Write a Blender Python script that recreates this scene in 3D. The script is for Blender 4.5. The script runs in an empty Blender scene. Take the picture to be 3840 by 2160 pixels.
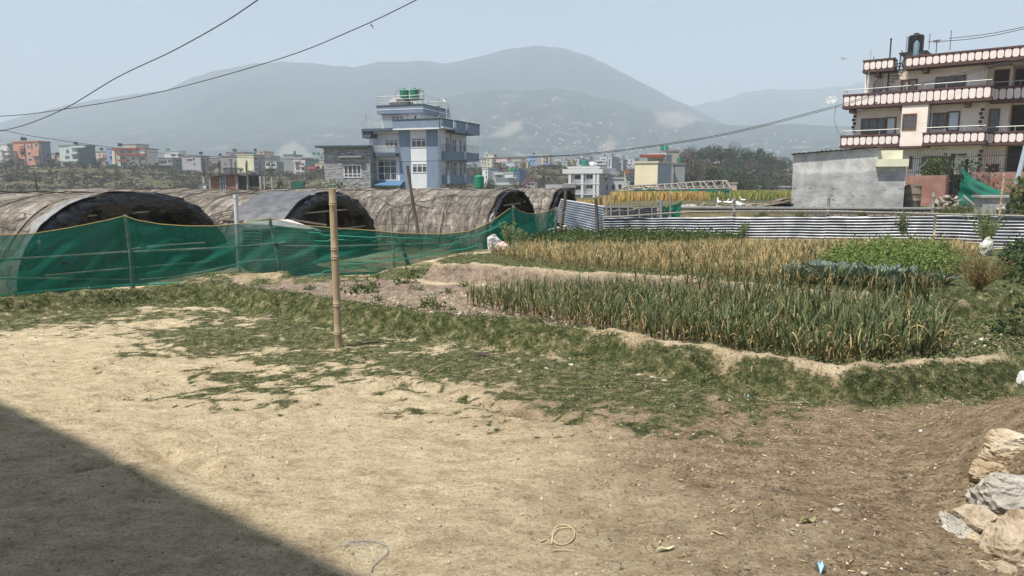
import bpy, bmesh, math, random
import numpy as np
from mathutils import Vector, Matrix
R = math.radians
rnd = random.Random(7)
rng = np.random.default_rng(11)
SC = bpy.context.scene
COL = SC.collection
# ---------------------------------------------------------------- camera, sky, sun, exposure
F, PITCH, EYE = 2700.0, math.atan(390/2700.0), 1.6
cam = bpy.data.cameras.new('camera'); camo = bpy.data.objects.new('camera', cam); COL.objects.link(camo)
cam.sensor_width = 36; cam.lens = 36*F/3840; cam.clip_start = .05; cam.clip_end = 60000
camo.location = (0, 0, EYE); camo.rotation_euler = (math.pi/2-PITCH, 0, 0)
SC.camera = camo
world = bpy.data.worlds.new('World'); SC.world = world; world.use_nodes = True
wn = world.node_tree.nodes; bg = wn['Background']
sky = wn.new('ShaderNodeTexSky'); sky.sky_type = 'NISHITA'; sky.sun_disc = False
SUN = Vector((-.34, -.29, .90)).normalized()      # direction towards the sun
sky.sun_elevation = math.asin(SUN.z); sky.sun_rotation = math.atan2(SUN.x, SUN.y)
sky.altitude = 1300; sky.air_density = 1.0; sky.dust_density = 3.0; sky.ozone_density = 1.6
world.node_tree.links.new(sky.outputs[0], bg.inputs[0]); bg.inputs[1].default_value = .098
sl = bpy.data.lights.new('sun', 'SUN'); so = bpy.data.objects.new('sun', sl); COL.objects.link(so)
sl.energy = 5.0; sl.angle = R(.8); sl.color = (1, .95, .86)
so.rotation_euler = SUN.to_track_quat('Z', 'Y').to_euler()
SC.view_settings.view_transform = 'Standard'; SC.view_settings.look = 'None'
SC.view_settings.gamma = 1; SC.view_settings.use_curve_mapping = False
SC.view_settings.exposure = 0.45
cp, sp = math.cos(PITCH), math.sin(PITCH)
def ray(u, v):
    dx, dy = (u-1920)/F, (1080-v)/F
    return dx, cp+dy*sp, -sp+dy*cp
def W(u, v, Y):                       # point on the sight line at depth Y
    a, b, c = ray(u, v); t = Y/b
    return Vector((a*t, Y, EYE+c*t))
def GP(u, v, z=0.):                   # where the sight line meets level z
    a, b, c = ray(u, v); t = (z-EYE)/c
    return (a*t, b*t)
KU = F/cp
def uk(u): return (u-1920)/KU
# ---------------------------------------------------------------- helpers
def tag(o, label=None, cat=None, group=None, kind=None):
    if label: o['label'] = label
    if cat: o['category'] = cat
    if group: o['group'] = group
    if kind: o['kind'] = kind
    return o
def empty(name, loc, rz, label, cat, group=None):
    o = bpy.data.objects.new(name, None); COL.objects.link(o)
    o.location = loc; o.rotation_euler = (0, 0, rz); o.empty_display_size = .1
    return tag(o, label, cat, group)
def link(name, me, parent=None):
    o = bpy.data.objects.new(name, me); COL.objects.link(o)
    if parent: o.parent = parent
    return o
def copy_tree(o, parent=None):
    c = o.copy(); COL.objects.link(c)
    if parent: c.parent = parent
    for ch in list(o.children): copy_tree(ch, c)
    return c
def npmesh(name, V, Fc, mats, mi=None, smooth=False):
    V = np.asarray(V, dtype=np.float32).reshape(-1, 3); Fc = np.asarray(Fc, dtype=np.int32)
    me = bpy.data.meshes.new(name); n, k = Fc.shape
    me.vertices.add(len(V)); me.vertices.foreach_set('co', V.ravel())
    me.loops.add(n*k); me.loops.foreach_set('vertex_index', Fc.ravel())
    me.polygons.add(n); me.polygons.foreach_set('loop_start', np.arange(0, n*k, k, dtype=np.int32))
    for m in mats: me.materials.append(m)
    if mi is not None: me.polygons.foreach_set('material_index', np.asarray(mi, dtype=np.int32))
    me.polygons.foreach_set('use_smooth', np.full(n, smooth))
    me.update(calc_edges=True); me.validate()
    return me
class MB:
    def __init__(s): s.v = []; s.f = []; s.m = []
    def add(s, vs, fs, m=0):
        b = len(s.v); s.v += [tuple(p) for p in vs]
        for f in fs: s.f.append(tuple(b+i for i in f)); s.m.append(m)
    def box(s, x0, x1, y0, y1, z0, z1, m=0):
        if x0 > x1: x0, x1 = x1, x0
        if y0 > y1: y0, y1 = y1, y0
        if z0 > z1: z0, z1 = z1, z0
        s.add([(x0,y0,z0),(x1,y0,z0),(x1,y1,z0),(x0,y1,z0),(x0,y0,z1),(x1,y0,z1),(x1,y1,z1),(x0,y1,z1)],
              [(0,3,2,1),(4,5,6,7),(0,1,5,4),(1,2,6,5),(2,3,7,6),(3,0,4,7)], m)
        return s
    def prism(s, poly, z0, z1, m=0):      # poly counter-clockwise in xy
        n = len(poly)
        s.add([(x,y,z0) for x,y in poly]+[(x,y,z1) for x,y in poly],
              [tuple(range(n-1,-1,-1)), tuple(range(n,2*n))]+[(i,(i+1)%n,(i+1)%n+n,i+n) for i in range(n)], m)
        return s
    def prismy(s, poly, y0, y1, m=0):     # poly counter-clockwise in xz seen from -y
        n = len(poly)
        s.add([(x,y0,z) for x,z in poly]+[(x,y1,z) for x,z in poly],
              [tuple(range(n)), tuple(range(2*n-1,n-1,-1))]+[(i,i+n,(i+1)%n+n,(i+1)%n) for i in range(n)], m)
        return s
    def tube(s, pts, r, n=6, m=0, cap=True):
        pts = [Vector(p) for p in pts]; rr = r if isinstance(r, (list, tuple)) else [r]*len(pts)
        vs = []; k = len(pts)
        for i, p in enumerate(pts):
            t = (pts[min(i+1,k-1)]-pts[max(i-1,0)]).normalized()
            a = t.cross(Vector((0,0,1)))
            if a.length < .15: a = t.cross(Vector((0,1,0)))
            a.normalize(); b = t.cross(a)
            for j in range(n):
                q = 2*math.pi*j/n; vs.append(p+(a*math.cos(q)+b*math.sin(q))*rr[i])
        fs = [(i*n+j,(i+1)*n+j,(i+1)*n+(j+1)%n,i*n+(j+1)%n) for i in range(k-1) for j in range(n)]
        if cap: fs += [tuple(range(n)), tuple(range(k*n-1,(k-1)*n-1,-1))]
        s.add(vs, fs, m); return s
    def lathe(s, x, y, prof, n=20, m=0):  # prof: (r,z) bottom to top
        vs = [(x+r*math.cos(2*math.pi*j/n), y+r*math.sin(2*math.pi*j/n), z) for r,z in prof for j in range(n)]
        k = len(prof)
        fs = [(i*n+j,i*n+(j+1)%n,(i+1)*n+(j+1)%n,(i+1)*n+j) for i in range(k-1) for j in range(n)]
        fs += [tuple(range(n-1,-1,-1)), tuple(range((k-1)*n,k*n))]
        s.add(vs, fs, m); return s
    def grid(s, P, m=0):                  # P array (a,b,3)
        P = np.asarray(P); a, b = P.shape[:2]
        s.add([tuple(p) for p in P.reshape(-1,3)],
              [(i*b+j,(i+1)*b+j,(i+1)*b+j+1,i*b+j+1) for i in range(a-1) for j in range(b-1)], m); return s
    def build(s, name, mats, parent=None, smooth=False, bevel=0):
        me = bpy.data.meshes.new(name); me.from_pydata(s.v, [], s.f)
        if not isinstance(mats, (list, tuple)): mats = [mats]
        for m in mats: me.materials.append(m)
        me.polygons.foreach_set('material_index', s.m)
        if smooth: me.polygons.foreach_set('use_smooth', [True]*len(s.f))
        me.update()
        o = link(name, me, parent)
        if smooth:
            bm = bmesh.new(); bm.from_mesh(me)
            for e in bm.edges:
                if len(e.link_faces) == 2 and e.calc_face_angle(0) > .7: e.smooth = False
            bm.to_mesh(me); bm.free()
        if bevel:
            md = o.modifiers.new('b', 'BEVEL'); md.width = bevel; md.segments = 2; md.limit_method = 'ANGLE'
        return o
# value noise
_T = rng.random((256, 256)).astype(np.float64)
def vn(x, y):
    x = np.asarray(x, float); y = np.asarray(y, float)
    xi = np.floor(x).astype(int); yi = np.floor(y).astype(int); fx = x-xi; fy = y-yi
    fx = fx*fx*(3-2*fx); fy = fy*fy*(3-2*fy)
    a = _T[xi & 255, yi & 255]; b = _T[(xi+1) & 255, yi & 255]; c = _T[xi & 255, (yi+1) & 255]; d = _T[(xi+1) & 255, (yi+1) & 255]
    return (a*(1-fx)+b*fx)*(1-fy)+(c*(1-fx)+d*fx)*fy
def fbm(x, y, o=4, g=.5):
    s = 0; a = 1; t = 0
    for i in range(o): s = s+a*(vn(x*2**i+17.3*i, y*2**i+5.1*i)-.5); t += a; a *= g
    return s/t*2
def sst(e0, e1, x):
    t = np.clip((x-e0)/(e1-e0), 0, 1); return t*t*(3-2*t)
def pdist(X, Y, pts, closed=False):
    D = np.full(np.shape(X), 1e9)
    n = len(pts)
    for i in range(n if closed else n-1):
        ax, ay = pts[i]; bx, by = pts[(i+1) % n]
        dx, dy = bx-ax, by-ay; L = dx*dx+dy*dy+1e-12
        t = np.clip(((X-ax)*dx+(Y-ay)*dy)/L, 0, 1)
        D = np.minimum(D, np.hypot(X-ax-t*dx, Y-ay-t*dy))
    return D
def sdp(X, Y, pts):                   # signed distance, positive inside
    ins = np.zeros(np.shape(X), bool); n = len(pts)
    for i in range(n):
        ax, ay = pts[i]; bx, by = pts[(i+1) % n]
        c = ((ay > Y) != (by > Y)) & (X < (bx-ax)*(Y-ay)/((by-ay) if by != ay else 1e-9)+ax)
        ins ^= c
    D = pdist(X, Y, pts, True)
    return np.where(ins, D, -D)
# ---------------------------------------------------------------- materials
MC = {}
def mk(name, c, c2=None, scale=6., rough=.85, bump=0., metal=0., detail=5., stretch=(1,1,1), lo=.35, hi=.65, c3=None, coord='Object', alpha=None, transl=0, rndv=0., spec=.3, bscale=None):
    if name in MC: return MC[name]
    m = bpy.data.materials.new(name); m.use_nodes = True; nt = m.node_tree; N = nt.nodes; L = nt.links
    p = N['Principled BSDF']; p.inputs['Roughness'].default_value = rough; p.inputs['Metallic'].default_value = metal
    p.inputs['Specular IOR Level'].default_value = spec
    col = None
    tc = N.new('ShaderNodeTexCoord'); mp = N.new('ShaderNodeMapping'); mp.inputs['Scale'].default_value = stretch
    L.new(tc.outputs[coord], mp.inputs[0])
    if c2 is None: c2 = tuple(x*.8 for x in c)
    nz = N.new('ShaderNodeTexNoise'); nz.inputs['Scale'].default_value = scale; nz.inputs['Detail'].default_value = detail; nz.inputs['Roughness'].default_value = .62
    L.new(mp.outputs[0], nz.inputs[0])
    cr = N.new('ShaderNodeValToRGB'); e = cr.color_ramp.elements
    e[0].position = lo; e[0].color = (*c, 1); e[1].position = hi; e[1].color = (*c2, 1)
    if c3: q = e.new((lo+hi)/2); q.color = (*c3, 1)
    L.new(nz.outputs[0], cr.inputs[0]); col = cr.outputs[0]
    if rndv:
        oi = N.new('ShaderNodeObjectInfo'); hs = N.new('ShaderNodeHueSaturation'); mr = N.new('ShaderNodeMapRange')
        mr.inputs[3].default_value = 1-rndv; mr.inputs[4].default_value = 1+rndv
        L.new(oi.outputs['Random'], mr.inputs[0]); L.new(mr.outputs[0], hs.inputs['Value']); L.new(col, hs.inputs['Color']); col = hs.outputs[0]
    L.new(col, p.inputs['Base Color'])
    if bump:
        b = N.new('ShaderNodeBump'); b.inputs['Strength'].default_value = bump; b.inputs['Distance'].default_value = .02
        n2 = N.new('ShaderNodeTexNoise'); n2.inputs['Scale'].default_value = bscale or scale*4; n2.inputs['Detail'].default_value = 6
        L.new(mp.outputs[0], n2.inputs[0]); L.new(n2.outputs[0], b.inputs['Height']); L.new(b.outputs[0], p.inputs['Normal'])
    if transl:
        t = N.new('ShaderNodeBsdfTranslucent'); mx = N.new('ShaderNodeMixShader'); mx.inputs[0].default_value = transl
        L.new(col, t.inputs[0]); L.new(p.outputs[0], mx.inputs[1]); L.new(t.outputs[0], mx.inputs[2]); L.new(mx.outputs[0], N['Material Output'].inputs[0])
    if alpha is not None:
        t = N.new('ShaderNodeBsdfTransparent'); mx = N.new('ShaderNodeMixShader'); mx.inputs[0].default_value = alpha
        src = N['Material Output'].inputs[0].links[0].from_socket
        L.new(t.outputs[0], mx.inputs[1]); L.new(src, mx.inputs[2]); L.new(mx.outputs[0], N['Material Output'].inputs[0])
    MC[name] = m; return m
def brick(name, c1, c2, mortar, bw=.23, bh=.075, rough=.9, msize=.012, off=.5, bias=0.):
    if name in MC: return MC[name]
    m = bpy.data.materials.new(name); m.use_nodes = True; nt = m.node_tree; N = nt.nodes; L = nt.links
    p = N['Principled BSDF']; p.inputs['Roughness'].default_value = rough; p.inputs['Specular IOR Level'].default_value = .2
    tc = N.new('ShaderNodeTexCoord'); sx = N.new('ShaderNodeSeparateXYZ'); ad = N.new('ShaderNodeMath'); cb = N.new('ShaderNodeCombineXYZ')
    L.new(tc.outputs['Object'], sx.inputs[0]); L.new(sx.outputs[0], ad.inputs[0]); L.new(sx.outputs[1], ad.inputs[1])
    L.new(ad.outputs[0], cb.inputs[0]); L.new(sx.outputs[2], cb.inputs[1])
    b = N.new('ShaderNodeTexBrick'); L.new(cb.outputs[0], b.inputs[0]); b.inputs['Scale'].default_value = 1
    b.inputs['Brick Width'].default_value = bw; b.inputs['Row Height'].default_value = bh; b.inputs['Mortar Size'].default_value = msize
    b.inputs['Color1'].default_value = (*c1,1); b.inputs['Color2'].default_value = (*c2,1); b.inputs['Mortar'].default_value = (*mortar,1); b.offset = off
    b.inputs['Bias'].default_value = bias
    nz = N.new('ShaderNodeTexNoise'); nz.inputs['Scale'].default_value = 2.5; nz.inputs['Detail'].default_value = 6; L.new(tc.outputs['Object'], nz.inputs[0])
    mx = N.new('ShaderNodeMix'); mx.data_type = 'RGBA'; mx.blend_type = 'MULTIPLY'; mx.inputs[0].default_value = .55
    L.new(b.outputs[0], mx.inputs[6]); L.new(nz.outputs[0], mx.inputs[7])
    hs = N.new('ShaderNodeHueSaturation'); hs.inputs['Value'].default_value = 1.35; L.new(mx.outputs[2], hs.inputs['Color']); L.new(hs.outputs[0], p.inputs['Base Color'])
    bp = N.new('ShaderNodeBump'); bp.inputs['Strength'].default_value = .6; bp.inputs['Distance'].default_value = .01; bp.invert = True
    L.new(b.outputs['Fac'], bp.inputs['Height']); L.new(bp.outputs[0], p.inputs['Normal'])
    MC[name] = m; return m
def glassy(name, c=(.03,.04,.05)): return mk(name, c, tuple(x*1.8 for x in c), 1.5, .12, spec=.6)
# ---------------------------------------------------------------- the land
CREST = [GP(u, v, .1) for u, v in [(-500,1150),(0,1128),(300,1108),(600,1085),(760,1078),(880,1100),(1000,1118),(1200,1150),(1400,1180),(1600,1205),(1800,1225),(2000,1245),(2200,1272),(2450,1312),(2700,1352),(2900,1392),(3100,1418),(3300,1422),(3550,1395),(3800,1375),(4300,1345)]]
TER = [GP(u, v, .2) for u, v in [(1600,1008),(1660,1018),(1750,1016),(1900,1028),(2150,1046),(2400,1060),(2650,1078),(2850,1098),(3000,1115),(3200,1128),(3500,1142),(4300,1160)]]
FARR = [(60,9.),(22,13.),(13.2,18.6),(3.05,24.6)]
UPPER = TER+FARR+[(2.2,22.),(1.4,19.8),(-.3,17.),(-.9,14.5)]
MIDP = CREST[4:]+[(60,5.5),(60,13)]+TER[::-1]+[GP(1500,1040,0),GP(1000,1060,0),GP(800,1066,0)]
LOWP = CREST[:5][::-1]+[(-60,9),(-60,400),(12,400),(9,120),(5,45),(3.2,24),(1.6,20.5),(-.6,17.),(-1.6,14.),GP(1500,1038,0),GP(1000,1055,0),GP(800,1060,0)]
RUTS = [[GP(60,1430),GP(420,1385),GP(740,1300),GP(1150,1255)],[GP(250,1760),GP(620,1700),GP(900,1590),GP(1250,1490),GP(1500,1440)],
        [GP(560,1660),GP(820,1800)],[GP(1500,1440),GP(1750,1500),GP(2000,1560),GP(2250,1600)],[GP(0,1570),GP(300,1520),GP(700,1420)]]
BL = [(-3000,9.5),(0,9.3),(560,8.6),(700,6.6),(1100,5.4),(1500,6.),(1800,7.4),(2050,8.),(2200,6.8),(2450,4.5),(2520,8.),(2640,10.5),(2800,8.5),(2960,7),(3100,6.5),(3400,5),(4200,4),(6000,4)]
def zg(X, Y, fine=True):
    X = np.asarray(X, float); Y = np.asarray(Y, float)
    z = -.02*sst(4, 9, Y)
    up = sdp(X, Y, UPPER); md = sdp(X, Y, MIDP); lo = sdp(X, Y, LOWP)
    wob = .12*fbm(X*1.3, Y*1.3, 3)
    zu = .26-.40*sst(12.5, 21, Y)
    zm = .03
    dc = pdist(X, Y, CREST); fs = np.maximum(md, lo); wb2 = .16*fbm(X*2.1+4, Y*2.1, 4, .6)
    # low earth bund along the field edge: steep towards the yard, gentle behind
    z = z+(zm-z)*sst(-.1, .1, md+wob*.4)
    z = z-.05*np.exp(-((fs+.28)/.2)**2)*(dc < 2)
    z = z+np.where(fs > -3, .155*sst(-.13, .02, fs+wb2)*(1-sst(.12, .55, fs+wb2)), 0)*(1-sst(12.5, 14, Y))*(dc < 1.5)
    z = z+(zu-z)*sst(-.12, .12, up+wob*.5)
    z = z+.05*np.exp(-(np.abs(up-.15)/.22)**2)*(Y < 13.5)
    z = z+(-.7-z)*sst(.5, 2.2, lo+wob)
    # right hand land beyond the tin fence
    fl = ((X-3.05)*.517+(Y-24.6)*.856)         # distance beyond the tin fence line
    far = sst(.2, 1.6, fl)*sst(-.5, 1.5, X-(2.8+(Y-23)*.11))
    zr = .05+.45*sst(33.0, 33.35, Y+0*X)-.12*sst(40, 60, Y)
    z = z+(zr-z)*far
    ped = sst(24.0, 26.0, X-(Y-40)*.12)*sst(34, 37, Y)*(1-sst(70, 90, Y)); z = z+.5*ped
    z = z+(-1.8-z)*sst(75, 190, Y)
    # the valley terraces and the bluff
    u = 1920+KU*X/np.maximum(Y, 1)
    hb = np.interp(u, [a for a, b in BL], [b for a, b in BL])
    wv = 14*fbm(X/60, Y/60, 3)
    t = sst(205, 300, Y+wv)
    tt = t*6; t2 = (np.floor(tt)+sst(.55, 1., tt-np.floor(tt)))/6
    z = z+(hb+1.8)*(t*.35+t2*.65)
    z = z+.9*fbm(X/14, Y/14, 4)*sst(150, 230, Y)*(1-sst(295, 330, Y))
    z = z-4*sst(360, 900, Y)
    # earth heap on the right with the stones
    dm = np.hypot((X-3.3)/1.2, (Y-3.5)/1.5)
    z = z+.42*(1-sst(.25, 1.0, dm+wob*.8))
    if fine:
        nz = 1-sst(22, 40, Y)
        z = z+(.022*fbm(X*2.2, Y*2.2, 5, .65)+.016*fbm(X*8, Y*8, 3, .65))*nz
        bank = np.exp(-(dc/.45)**2)+np.exp(-(up/.3)**2)*(Y < 14)
        z = z+.065*fbm(X*5, Y*5, 4, .6)*np.clip(bank, 0, 1)*nz
        z = z+.014*fbm(X*14, Y*14, 2)*sst(0, .2, md)*nz
        for r_ in RUTS:
            d = pdist(X, Y, r_)+.05*fbm(X*2, Y*2, 2); z = z-.036*np.exp(-(d/.065)**2)+.018*np.exp(-((d-.17)/.07)**2)
    return z
def zp(x, y): return float(zg(np.array([x]), np.array([y]))[0])
def axis(lo, hi, step, far0, far1, g=1.09, mid=None):
    a = list(np.arange(lo, hi+1e-6, step))
    s = step; p = hi
    while p < far1: s = min(s*g, 600); p += s; a.append(p)
    s = step; p = lo
    while p > far0: s = min(s*g, 600); p -= s; a.insert(0, p)
    return np.array(a)
ax = axis(-6.5, 7.5, .05, -7000, 7000, 1.06); ay = axis(1.9, 14.5, .05, -60, 7500, 1.035)
GX, GY = np.meshgrid(ax, ay, indexing='ij'); GZ = zg(GX, GY)
na, nb = GX.shape
I = (np.arange(na-1)[:,None]*nb+np.arange(nb-1)[None,:]).ravel()
gf = np.stack([I, I+nb, I+nb+1, I+1], 1)
# where grass, litter and tilled earth lie
GRASSP = [GP(u, v) for u, v in [(-400,1245),(200,1240),(420,1215),(560,1180),(640,1180),(560,1225),(440,1262),(540,1335),(820,1372),(1020,1400),(1180,1440),(1400,1400),(1560,1450),(1900,1500),(2150,1560),(2500,1580),(2800,1540),(3150,1500),(3500,1500),(3700,1540),(3800,1480),(3900,1440),(3900,1390)]]+[(x, y) for x, y in CREST[5:20][::-1]]+CREST[:5][::-1]
GREENP = UPPER
PATH = [GP(u, v, .1) for u, v in [(2350,1296),(2450,1312),(2700,1352),(2900,1392),(3100,1415),(3300,1422),(3550,1395),(3650,1385)]]
PATCH = [GP(u, v) for u, v in [(700,1390),(900,1380),(1150,1430),(1120,1470),(900,1500),(700,1520),(560,1520),(640,1450)]]
PATCH2 = [GP(u, v) for u, v in [(1400,1400),(2500,1560),(2600,1640),(2200,1640),(1900,1600),(1500,1500)]]
def masks(X, Y):
    g = sdp(X, Y, GRASSP); n = fbm(X*1.6, Y*1.6, 4, .6); n2 = fbm(X*4.5, Y*4.5+9, 3, .6)
    n3 = fbm(X*11, Y*15+3, 3, .7)
    gr = sst(-.42, .62, np.clip(g, -1, .55)*1.0+n*.75+n2*.7+n3*1.0)*(g > -1.2)
    pt = np.maximum(sdp(X, Y, PATCH), sdp(X, Y, PATCH2)*.9)
    gr = np.maximum(gr, sst(.0, .35, n2*.9+n3*.9+n*.2+np.clip(pt, -.5, .25)*1.2)*(pt > -.5))
    bk = np.exp(-(np.abs(pdist(X, Y, CREST))/.30)**4); gr = np.maximum(gr, bk*(.72+.5*n2))
    md = sdp(X, Y, MIDP); up = sdp(X, Y, UPPER); lo = sdp(X, Y, LOWP)
    pth = np.exp(-((np.abs(md-.1)+.06*n2)/.09)**4)*np.exp(-(pdist(X, Y, PATH)/.5)**6); gr = gr*(1-pth)
    soil = sst(.25, .45, md)
    gr = gr*(1-soil*.93)
    gr = np.maximum(gr, soil*sst(-.1, .5, X-2.4+n*.8)*.9*sst(.6, .2, md-.3+n*.6))
    gr = np.maximum(gr, soil*sst(3.75, 4.4, X+n*.4-(Y-6)*.12)*.95*(n > -.35))      # green ground right of the garlic bed
    gr = np.maximum(gr, .85*np.exp(-((up-.24)/.14)**2)*(Y < 14))
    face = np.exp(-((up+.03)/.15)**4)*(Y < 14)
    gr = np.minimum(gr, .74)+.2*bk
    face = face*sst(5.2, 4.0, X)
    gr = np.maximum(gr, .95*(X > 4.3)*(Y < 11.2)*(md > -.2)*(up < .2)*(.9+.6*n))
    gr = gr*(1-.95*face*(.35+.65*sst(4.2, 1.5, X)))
    gr = np.maximum(gr, .8*sst(0, .4, up))
    gr = np.maximum(gr, .75*sst(.2, .6, lo)*(Y < 40)*(.6+.6*n))
    farm = sst(22, 26, Y); gr = gr*(1-farm)+farm*(.55+.35*fbm(X/7, Y/7, 4))
    litter = sst(-.6, 1.6, X-.2+.25*(Y-3.)+n*.8)*(1-sst(6.2, 7.5, Y))
    gr = np.maximum(gr, .75*(up > -1.2)*(up < -.1)*sst(10.8, 11.4, Y)*(Y < 15)*(md < .1)*(.75+.6*n))
    gr = np.maximum(gr, .8*(np.abs(lo) < .7)*(X < .5)*(Y > 9.5)*(Y < 14)*np.clip(.7+1.2*n2, 0, 1))
    litter = np.maximum(litter, .55*(np.abs(lo) < .8)*(X < .5)*(Y > 9.5)*(Y < 14))
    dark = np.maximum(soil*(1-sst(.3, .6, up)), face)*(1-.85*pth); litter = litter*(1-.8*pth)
    return np.clip(gr, 0, 1), np.clip(litter, 0, 1), np.clip(dark, 0, 1), farm
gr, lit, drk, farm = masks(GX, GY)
# ground material
gm = bpy.data.materials.new('ground'); gm.use_nodes = True
def ground_nodes():
    N = gm.node_tree.nodes; L = gm.node_tree.links; p = N['Principled BSDF']; p.inputs['Roughness'].default_value = .95; p.inputs['Specular IOR Level'].default_value = .1
    geo = N.new('ShaderNodeNewGeometry')
    def noise(s, d=6, r=.6, vec=None, st=None):
        n = N.new('ShaderNodeTexNoise'); n.inputs['Scale'].default_value = s; n.inputs['Detail'].default_value = d; n.inputs['Roughness'].default_value = r
        if st:
            mp = N.new('ShaderNodeMapping'); mp.inputs['Scale'].default_value = st; mp.inputs['Rotation'].default_value = (0,0,.35); L.new(geo.outputs['Position'], mp.inputs[0]); L.new(mp.outputs[0], n.inputs[0])
        else: L.new(geo.outputs['Position'], n.inputs[0])
        return n.outputs[0]
    def ramp(src, stops):
        c = N.new('ShaderNodeValToRGB'); e = c.color_ramp.elements
        e[0].position = stops[0][0]; e[0].color = (*stops[0][1],1); e[1].position = stops[-1][0]; e[1].color = (*stops[-1][1],1)
        for q, col in stops[1:-1]: x = e.new(q); x.color = (*col,1)
        L.new(src, c.inputs[0]); return c.outputs[0]
    def mix(f, a, b, bt='MIX'):
        m = N.new('ShaderNodeMix'); m.data_type = 'RGBA'; m.blend_type = bt
        if isinstance(f, float): m.inputs[0].default_value = f
        else: L.new(f, m.inputs[0])
        L.new(a, m.inputs[6]); L.new(b, m.inputs[7]); return m.outputs[2]
    def attr(n): a = N.new('ShaderNodeAttribute'); a.attribute_name = n; return a.outputs['Fac']
    def math_(op, a, b, cl=False):
        m = N.new('ShaderNodeMath'); m.operation = op; m.use_clamp = cl
        for i, x in enumerate((a, b)):
            if isinstance(x, (float, int)): m.inputs[i].default_value = x
            else: L.new(x, m.inputs[i])
        return m.outputs[0]
    tan = ramp(noise(4.5, 12, .8, st=(1,1.7,1)), [(.27,(.23,.17,.105)),(.40,(.47,.375,.24)),(.50,(.64,.53,.355)),(.60,(.76,.65,.45)),(.72,(.86,.76,.57))])
    gritn = noise(60, 6, .85)
    tan = mix(.85, tan, ramp(gritn, [(.36,(.22,.19,.16)),(.45,(.80,.78,.75)),(.56,(1,1,1))]), 'MULTIPLY')
    tan = mix(.7, tan, ramp(noise(24, 7, .85), [(.36,(.38,.33,.28)),(.43,(.95,.93,.91)),(.5,(1,1,1))]), 'MULTIPLY')
    brown = ramp(noise(8, 12, .82, st=(1,1.4,1)), [(.3,(.085,.058,.036)),(.44,(.24,.175,.11)),(.56,(.40,.31,.205)),(.72,(.62,.50,.35))])
    brown = mix(.9, brown, ramp(noise(48, 5, .8), [(.38,(.20,.16,.12)),(.49,(.9,.88,.85)),(.62,(1.,1,1))]), 'MULTIPLY')
    lf = math_('ADD', attr('litter'), math_('MULTIPLY', math_('SUBTRACT', noise(2.2, 8, .75), .5), 1.6), True)
    base = mix(lf, tan, brown)
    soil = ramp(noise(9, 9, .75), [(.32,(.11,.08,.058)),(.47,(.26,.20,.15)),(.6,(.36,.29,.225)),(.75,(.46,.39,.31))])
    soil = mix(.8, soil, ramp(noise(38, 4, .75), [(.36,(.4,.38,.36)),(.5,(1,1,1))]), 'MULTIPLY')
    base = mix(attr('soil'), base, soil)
    green = ramp(noise(11, 8, .75), [(.3,(.02,.026,.011)),(.45,(.055,.068,.026)),(.56,(.15,.15,.068)),(.65,(.36,.30,.19))])
    gf_ = math_('ADD', attr('grass'), math_('MULTIPLY', math_('SUBTRACT', noise(26, 9, .85), .5), 2.4), True)
    gf_ = ramp(gf_, [(.42,(0,0,0)),(.62,(1,1,1))])
    base = mix(gf_, base, green)
    farc = ramp(noise(.12, 12, .78, st=(1,2.,3)), [(.36,(.028,.032,.017)),(.45,(.07,.07,.036)),(.52,(.125,.115,.06)),(.6,(.20,.17,.10)),(.7,(.36,.31,.22))])
    base = mix(attr('far'), base, farc)
    L.new(base, p.inputs['Base Color'])
    b = N.new('ShaderNodeBump'); b.inputs['Strength'].default_value = 1.; b.inputs['Distance'].default_value = .035
    hsum = math_('ADD', math_('MULTIPLY', noise(26, 9, .8, st=(1,1.2,1)), 1.), math_('MULTIPLY', noise(5, 4, .6, st=(1,2.,1)), 1.3))
    L.new(hsum, b.inputs['Height']); L.new(b.outputs[0], p.inputs['Normal'])
ground_nodes()
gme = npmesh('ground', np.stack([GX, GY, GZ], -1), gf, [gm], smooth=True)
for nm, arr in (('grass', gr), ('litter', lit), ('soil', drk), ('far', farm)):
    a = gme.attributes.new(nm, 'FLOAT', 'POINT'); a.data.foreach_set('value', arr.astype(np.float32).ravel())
tag(link('ground', gme), kind='structure')
# ---------------------------------------------------------------- mountains
S = 3840/2576
RID = [(-900,420),(-300,350),(0,318),(100,292),(250,258),(430,236),(500,207),(560,190),(650,172),(775,168),(850,177),(900,181),(960,170),(1050,168),(1130,172),(1200,160),(1270,141),(1350,132),(1420,138),(1480,156),(1550,190),(1620,224),(1700,262),(1760,290),(1850,330),(2000,370),(2300,420),(3300,460)]
RID2 = [(-900,460),(1400,360),(1600,300),(1740,272),(1800,262),(1850,244),(1920,234),(2000,235),(2100,228),(2160,215),(2400,195),(2576,178),(3000,150),(3600,140)]
RID3 = [(-900,330),(-200,340),(100,352),(500,330),(900,318),(1100,255),(1250,235),(1400,232),(1550,262),(1700,305),(1850,322),(2000,315),(2100,322),(2300,340),(3400,380)]
mm = mk('mountain_woodland', (.008,.022,.032), (.024,.038,.046), .005, .95, detail=12, coord='Object', lo=.42, hi=.66)
mm3 = mk('mountain_foothill', (.014,.03,.036), (.30,.29,.27), .02, .95, detail=14, coord='Object', lo=.42, hi=.76, c3=(.045,.065,.06))
SCARS = [[(2450,440),(2540,430),(2610,452),(2580,472),(2500,482),(2460,465)],[(1845,515),(1890,482),(1955,465),(1950,492),(1900,515)],[(1035,592),(1060,560),(1100,538),(1140,552),(1185,592)],[(2245,565),(2285,520),(2310,545),(2285,575)]]
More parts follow.
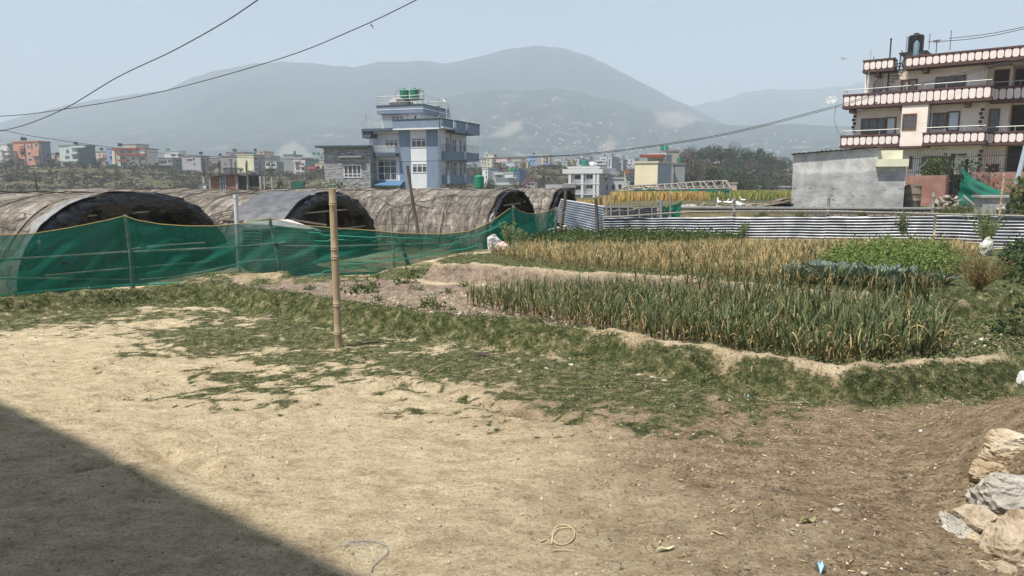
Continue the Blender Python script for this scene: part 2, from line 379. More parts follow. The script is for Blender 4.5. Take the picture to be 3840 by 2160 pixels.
def mountain(name, prof, Rr, R0, R1, mat, seed, amp, power=1.2):
    us = np.linspace(prof[0][0]*S, prof[-1][0]*S, 760); vs = np.interp(us, [a*S for a, b in prof], [b*S for a, b in prof])
    vs = vs+fbm(us/60+seed, us*0+seed, 4)*5
    kk = uk(us); H = EYE+(690-vs)/F*Rr*1.0+0
    ts = np.concatenate([np.linspace(0, 1, 90), np.linspace(1.06, 1.6, 8)])
    K, T = np.meshgrid(kk, ts, indexing='ij'); Hh = np.repeat(H[:,None], len(ts), 1)
    Yd = np.where(T <= 1, R0+(Rr-R0)*T, Rr+(R1-Rr)*(T-1)/.6)
    X = K*Yd
    prf = np.where(T <= 1, np.clip(T, 0, 1)**power, 1-sst(1, 1.7, T))
    n = fbm(X/490+seed, Yd/630+seed*2, 5, .55); rdg = 1-np.abs(fbm(X/295+seed, Yd/1050+3, 4))*2
    env = np.clip(T*4, 0, 1)*np.clip((1-T)*3, 0, 1)*(T < 1)
    Z = -6+(Hh+6)*prf+amp*env*(n*.8+rdg*.5-.4)
    na_, nb_ = K.shape; I_ = (np.arange(na_-1)[:,None]*nb_+np.arange(nb_-1)[None,:]).ravel()
    me = npmesh(name, np.stack([X, Yd, Z], -1), np.stack([I_, I_+nb_, I_+nb_+1, I_+1], 1), [mat], smooth=True)
    U_ = 1920+KU*X/Yd; V_ = 690-(Z-EYE)/Yd*F; sc = np.zeros(U_.shape)
    for pg in SCARS: sc = np.maximum(sc, sst(-12, 8, sdp(U_, V_, pg)+10*fbm(U_/14, V_/9, 3)))
    at = me.attributes.new('scar', 'FLOAT', 'POINT'); at.data.foreach_set('value', sc.astype(np.float32).ravel())
    o = link(name, me); tag(o, kind='structure'); return (kk, Yd, Z)
def scarmat(m):
    N = m.node_tree.nodes; L = m.node_tree.links; p = N['Principled BSDF']; src = p.inputs['Base Color'].links[0].from_socket
    a = N.new('ShaderNodeAttribute'); a.attribute_name = 'scar'; x = N.new('ShaderNodeMix'); x.data_type = 'RGBA'; x.inputs[7].default_value = (.40,.34,.27,1)
    q = N.new('ShaderNodeMath'); q.operation = 'MULTIPLY'; q.inputs[1].default_value = .5; L.new(a.outputs['Fac'], q.inputs[0]); L.new(q.outputs[0], x.inputs[0]); L.new(src, x.inputs[6]); L.new(x.outputs[2], p.inputs['Base Color'])
scarmat(mm); scarmat(mm3)
M1 = mountain('mountain', RID, 3010, 1600, 4200, mm, 3.1, 95)
M2 = mountain('mountain', RID2, 4340, 2500, 5600, mm, 8.3, 70)
M3 = mountain('foothill', RID3, 2030, 1050, 2520, mm3, 5.7, 42, 1.35)
# haze: one closed box of even air round everything
def haze():
    m = bpy.data.materials.new('haze'); m.use_nodes = True; N = m.node_tree.nodes; L = m.node_tree.links
    N.remove(N['Principled BSDF']); v = N.new('ShaderNodeVolumePrincipled')
    v.inputs['Color'].default_value = (.80,.89,.965,1); v.inputs['Density'].default_value = HAZE; v.inputs['Anisotropy'].default_value = .0
    L.new(v.outputs[0], N['Material Output'].inputs['Volume'])
    b = MB().box(-8200, 8200, -62, 8600, -12, 900).build('haze', m); b.display_type = 'WIRE'; tag(b, kind='stuff')
HAZE = 4.5e-4
SC.cycles.volume_bounces = 3
haze()
# ================================================================ fences, tunnels, yard things
M_bam = mk('bamboo_dry', (.36,.27,.17), (.25,.18,.11), 6, .6, stretch=(8,8,.6), c3=(.42,.33,.22), spec=.35)
M_bamg = mk('bamboo_grey', (.20,.18,.155), (.34,.31,.27), 5, .8, stretch=(3,3,.8))
M_wood = mk('wood_dark', (.06,.045,.035), (.15,.12,.10), 6, .85, stretch=(4,4,.5))
M_tin = mk('zinc_sheet', (.29,.30,.32), (.15,.16,.175), 2.8, .46, metal=.9, spec=.5, detail=8)
M_tin2 = mk('zinc_sheet_pale', (.74,.76,.78), (.58,.60,.63), 2.8, .5, metal=.15)
M_tind = mk('zinc_sheet_dull', (.34,.34,.35), (.16,.15,.15), 2.4, .5, metal=.6)
M_pvc = mk('white_pipe', (.62,.65,.66), (.48,.50,.50), 3, .4)
M_conc = mk('concrete', (.36,.36,.35), (.27,.27,.26), 4, .9, bump=.3)
M_rope = mk('rope', (.05,.04,.03), (.12,.10,.08), 9, .9)
def pole(name, label, cat, a, b, r0, r1=None, mat=None, knots=0, group=None, bend=.0, parent=None):
    a, b = Vector(a), Vector(b); r1 = r1 or r0*.8; n = 14; m = MB(); pts = []; rr = []
    side = Vector((rnd.uniform(-1,1), rnd.uniform(-1,1), 0))*bend
    L = (b-a).length; ks = [] if not knots else (knots if isinstance(knots, (list, tuple)) else [(i+.6)/knots for i in range(knots)])
    tt = [(i/n, 1.) for i in range(n+1) if all(abs(i/n-k) > .03/L for k in ks)]
    for k in ks: tt += [(k-.02/L,1.),(k-.010/L,1.13),(k,1.0),(k+.010/L,1.13),(k+.02/L,1.)]
    for t, e in sorted(tt): pts.append(a.lerp(b, t)+side*math.sin(math.pi*t)); rr.append((r0+(r1-r0)*t)*e)
    m.tube(pts, rr, 12)
    o = m.build(name, mat, parent, smooth=True)
    if label: tag(o, label, cat, group)
    return o
M_bamk = mk('bamboo_ring', (.26,.18,.10), (.40,.30,.18), 20, .7)
base = GP(1270, 1301, -.01)
pole('bamboo_post', 'pale bamboo post standing alone in the grass between yard and green net', 'post', (base[0], base[1], zp(*base)-.1), W(1246, 708, base[1]-.02), .038, .035, M_bam, knots=[.15,.32,.60,.655,.915])
# ---- corrugated sheets
def corr(name, TL, TR, BL, BR, mat, ribs, amp=.017, nu=18, parent=None, wob=.006, per=7):
    TL, TR, BL, BR = map(Vector, (TL, TR, BL, BR)); n = ((TR-TL).cross(BL-TL)).normalized()
    nv = ribs*per; P = np.zeros((nv+1, nu+1, 3)); ph = rnd.random()*6
    for i in range(nv+1):
        s = i/nv
        for j in range(nu+1):
            t = j/nu; p = TL.lerp(TR, t).lerp(BL.lerp(BR, t), s)
            q = p+n*(amp*math.cos(2*math.pi*ribs*s)+wob*math.sin(t*9+ph)*(.4+s)+wob*.7*math.sin(t*23+ph+s*3))
            P[i,j] = q+Vector((0,0,wob*.8*math.sin(t*7+ph)))
    m = MB(); m.grid(P); o = m.build(name, mat, parent)
    o.data.polygons.foreach_set('use_smooth', [True]*len(o.data.polygons)); return o
A_, B_ = Vector((3.12,24.5,0)), Vector((13.05,18.6,0))
def onf(u, off=0):                    # point of the fence line seen at column u
    k = uk(u); d = B_-A_
    t = (k*A_.y-A_.x)/(d.x-k*d.y); p = A_+d*t
    return p+Vector((-.51,-.86,0))*off
def zat(v, y): return EYE-(v-690)/F*y
fr = empty('tin_fence', (0,0,0), 0, 'long low fence of silvery corrugated sheets along the far edge of the crop field', 'fence')
ftop = lambda u: np.interp(u, [2260,2480,2760,3110,3510,3840,4300], [816,814,812,811,807,811,814])
fh = lambda u: np.interp(u, [2260,2900,3500,3840,4300], [.80,.80,.82,.84,.84])
for a, b, e in [(2263,2478,0),(2474,2760,.02),(2757,3109,0),(3104,3513,.02),(3523,3900,0),(3890,4300,.02)]:
    pa, pb = onf(a, e), onf(b, e); za, zb = zat(ftop(a), pa.y), zat(ftop(b), pb.y)
    corr('sheet', (pa.x,pa.y,za), (pb.x,pb.y,zb), (pa.x,pa.y,za-fh(a)), (pb.x,pb.y,zb-fh(b)), M_tin, 10, nu=26, parent=fr, amp=.020, wob=.008)
for u, vt, r in [(2474,748,.05),(2760,738,.045),(3114,728,.045),(3508,720,.05),(3900,740,.05)]:
    p = onf(u, -.08); q = W(u-6, vt, p.y)
    pole('post', None, None, (p.x,p.y,zp(p.x,p.y)-.1), q, r, r*.85, M_bamg, knots=5, parent=fr)
rl = [(2262,814),(2340,812),(2420,806),(2500,800),(2600,795),(2700,793),(2900,792),(3140,793),(3350,798),(3517,803),(3700,807),(3900,812),(4300,815)]
m = MB(); pts = [W(u, v, onf(u, .07).y) for u, v in rl]; m.tube(pts, [.028+.004*math.sin(i*2.) for i in range(len(pts))], 8)
m.build('rail', M_bamg, fr, smooth=True)
# leaning sheets at the gate
gt = empty('tin_gate', (0,0,0), 0, 'two tilted corrugated sheets crossed between wooden posts at left end of tin fence', 'gate')
corr('sheet', W(2104,745,22.0), W(2266,772,22.7), W(2073,830,21.9), W(2258,880,22.6), M_tin2, 11, nu=14, parent=gt)
corr('sheet', W(2056,860,22.2), W(2240,812,22.9), W(2056,925,22.2), W(2250,872,22.9), M_tin2, 8, nu=14, parent=gt)
pole('post', None, None, W(2094,915,21.8), W(2123,716,21.9), .055, .05, M_wood, parent=gt, bend=.01)
pole('post', None, None, W(2243,900,22.4), W(2234,744,22.4), .055, .05, M_wood, parent=gt, bend=.01)
pole('post', None, None, W(2253,880,23.0), W(2252,741,23.0), .045, .04, M_wood, parent=gt, bend=.01)
# second small fence of dull sheets
f2 = empty('old_tin_fence', (0,0,0), 0, 'short fence of rusty grey corrugated sheets on bamboo stakes behind the tin gate', 'fence')
for a, b, t0, t1 in [(2282,2322,792,786),(2320,2354,789,788),(2353,2397,789,777),(2396,2445,779,775),(2443,2492,777,767)]:
    corr('sheet', W(a,t0,28.6), W(b,t1,28.8), W(a,828,28.6), W(b,828,28.8), M_tind, 7, nu=6, parent=f2, wob=.012)
for u, vt, r in [(2274,731,.04),(2292,739,.04),(2324,754,.03),(2355,764,.03),(2397,750,.035),(2445,760,.03)]:
    pole('stake', None, None, W(u+1,835,28.4), W(u,vt,28.4), r, r*.9, M_bamg, parent=f2, bend=.01)
pole('concrete_post', 'square pale concrete post at right end of the old grey sheets', 'post', W(2477,830,28.2), W(2476,750,28.2), .085, .085, M_conc)
pole('bamboo_stake', 'thin bamboo stake holding the torn green net behind the tin fence', 'post', W(2516,835,28.9), W(2514,728,28.9), .035, .03, M_bamg)
# ---- green shade net
def netmat(name, c, al):
    m = bpy.data.materials.new(name); m.use_nodes = True; N = m.node_tree.nodes; L = m.node_tree.links; p = N['Principled BSDF']
    p.inputs['Base Color'].default_value = (*c,1); p.inputs['Roughness'].default_value = .75; p.inputs['Specular IOR Level'].default_value = .15
    geo = N.new('ShaderNodeNewGeometry'); nz = N.new('ShaderNodeTexNoise'); nz.inputs['Scale'].default_value = 1.1; nz.inputs['Detail'].default_value = 7; L.new(geo.outputs['Position'], nz.inputs[0])
    mr = N.new('ShaderNodeMapRange'); mr.inputs[1].default_value = .3; mr.inputs[2].default_value = .7; mr.inputs[3].default_value = al-.16; mr.inputs[4].default_value = al+.10; L.new(nz.outputs[0], mr.inputs[0])
    t = N.new('ShaderNodeBsdfTransparent'); tr = N.new('ShaderNodeBsdfTranslucent'); tr.inputs[0].default_value = (*c,1)
    a = N.new('ShaderNodeMixShader'); a.inputs[0].default_value = .35; L.new(p.outputs[0], a.inputs[1]); L.new(tr.outputs[0], a.inputs[2])
    b = N.new('ShaderNodeMixShader'); L.new(mr.outputs[0], b.inputs[0]); L.new(t.outputs[0], b.inputs[1]); L.new(a.outputs[0], b.inputs[2]); L.new(b.outputs[0], N['Material Output'].inputs[0])
    return m
M_net = netmat('green_net', (.012,.150,.108), .77); M_nethem = mk('green_net_hem', (.012,.17,.12), (.02,.22,.15), 8, .7)
M_cord = mk('yellow_cord', (.42,.30,.10), (.30,.22,.09), 20, .7)
nk = [(-420,12.2),(0,13.6),(470,15.2),(1010,15.9),(1490,16.3),(1925,17.6),(2086,20.6)]
ntop = [(-420,850),(-200,880),(0,882),(120,876),(250,856),(360,834),(420,821),(470,808),(510,824),(600,840),(700,847),(800,847),(900,838),(960,827),(1010,817),(1060,828),(1150,846),(1260,855),(1400,864),(1500,874),(1650,878),(1750,868),(1810,848),(1870,812),(1905,785),(1925,774),(1945,790),(1985,803),(2030,800),(2065,788),(2086,779)]
nbot = [(-420,1150),(0,1114),(200,1094),(470,1075),(700,1064),(830,1056),(1000,1052),(1130,1050),(1250,1034),(1490,1024),(1650,1012),(1760,988),(1840,962),(1925,944),(2000,925),(2086,914)]
def nY(u): return float(np.interp(u, [a for a, b in nk], [b for a, b in nk]))
nf = empty('net_fence', (0,0,0), 0, 'long see-through green shade net fence slung between bamboo posts before the tunnels', 'fence')
us = np.linspace(-420, 2086, 340); vv = np.linspace(0, 1, 26)
P = np.zeros((len(us), len(vv), 3))
for i, u in enumerate(us):
    vt = np.interp(u, [a for a, b in ntop], [b for a, b in ntop]); vb = np.interp(u, [a for a, b in nbot], [b for a, b in nbot])
    for j, s in enumerate(vv):
        Y = nY(u); folds = .10*fbm(u/90+3*s, s*3.5+u/400, 3)*math.sin(math.pi*s)+.05*math.sin(s*9+u/130)*sst(1150,1500,u)*math.sin(math.pi*s)
        P[i,j] = W(u, vt+(vb-vt)*s, Y+float(folds)+.12*s)
m = MB(); m.grid(P); o = m.build('netting', M_net, nf); o.data.polygons.foreach_set('use_smooth', [True]*len(o.data.polygons))
m = MB(); m.tube([P[i,0]+np.array([0,-.01,0]) for i in range(0, len(us), 3)], .008, 5); m.build('cord', M_cord, nf)
m = MB()                                   # folded double hem at the foot and a few bunched folds
pts = [P[i,-1]+np.array([0,-.02,.03]) for i in range(0, len(us), 3)]; m.tube(pts, .03, 5)
for f0, f1, s0, s1 in [(1150,1900,.10,.25),(1180,1700,.28,.3),(1240,1860,.75,.55),(1130,1560,.93,.9)]:
    q = []
    for i, u in enumerate(us):
        if f0 <= u <= f1:
            t = (u-f0)/(f1-f0); s = s0+(s1-s0)*t+.05*math.sin(t*6+s0*9); j = min(len(vv)-1, int(s*(len(vv)-1))); q.append(P[i,j]+np.array([0,-.03,0]))
    m.tube(q[::2], .014, 5)
m.build('hem', M_nethem, nf, smooth=True)
for u, vt in [(470,806),(1010,814),(1490,862),(1925,772),(2086,777)]:
    Y = nY(u)+.20; t = {470:30, 1010:55, 1490:60, 1925:4, 2086:-4}[u]
    pole('post', None, None, W(u+t, np.interp(u,[a for a,b in nbot],[b for a,b in nbot])+22, Y+.1), W(u,vt,Y), .045, .035, M_bamg, knots=5, parent=nf, bend=.02)
for pts_, r, off in [([(-420,1000),(0,974),(220,962),(470,945)],.026,.26),([(455,946),(700,936),(900,925),(1075,909)],.026,.26),([(-200,1046),(0,1044),(180,1044),(495,1049)],.022,.26),
                ([(525,1049),(650,1040),(800,1012),(930,980),(1050,972)],.02,.26),([(170,1034),(360,1016),(480,1006)],.018,.34),([(500,1004),(700,988),(800,978)],.018,.34),([(480,935),(640,918),(770,910)],.018,.34),([(1010,922),(1250,924),(1500,916),(1620,914)],.022,.26),([(560,1072),(720,1066)],.014,-.05)]:
    m = MB(); m.tube([W(u, v, nY(u)+off) for u, v in pts_], r, 8); m.build('rail', M_bamg, nf, smooth=True)
m = MB()
for u, v, r in [(243,988,9),(786,945,8),(812,988,4),(1036,919,7),(1020,917,4)]:
    c = W(u, v, nY(u)-.1); rr = r/F*nY(u)
    m.lathe(0, 0, [(rr,0),(rr*.8,.004)], 9); n0 = len(m.v)-18
    for k in range(18):
        x, y, z = m.v[n0+k]; m.v[n0+k] = (c.x+x*1.2, c.y+z, c.z+y*.9+rr*.3*math.sin(k*2))
m.build('tear', mk('dark_hole', (.008,.01,.01), (.012,.015,.014)), nf)
# ---- scrap nets elsewhere
def scrap(label, TL, TR, BL, BR, sag=.05, n=14, mat=None):
    TL, TR, BL, BR = map(Vector, (TL, TR, BL, BR)); P = np.zeros((n+1, n+1, 3))
    for i in range(n+1):
        for j in range(n+1):
            s, t = i/n, j/n; p = TL.lerp(TR, t).lerp(BL.lerp(BR, t), s)
            P[i,j] = p+Vector((0, sag*float(fbm(t*4+TL.x, s*4, 2)), -sag*math.sin(math.pi*t)*(1-s*.5)))
    m = MB(); m.grid(P); o = m.build('green_net', mat or M_nets, None); o.data.polygons.foreach_set('use_smooth', [True]*len(o.data.polygons))
    return tag(o, label, 'net')
M_nets = netmat('green_net_dense', (.012,.21,.145), .88)
scrap('torn triangle of green net hung on a stake behind the tin fence', W(2516,768,28.8), W(2559,748,28.8), W(2516,812,28.8), W(2550,812,28.8), .08)
scrap('dark bunched strip of green net beside the concrete post', W(2488,768,28.6), W(2512,766,28.7), W(2490,812,28.6), W(2510,812,28.7), .12)
# ---- tunnels
def jute():
    m = bpy.data.materials.new('jute_cover'); m.use_nodes = True; N = m.node_tree.nodes; L = m.node_tree.links; p = N['Principled BSDF']
    p.inputs['Roughness'].default_value = .95; p.inputs['Specular IOR Level'].default_value = .1
    a = N.new('ShaderNodeAttribute'); a.attribute_name = 'wrap'
    def nz(sc, st, d=8, r=.7):
        mp = N.new('ShaderNodeMapping'); mp.inputs['Scale'].default_value = st; L.new(a.outputs['Vector'], mp.inputs[0])
        n = N.new('ShaderNodeTexNoise'); n.inputs['Scale'].default_value = sc; n.inputs['Detail'].default_value = d; n.inputs['Roughness'].default_value = r; n.inputs['Distortion'].default_value = .6; L.new(mp.outputs[0], n.inputs[0]); return n.outputs[0]
    def rp(src, st):
        c = N.new('ShaderNodeValToRGB'); e = c.color_ramp.elements; e[0].position, e[1].position = st[0][0], st[-1][0]; e[0].color = (*st[0][1],1); e[1].color = (*st[-1][1],1)
        for q, k in st[1:-1]: x = e.new(q); x.color = (*k,1)
        L.new(src, c.inputs[0]); return c.outputs[0]
    c = rp(nz(1., (5,1.1,1), 12, .8), [(.3,(.045,.04,.035)),(.42,(.14,.125,.11)),(.52,(.27,.25,.225)),(.60,(.46,.435,.395)),(.72,(.70,.67,.62))])
    c2 = rp(nz(1., (.9,.7,1), 6), [(.36,(.5,.47,.44)),(.55,(.95,.93,.90)),(.72,(1,1,1))])
    mx = N.new('ShaderNodeMix'); mx.data_type = 'RGBA'; mx.blend_type = 'MULTIPLY'; mx.inputs[0].default_value = .9; L.new(c, mx.inputs[6]); L.new(c2, mx.inputs[7])
    c3 = rp(nz(14., (2,1,1), 5), [(.34,(.45,.42,.4)),(.5,(1,1,1))])
    my = N.new('ShaderNodeMix'); my.data_type = 'RGBA'; my.blend_type = 'MULTIPLY'; my.inputs[0].default_value = .8; L.new(mx.outputs[2], my.inputs[6]); L.new(c3, my.inputs[7])
    br = N.new('ShaderNodeTexBrick'); br.inputs['Scale'].default_value = 1; br.inputs['Brick Width'].default_value = 1.5; br.inputs['Row Height'].default_value = .85; br.inputs['Mortar Size'].default_value = .018; br.inputs['Mortar Smooth'].default_value = .5
    br.inputs['Color1'].default_value = (1,.98,.95,1); br.inputs['Color2'].default_value = (.62,.60,.58,1); br.inputs['Mortar'].default_value = (.12,.10,.08,1)
    nd = N.new('ShaderNodeTexNoise'); nd.inputs['Scale'].default_value = 1.4; nd.inputs['Detail'].default_value = 4; L.new(a.outputs['Vector'], nd.inputs[0]); va = N.new('ShaderNodeVectorMath'); va.operation = 'MULTIPLY_ADD'; va.inputs[1].default_value = (.5,.5,.5); L.new(nd.outputs['Color'], va.inputs[0]); L.new(a.outputs['Vector'], va.inputs[2]); L.new(va.outputs[0], br.inputs[0])
    mz = N.new('ShaderNodeMix'); mz.data_type = 'RGBA'; mz.blend_type = 'MULTIPLY'; mz.inputs[0].default_value = .8; L.new(my.outputs[2], mz.inputs[6]); L.new(br.outputs[0], mz.inputs[7])
    L.new(mz.outputs[2], p.inputs['Base Color'])
    b = N.new('ShaderNodeBump'); b.inputs['Strength'].default_value = .9; b.inputs['Distance'].default_value = .06; L.new(nz(1., (7,.6,1), 8), b.inputs['Height']); L.new(b.outputs[0], p.inputs['Normal'])
    return m
M_jute = jute()
M_blk = mk('black_plastic', (.007,.008,.009), (.02,.021,.023), 5, .36, bump=1., spec=.5, bscale=7)
M_grp = mk('grey_plastic', (.06,.063,.067), (.13,.135,.14), 3, .5, bump=.5, spec=.5, bscale=14, stretch=(1,1,3))
M_pale = mk('pale_plastic_edge', (.26,.265,.27), (.17,.175,.18), 5, .7)
AXD = Vector((-math.sin(R(73)), math.cos(R(73)), 0))      # tunnels run away to the left
PER = Vector((math.cos(R(73)), math.sin(R(73)), 0))
def tunnel(label, c, wid, H, L, zb, seed, flap, patch=None, edge=False, bars=(), flat=.5):
    ro = empty('crop_tunnel', (c[0], c[1], zb), math.atan2(PER.y, PER.x), label, 'tunnel', 'sackcloth crop tunnels side by side')
    # local frame: x across the mouth, y away along the tunnel
    def prof(th, e=0):
        cx, sz = math.cos(th), math.sin(th)
        return (math.copysign(abs(cx)**.86, -cx)*(wid/2+e), abs(sz)**.92*(H+e))
    nl, nt = int(L*16), 90; V = np.zeros((nl, nt, 3)); U = np.zeros((nl, nt, 3))
    for i in range(nl):
        y = L*i/(nl-1)
        for j in range(nt):
            th = math.pi*j/(nt-1); s = th*(wid+H)*.42
            e = .05*float(fbm(y*2.6+seed, s*.35+seed, 4, .62))+.055*float(abs(fbm(y*.9+seed*3, s*.8+7, 3)))-.03*float(np.exp(-((y%1.45-.7+.12*math.sin(s*2))/.05)**2))
            x, z = prof(th, e); yy = y+ (.07*float(fbm(s*2+seed, 3.1, 3)) if i < 3 else 0)
            V[i,j] = (x, yy, z+.03*math.sin(y*1.1+seed)); U[i,j] = (y+seed*5, s, 0)
    I_ = (np.arange(nl-1)[:,None]*nt+np.arange(nt-1)[None,:]).ravel(); fc = np.stack([I_, I_+nt, I_+nt+1, I_+1], 1)
    me = npmesh('cover', V, fc, [M_jute], smooth=True); at = me.attributes.new('wrap', 'FLOAT_VECTOR', 'POINT'); at.data.foreach_set('vector', U.astype(np.float32).ravel())
    o = link('cover', me, ro)
    # tie ropes running along and across, drawn as thick dark seams
    m = MB()
    for k in range(int(4+H*2)):
        th0 = rnd.uniform(.12, .88)*math.pi; pts = []; y0 = rnd.uniform(0, L*.6); ln = rnd.uniform(1.5, 5)
        for i in range(24):
            y = min(L-.1, y0+ln*i/23); th = th0+.10*math.sin(y*1.3+k)+.05*math.sin(y*4+k*2); x, z = prof(th, .055); pts.append((x, y, z))
        m.tube(pts, .013, 5)
    for y in np.arange(.5, L-.3, 1.3):
        pts = [(lambda q: (q[0], y+.06*math.sin(th*7+y), q[1]))(prof(th, .05)) for th in np.linspace(.02, math.pi-.02, 44)]; m.tube(pts, .014, 5)
    for yy, a, b in [(.02,.0,math.pi)]:
        pts = [(lambda q: (q[0], yy+.03*math.sin(th*13), q[1]))(prof(th, .03)) for th in np.linspace(.02, math.pi-.02, 60)]; m.tube(pts, .04 if not edge else .02, 6)
    m.build('tie_rope', M_rope, ro, smooth=True)
    # dark plastic end wall set inside the mouth
    nx, nz = 60, 26; P = np.zeros((nx, nz, 3))
    for i in range(nx):
        th = math.pi*i/(nx-1); x, zt = prof(th, -.06)
        for j in range(nz):
            s = j/(nz-1); P[i,j] = (x, .95+.10*float(fbm(x*3+seed, s*2, 3))+.05*math.sin(x*11+seed), zt*s)
    m = MB(); m.grid(P); q = m.build('end_curtain', M_blk, ro); q.data.polygons.foreach_set('use_smooth', [True]*len(q.data.polygons))
    # crumpled flap hanging round the rim
    nn = 220; kk = 22; P = np.zeros((nn, kk, 3))
    for i in range(nn):
        t = i/(nn-1); th = math.pi*(.02+.96*t); dep = flap*(.6+.9*abs(float(fbm(t*6+seed, 1.7, 2))))*(.25+.75*math.sin(math.pi*t)**.5)
        for j in range(kk):
            s = j/(kk-1); x, z = prof(th, .04-dep*s*.9); w = float(fbm(t*26+seed, s*3.5, 4, .6))+.6*float(abs(fbm(t*50+s*3, s*6+seed, 3)))
            P[i,j] = (x+.05*w, -.12-.12*abs(w)-.10*math.sin(s*3.1)+.20*s*s, z-.10*s*dep+.05*w*s)
    m = MB(); m.grid(P); q = m.build('end_flap', M_blk, ro); q.data.polygons.foreach_set('use_smooth', [True]*len(q.data.polygons))
    def shellpatch(nm, mat, y0, y1, t0, t1, e):
        P = np.zeros((20, 50, 3))
        for i in range(20):
            for j in range(50):
                th = math.pi*(t0+(t1-t0)*j/49); x, z = prof(th, e+.02*float(fbm(i*.4, j*.3, 3))); P[i,j] = (x, y0+(y1-y0)*i/19+(.12*float(fbm(j*.25+seed, 2., 2)) if i == 19 else 0), z)
        m = MB(); m.grid(P); q = m.build(nm, mat, ro); q.data.polygons.foreach_set('use_smooth', [True]*len(q.data.polygons))
    if patch: shellpatch('plastic_patch', M_grp, -.05, patch, .02, .60, .11)
    if edge: shellpatch('plastic_edge', M_pale, -.08, .10, .02, .40, .09)
    for zb_, x0, x1 in bars:
        m = MB(); m.tube([(x0,-.02,zb_),((x0+x1)/2,-.03,zb_+.015),(x1,-.02,zb_+.03)], .028, 8); m.build('cross_bar', M_bamg, ro, smooth=True)
    return ro
tunnel('leftmost crop tunnel with wide black crumpled mouth and pale plastic edge', (-9.15,17.45), 6.2, 2.08, 16, -.72, 1.3, .62, edge=True, bars=[(1.62,-1.3,.5)])
tunnel('second crop tunnel from the left with grey plastic patch beside its black mouth', (-5.75,22.6), 5.7, 2.06, 13, -.8, 2.7, .50, patch=1.7, bars=[(1.55,-1.3,1.2),(.95,-1.7,2.6)])
tunnel('third crop tunnel with ragged brown sackcloth and narrow dark mouth, third from the left', (-.05,28.6), 6.2, 2.2, 22, -.86, 4.1, .12, bars=[(1.65,-1.,1.2),(1.0,-1.8,.6)])
tunnel('rightmost and farthest crop tunnel, half behind the tilted tin sheets', (2.5,36.2), 6.0, 2.2, 16, -.86, 6.6, .2, bars=[(1.6,-.9,.9)])
# shed of sheets behind the net
sh = empty('tin_shed', W(1000,1052,18.2), 0, 'small corrugated tin shed behind the green net with white sheet roof', 'shed')
def L_(o, p): return Vector(p)-o.location
def corrl(o, a, b, c, d, mat, ribs, **k): return corr('wall', L_(o,a), L_(o,b), L_(o,c), L_(o,d), mat, ribs, parent=o, **k)
corrl(sh, W(978,858,17.7), W(1180,858,18.6), W(985,1062,17.7), W(1186,1055,18.6), M_tin, 17, amp=.013)
corrl(sh, W(908,858,19.5), W(976,858,17.75), W(914,1056,19.5), W(983,1062,17.75), M_tin, 17, amp=.013)
rf = MB(); a, b, c, d = [L_(sh, p) for p in (W(896,838,19.6), W(1000,846,17.5), W(1205,868,18.6), W(1080,826,20.4))]
rf.add([a, b, c, d, a+Vector((0,0,.03)), b+Vector((0,0,.03)), c+Vector((0,0,.03)), d+Vector((0,0,.03))], [(0,1,2,3)[::-1],(4,5,6,7),(0,1,5,4),(1,2,6,5),(2,3,7,6),(3,0,4,7)])
rf.build('roof', mk('white_sheet', (.72,.72,.70), (.55,.54,.50), 3, .5), sh)
q = MB(); q.tube([L_(sh, W(838,827,19.4)), L_(sh, W(912,832,19.4))], .05, 8); q.build('beam', M_wood, sh, smooth=True)
q = MB(); q.tube([L_(sh, W(1090,826,20.3)), L_(sh, W(1225,846,20.3))], .04, 8); q.build('beam', M_wood, sh, smooth=True)
pole('white_pipe_post', 'upright pale plastic pipe with a capped top behind the green net', 'post', W(898,1052,17.0), W(884,738,17.0), .052, .052, M_pvc)
o = COL.objects['white_pipe_post']; m = MB(); c = W(883.5,735,17.0); m.tube([c-Vector((0,0,.05)), c+Vector((0,0,.03))], [.062,.058], 14); m.build('cap', M_pvc, o, smooth=True)
pole('leaning_pole', 'dark wooden pole leaning left in front of the third tunnel', 'pole', W(1580,935,19.5), W(1528,622,19.7), .05, .04, M_wood, bend=.02)
pole('thin_pole', 'thin dark pole rising from the scrub slope at far left', 'pole', W(143,742,40), W(128,640,40), .035, .03, M_wood)
pole('short_pole', 'short dark stub pole at lower left of the first tunnel mouth', 'pole', W(194,905,17.0), W(184,822,17.0), .05, .045, M_wood)
pole('grey_stake', 'slim weathered stake tied with pale cloth in front of third tunnel', 'pole', W(1480,1020,18.3), W(1464,790,18.4), .03, .025, M_bamg)
# ---- overhead wires
M_wire = mk('wire_black', (.03,.03,.03), (.05,.05,.05), 3, .6)
def wire(label, pts, r, n=10):
    P = [W(*p) for p in pts]; Q = []
    for i in range(len(P)-1):
        p0, p1, p2, p3 = P[max(i-1,0)], P[i], P[i+1], P[min(i+2,len(P)-1)]
        for k in range(n):
            t = k/n; Q.append(.5*((2*p1)+(p2-p0)*t+(2*p0-5*p1+4*p2-p3)*t*t+(3*p1-p0-3*p2+p3)*t**3))
    Q.append(P[-1]); m = MB(); m.tube(Q, r, 5); return tag(m.build('overhead_wire', M_wire, None), label, 'wire', 'overhead wires')
wire('upper overhead wire sagging from top left to the top edge near the middle', [(-300,520,24),(0,492,23),(220,418,21.5),(440,290,20),(640,195,18.5),(830,90,17),(960,4,16),(1150,-130,14.5)], .013)
wire('long overhead wire running from mid left edge up to the top centre', [(-300,440,27),(0,436,26),(225,412,25),(600,345,23.5),(1050,220,21.5),(1330,110,20),(1560,0,18.5),(1750,-110,17)], .013)
wire('double cable sagging low across the houses, upper strand', [(-200,470,52),(0,487,50),(150,515,50),(600,574,48),(1000,594,47),(1500,606,46),(1960,589,46),(2240,572,46),(2690,507,47),(3115,402,48),(3300,350,46),(3840,217,42),(4000,175,41)], .02)
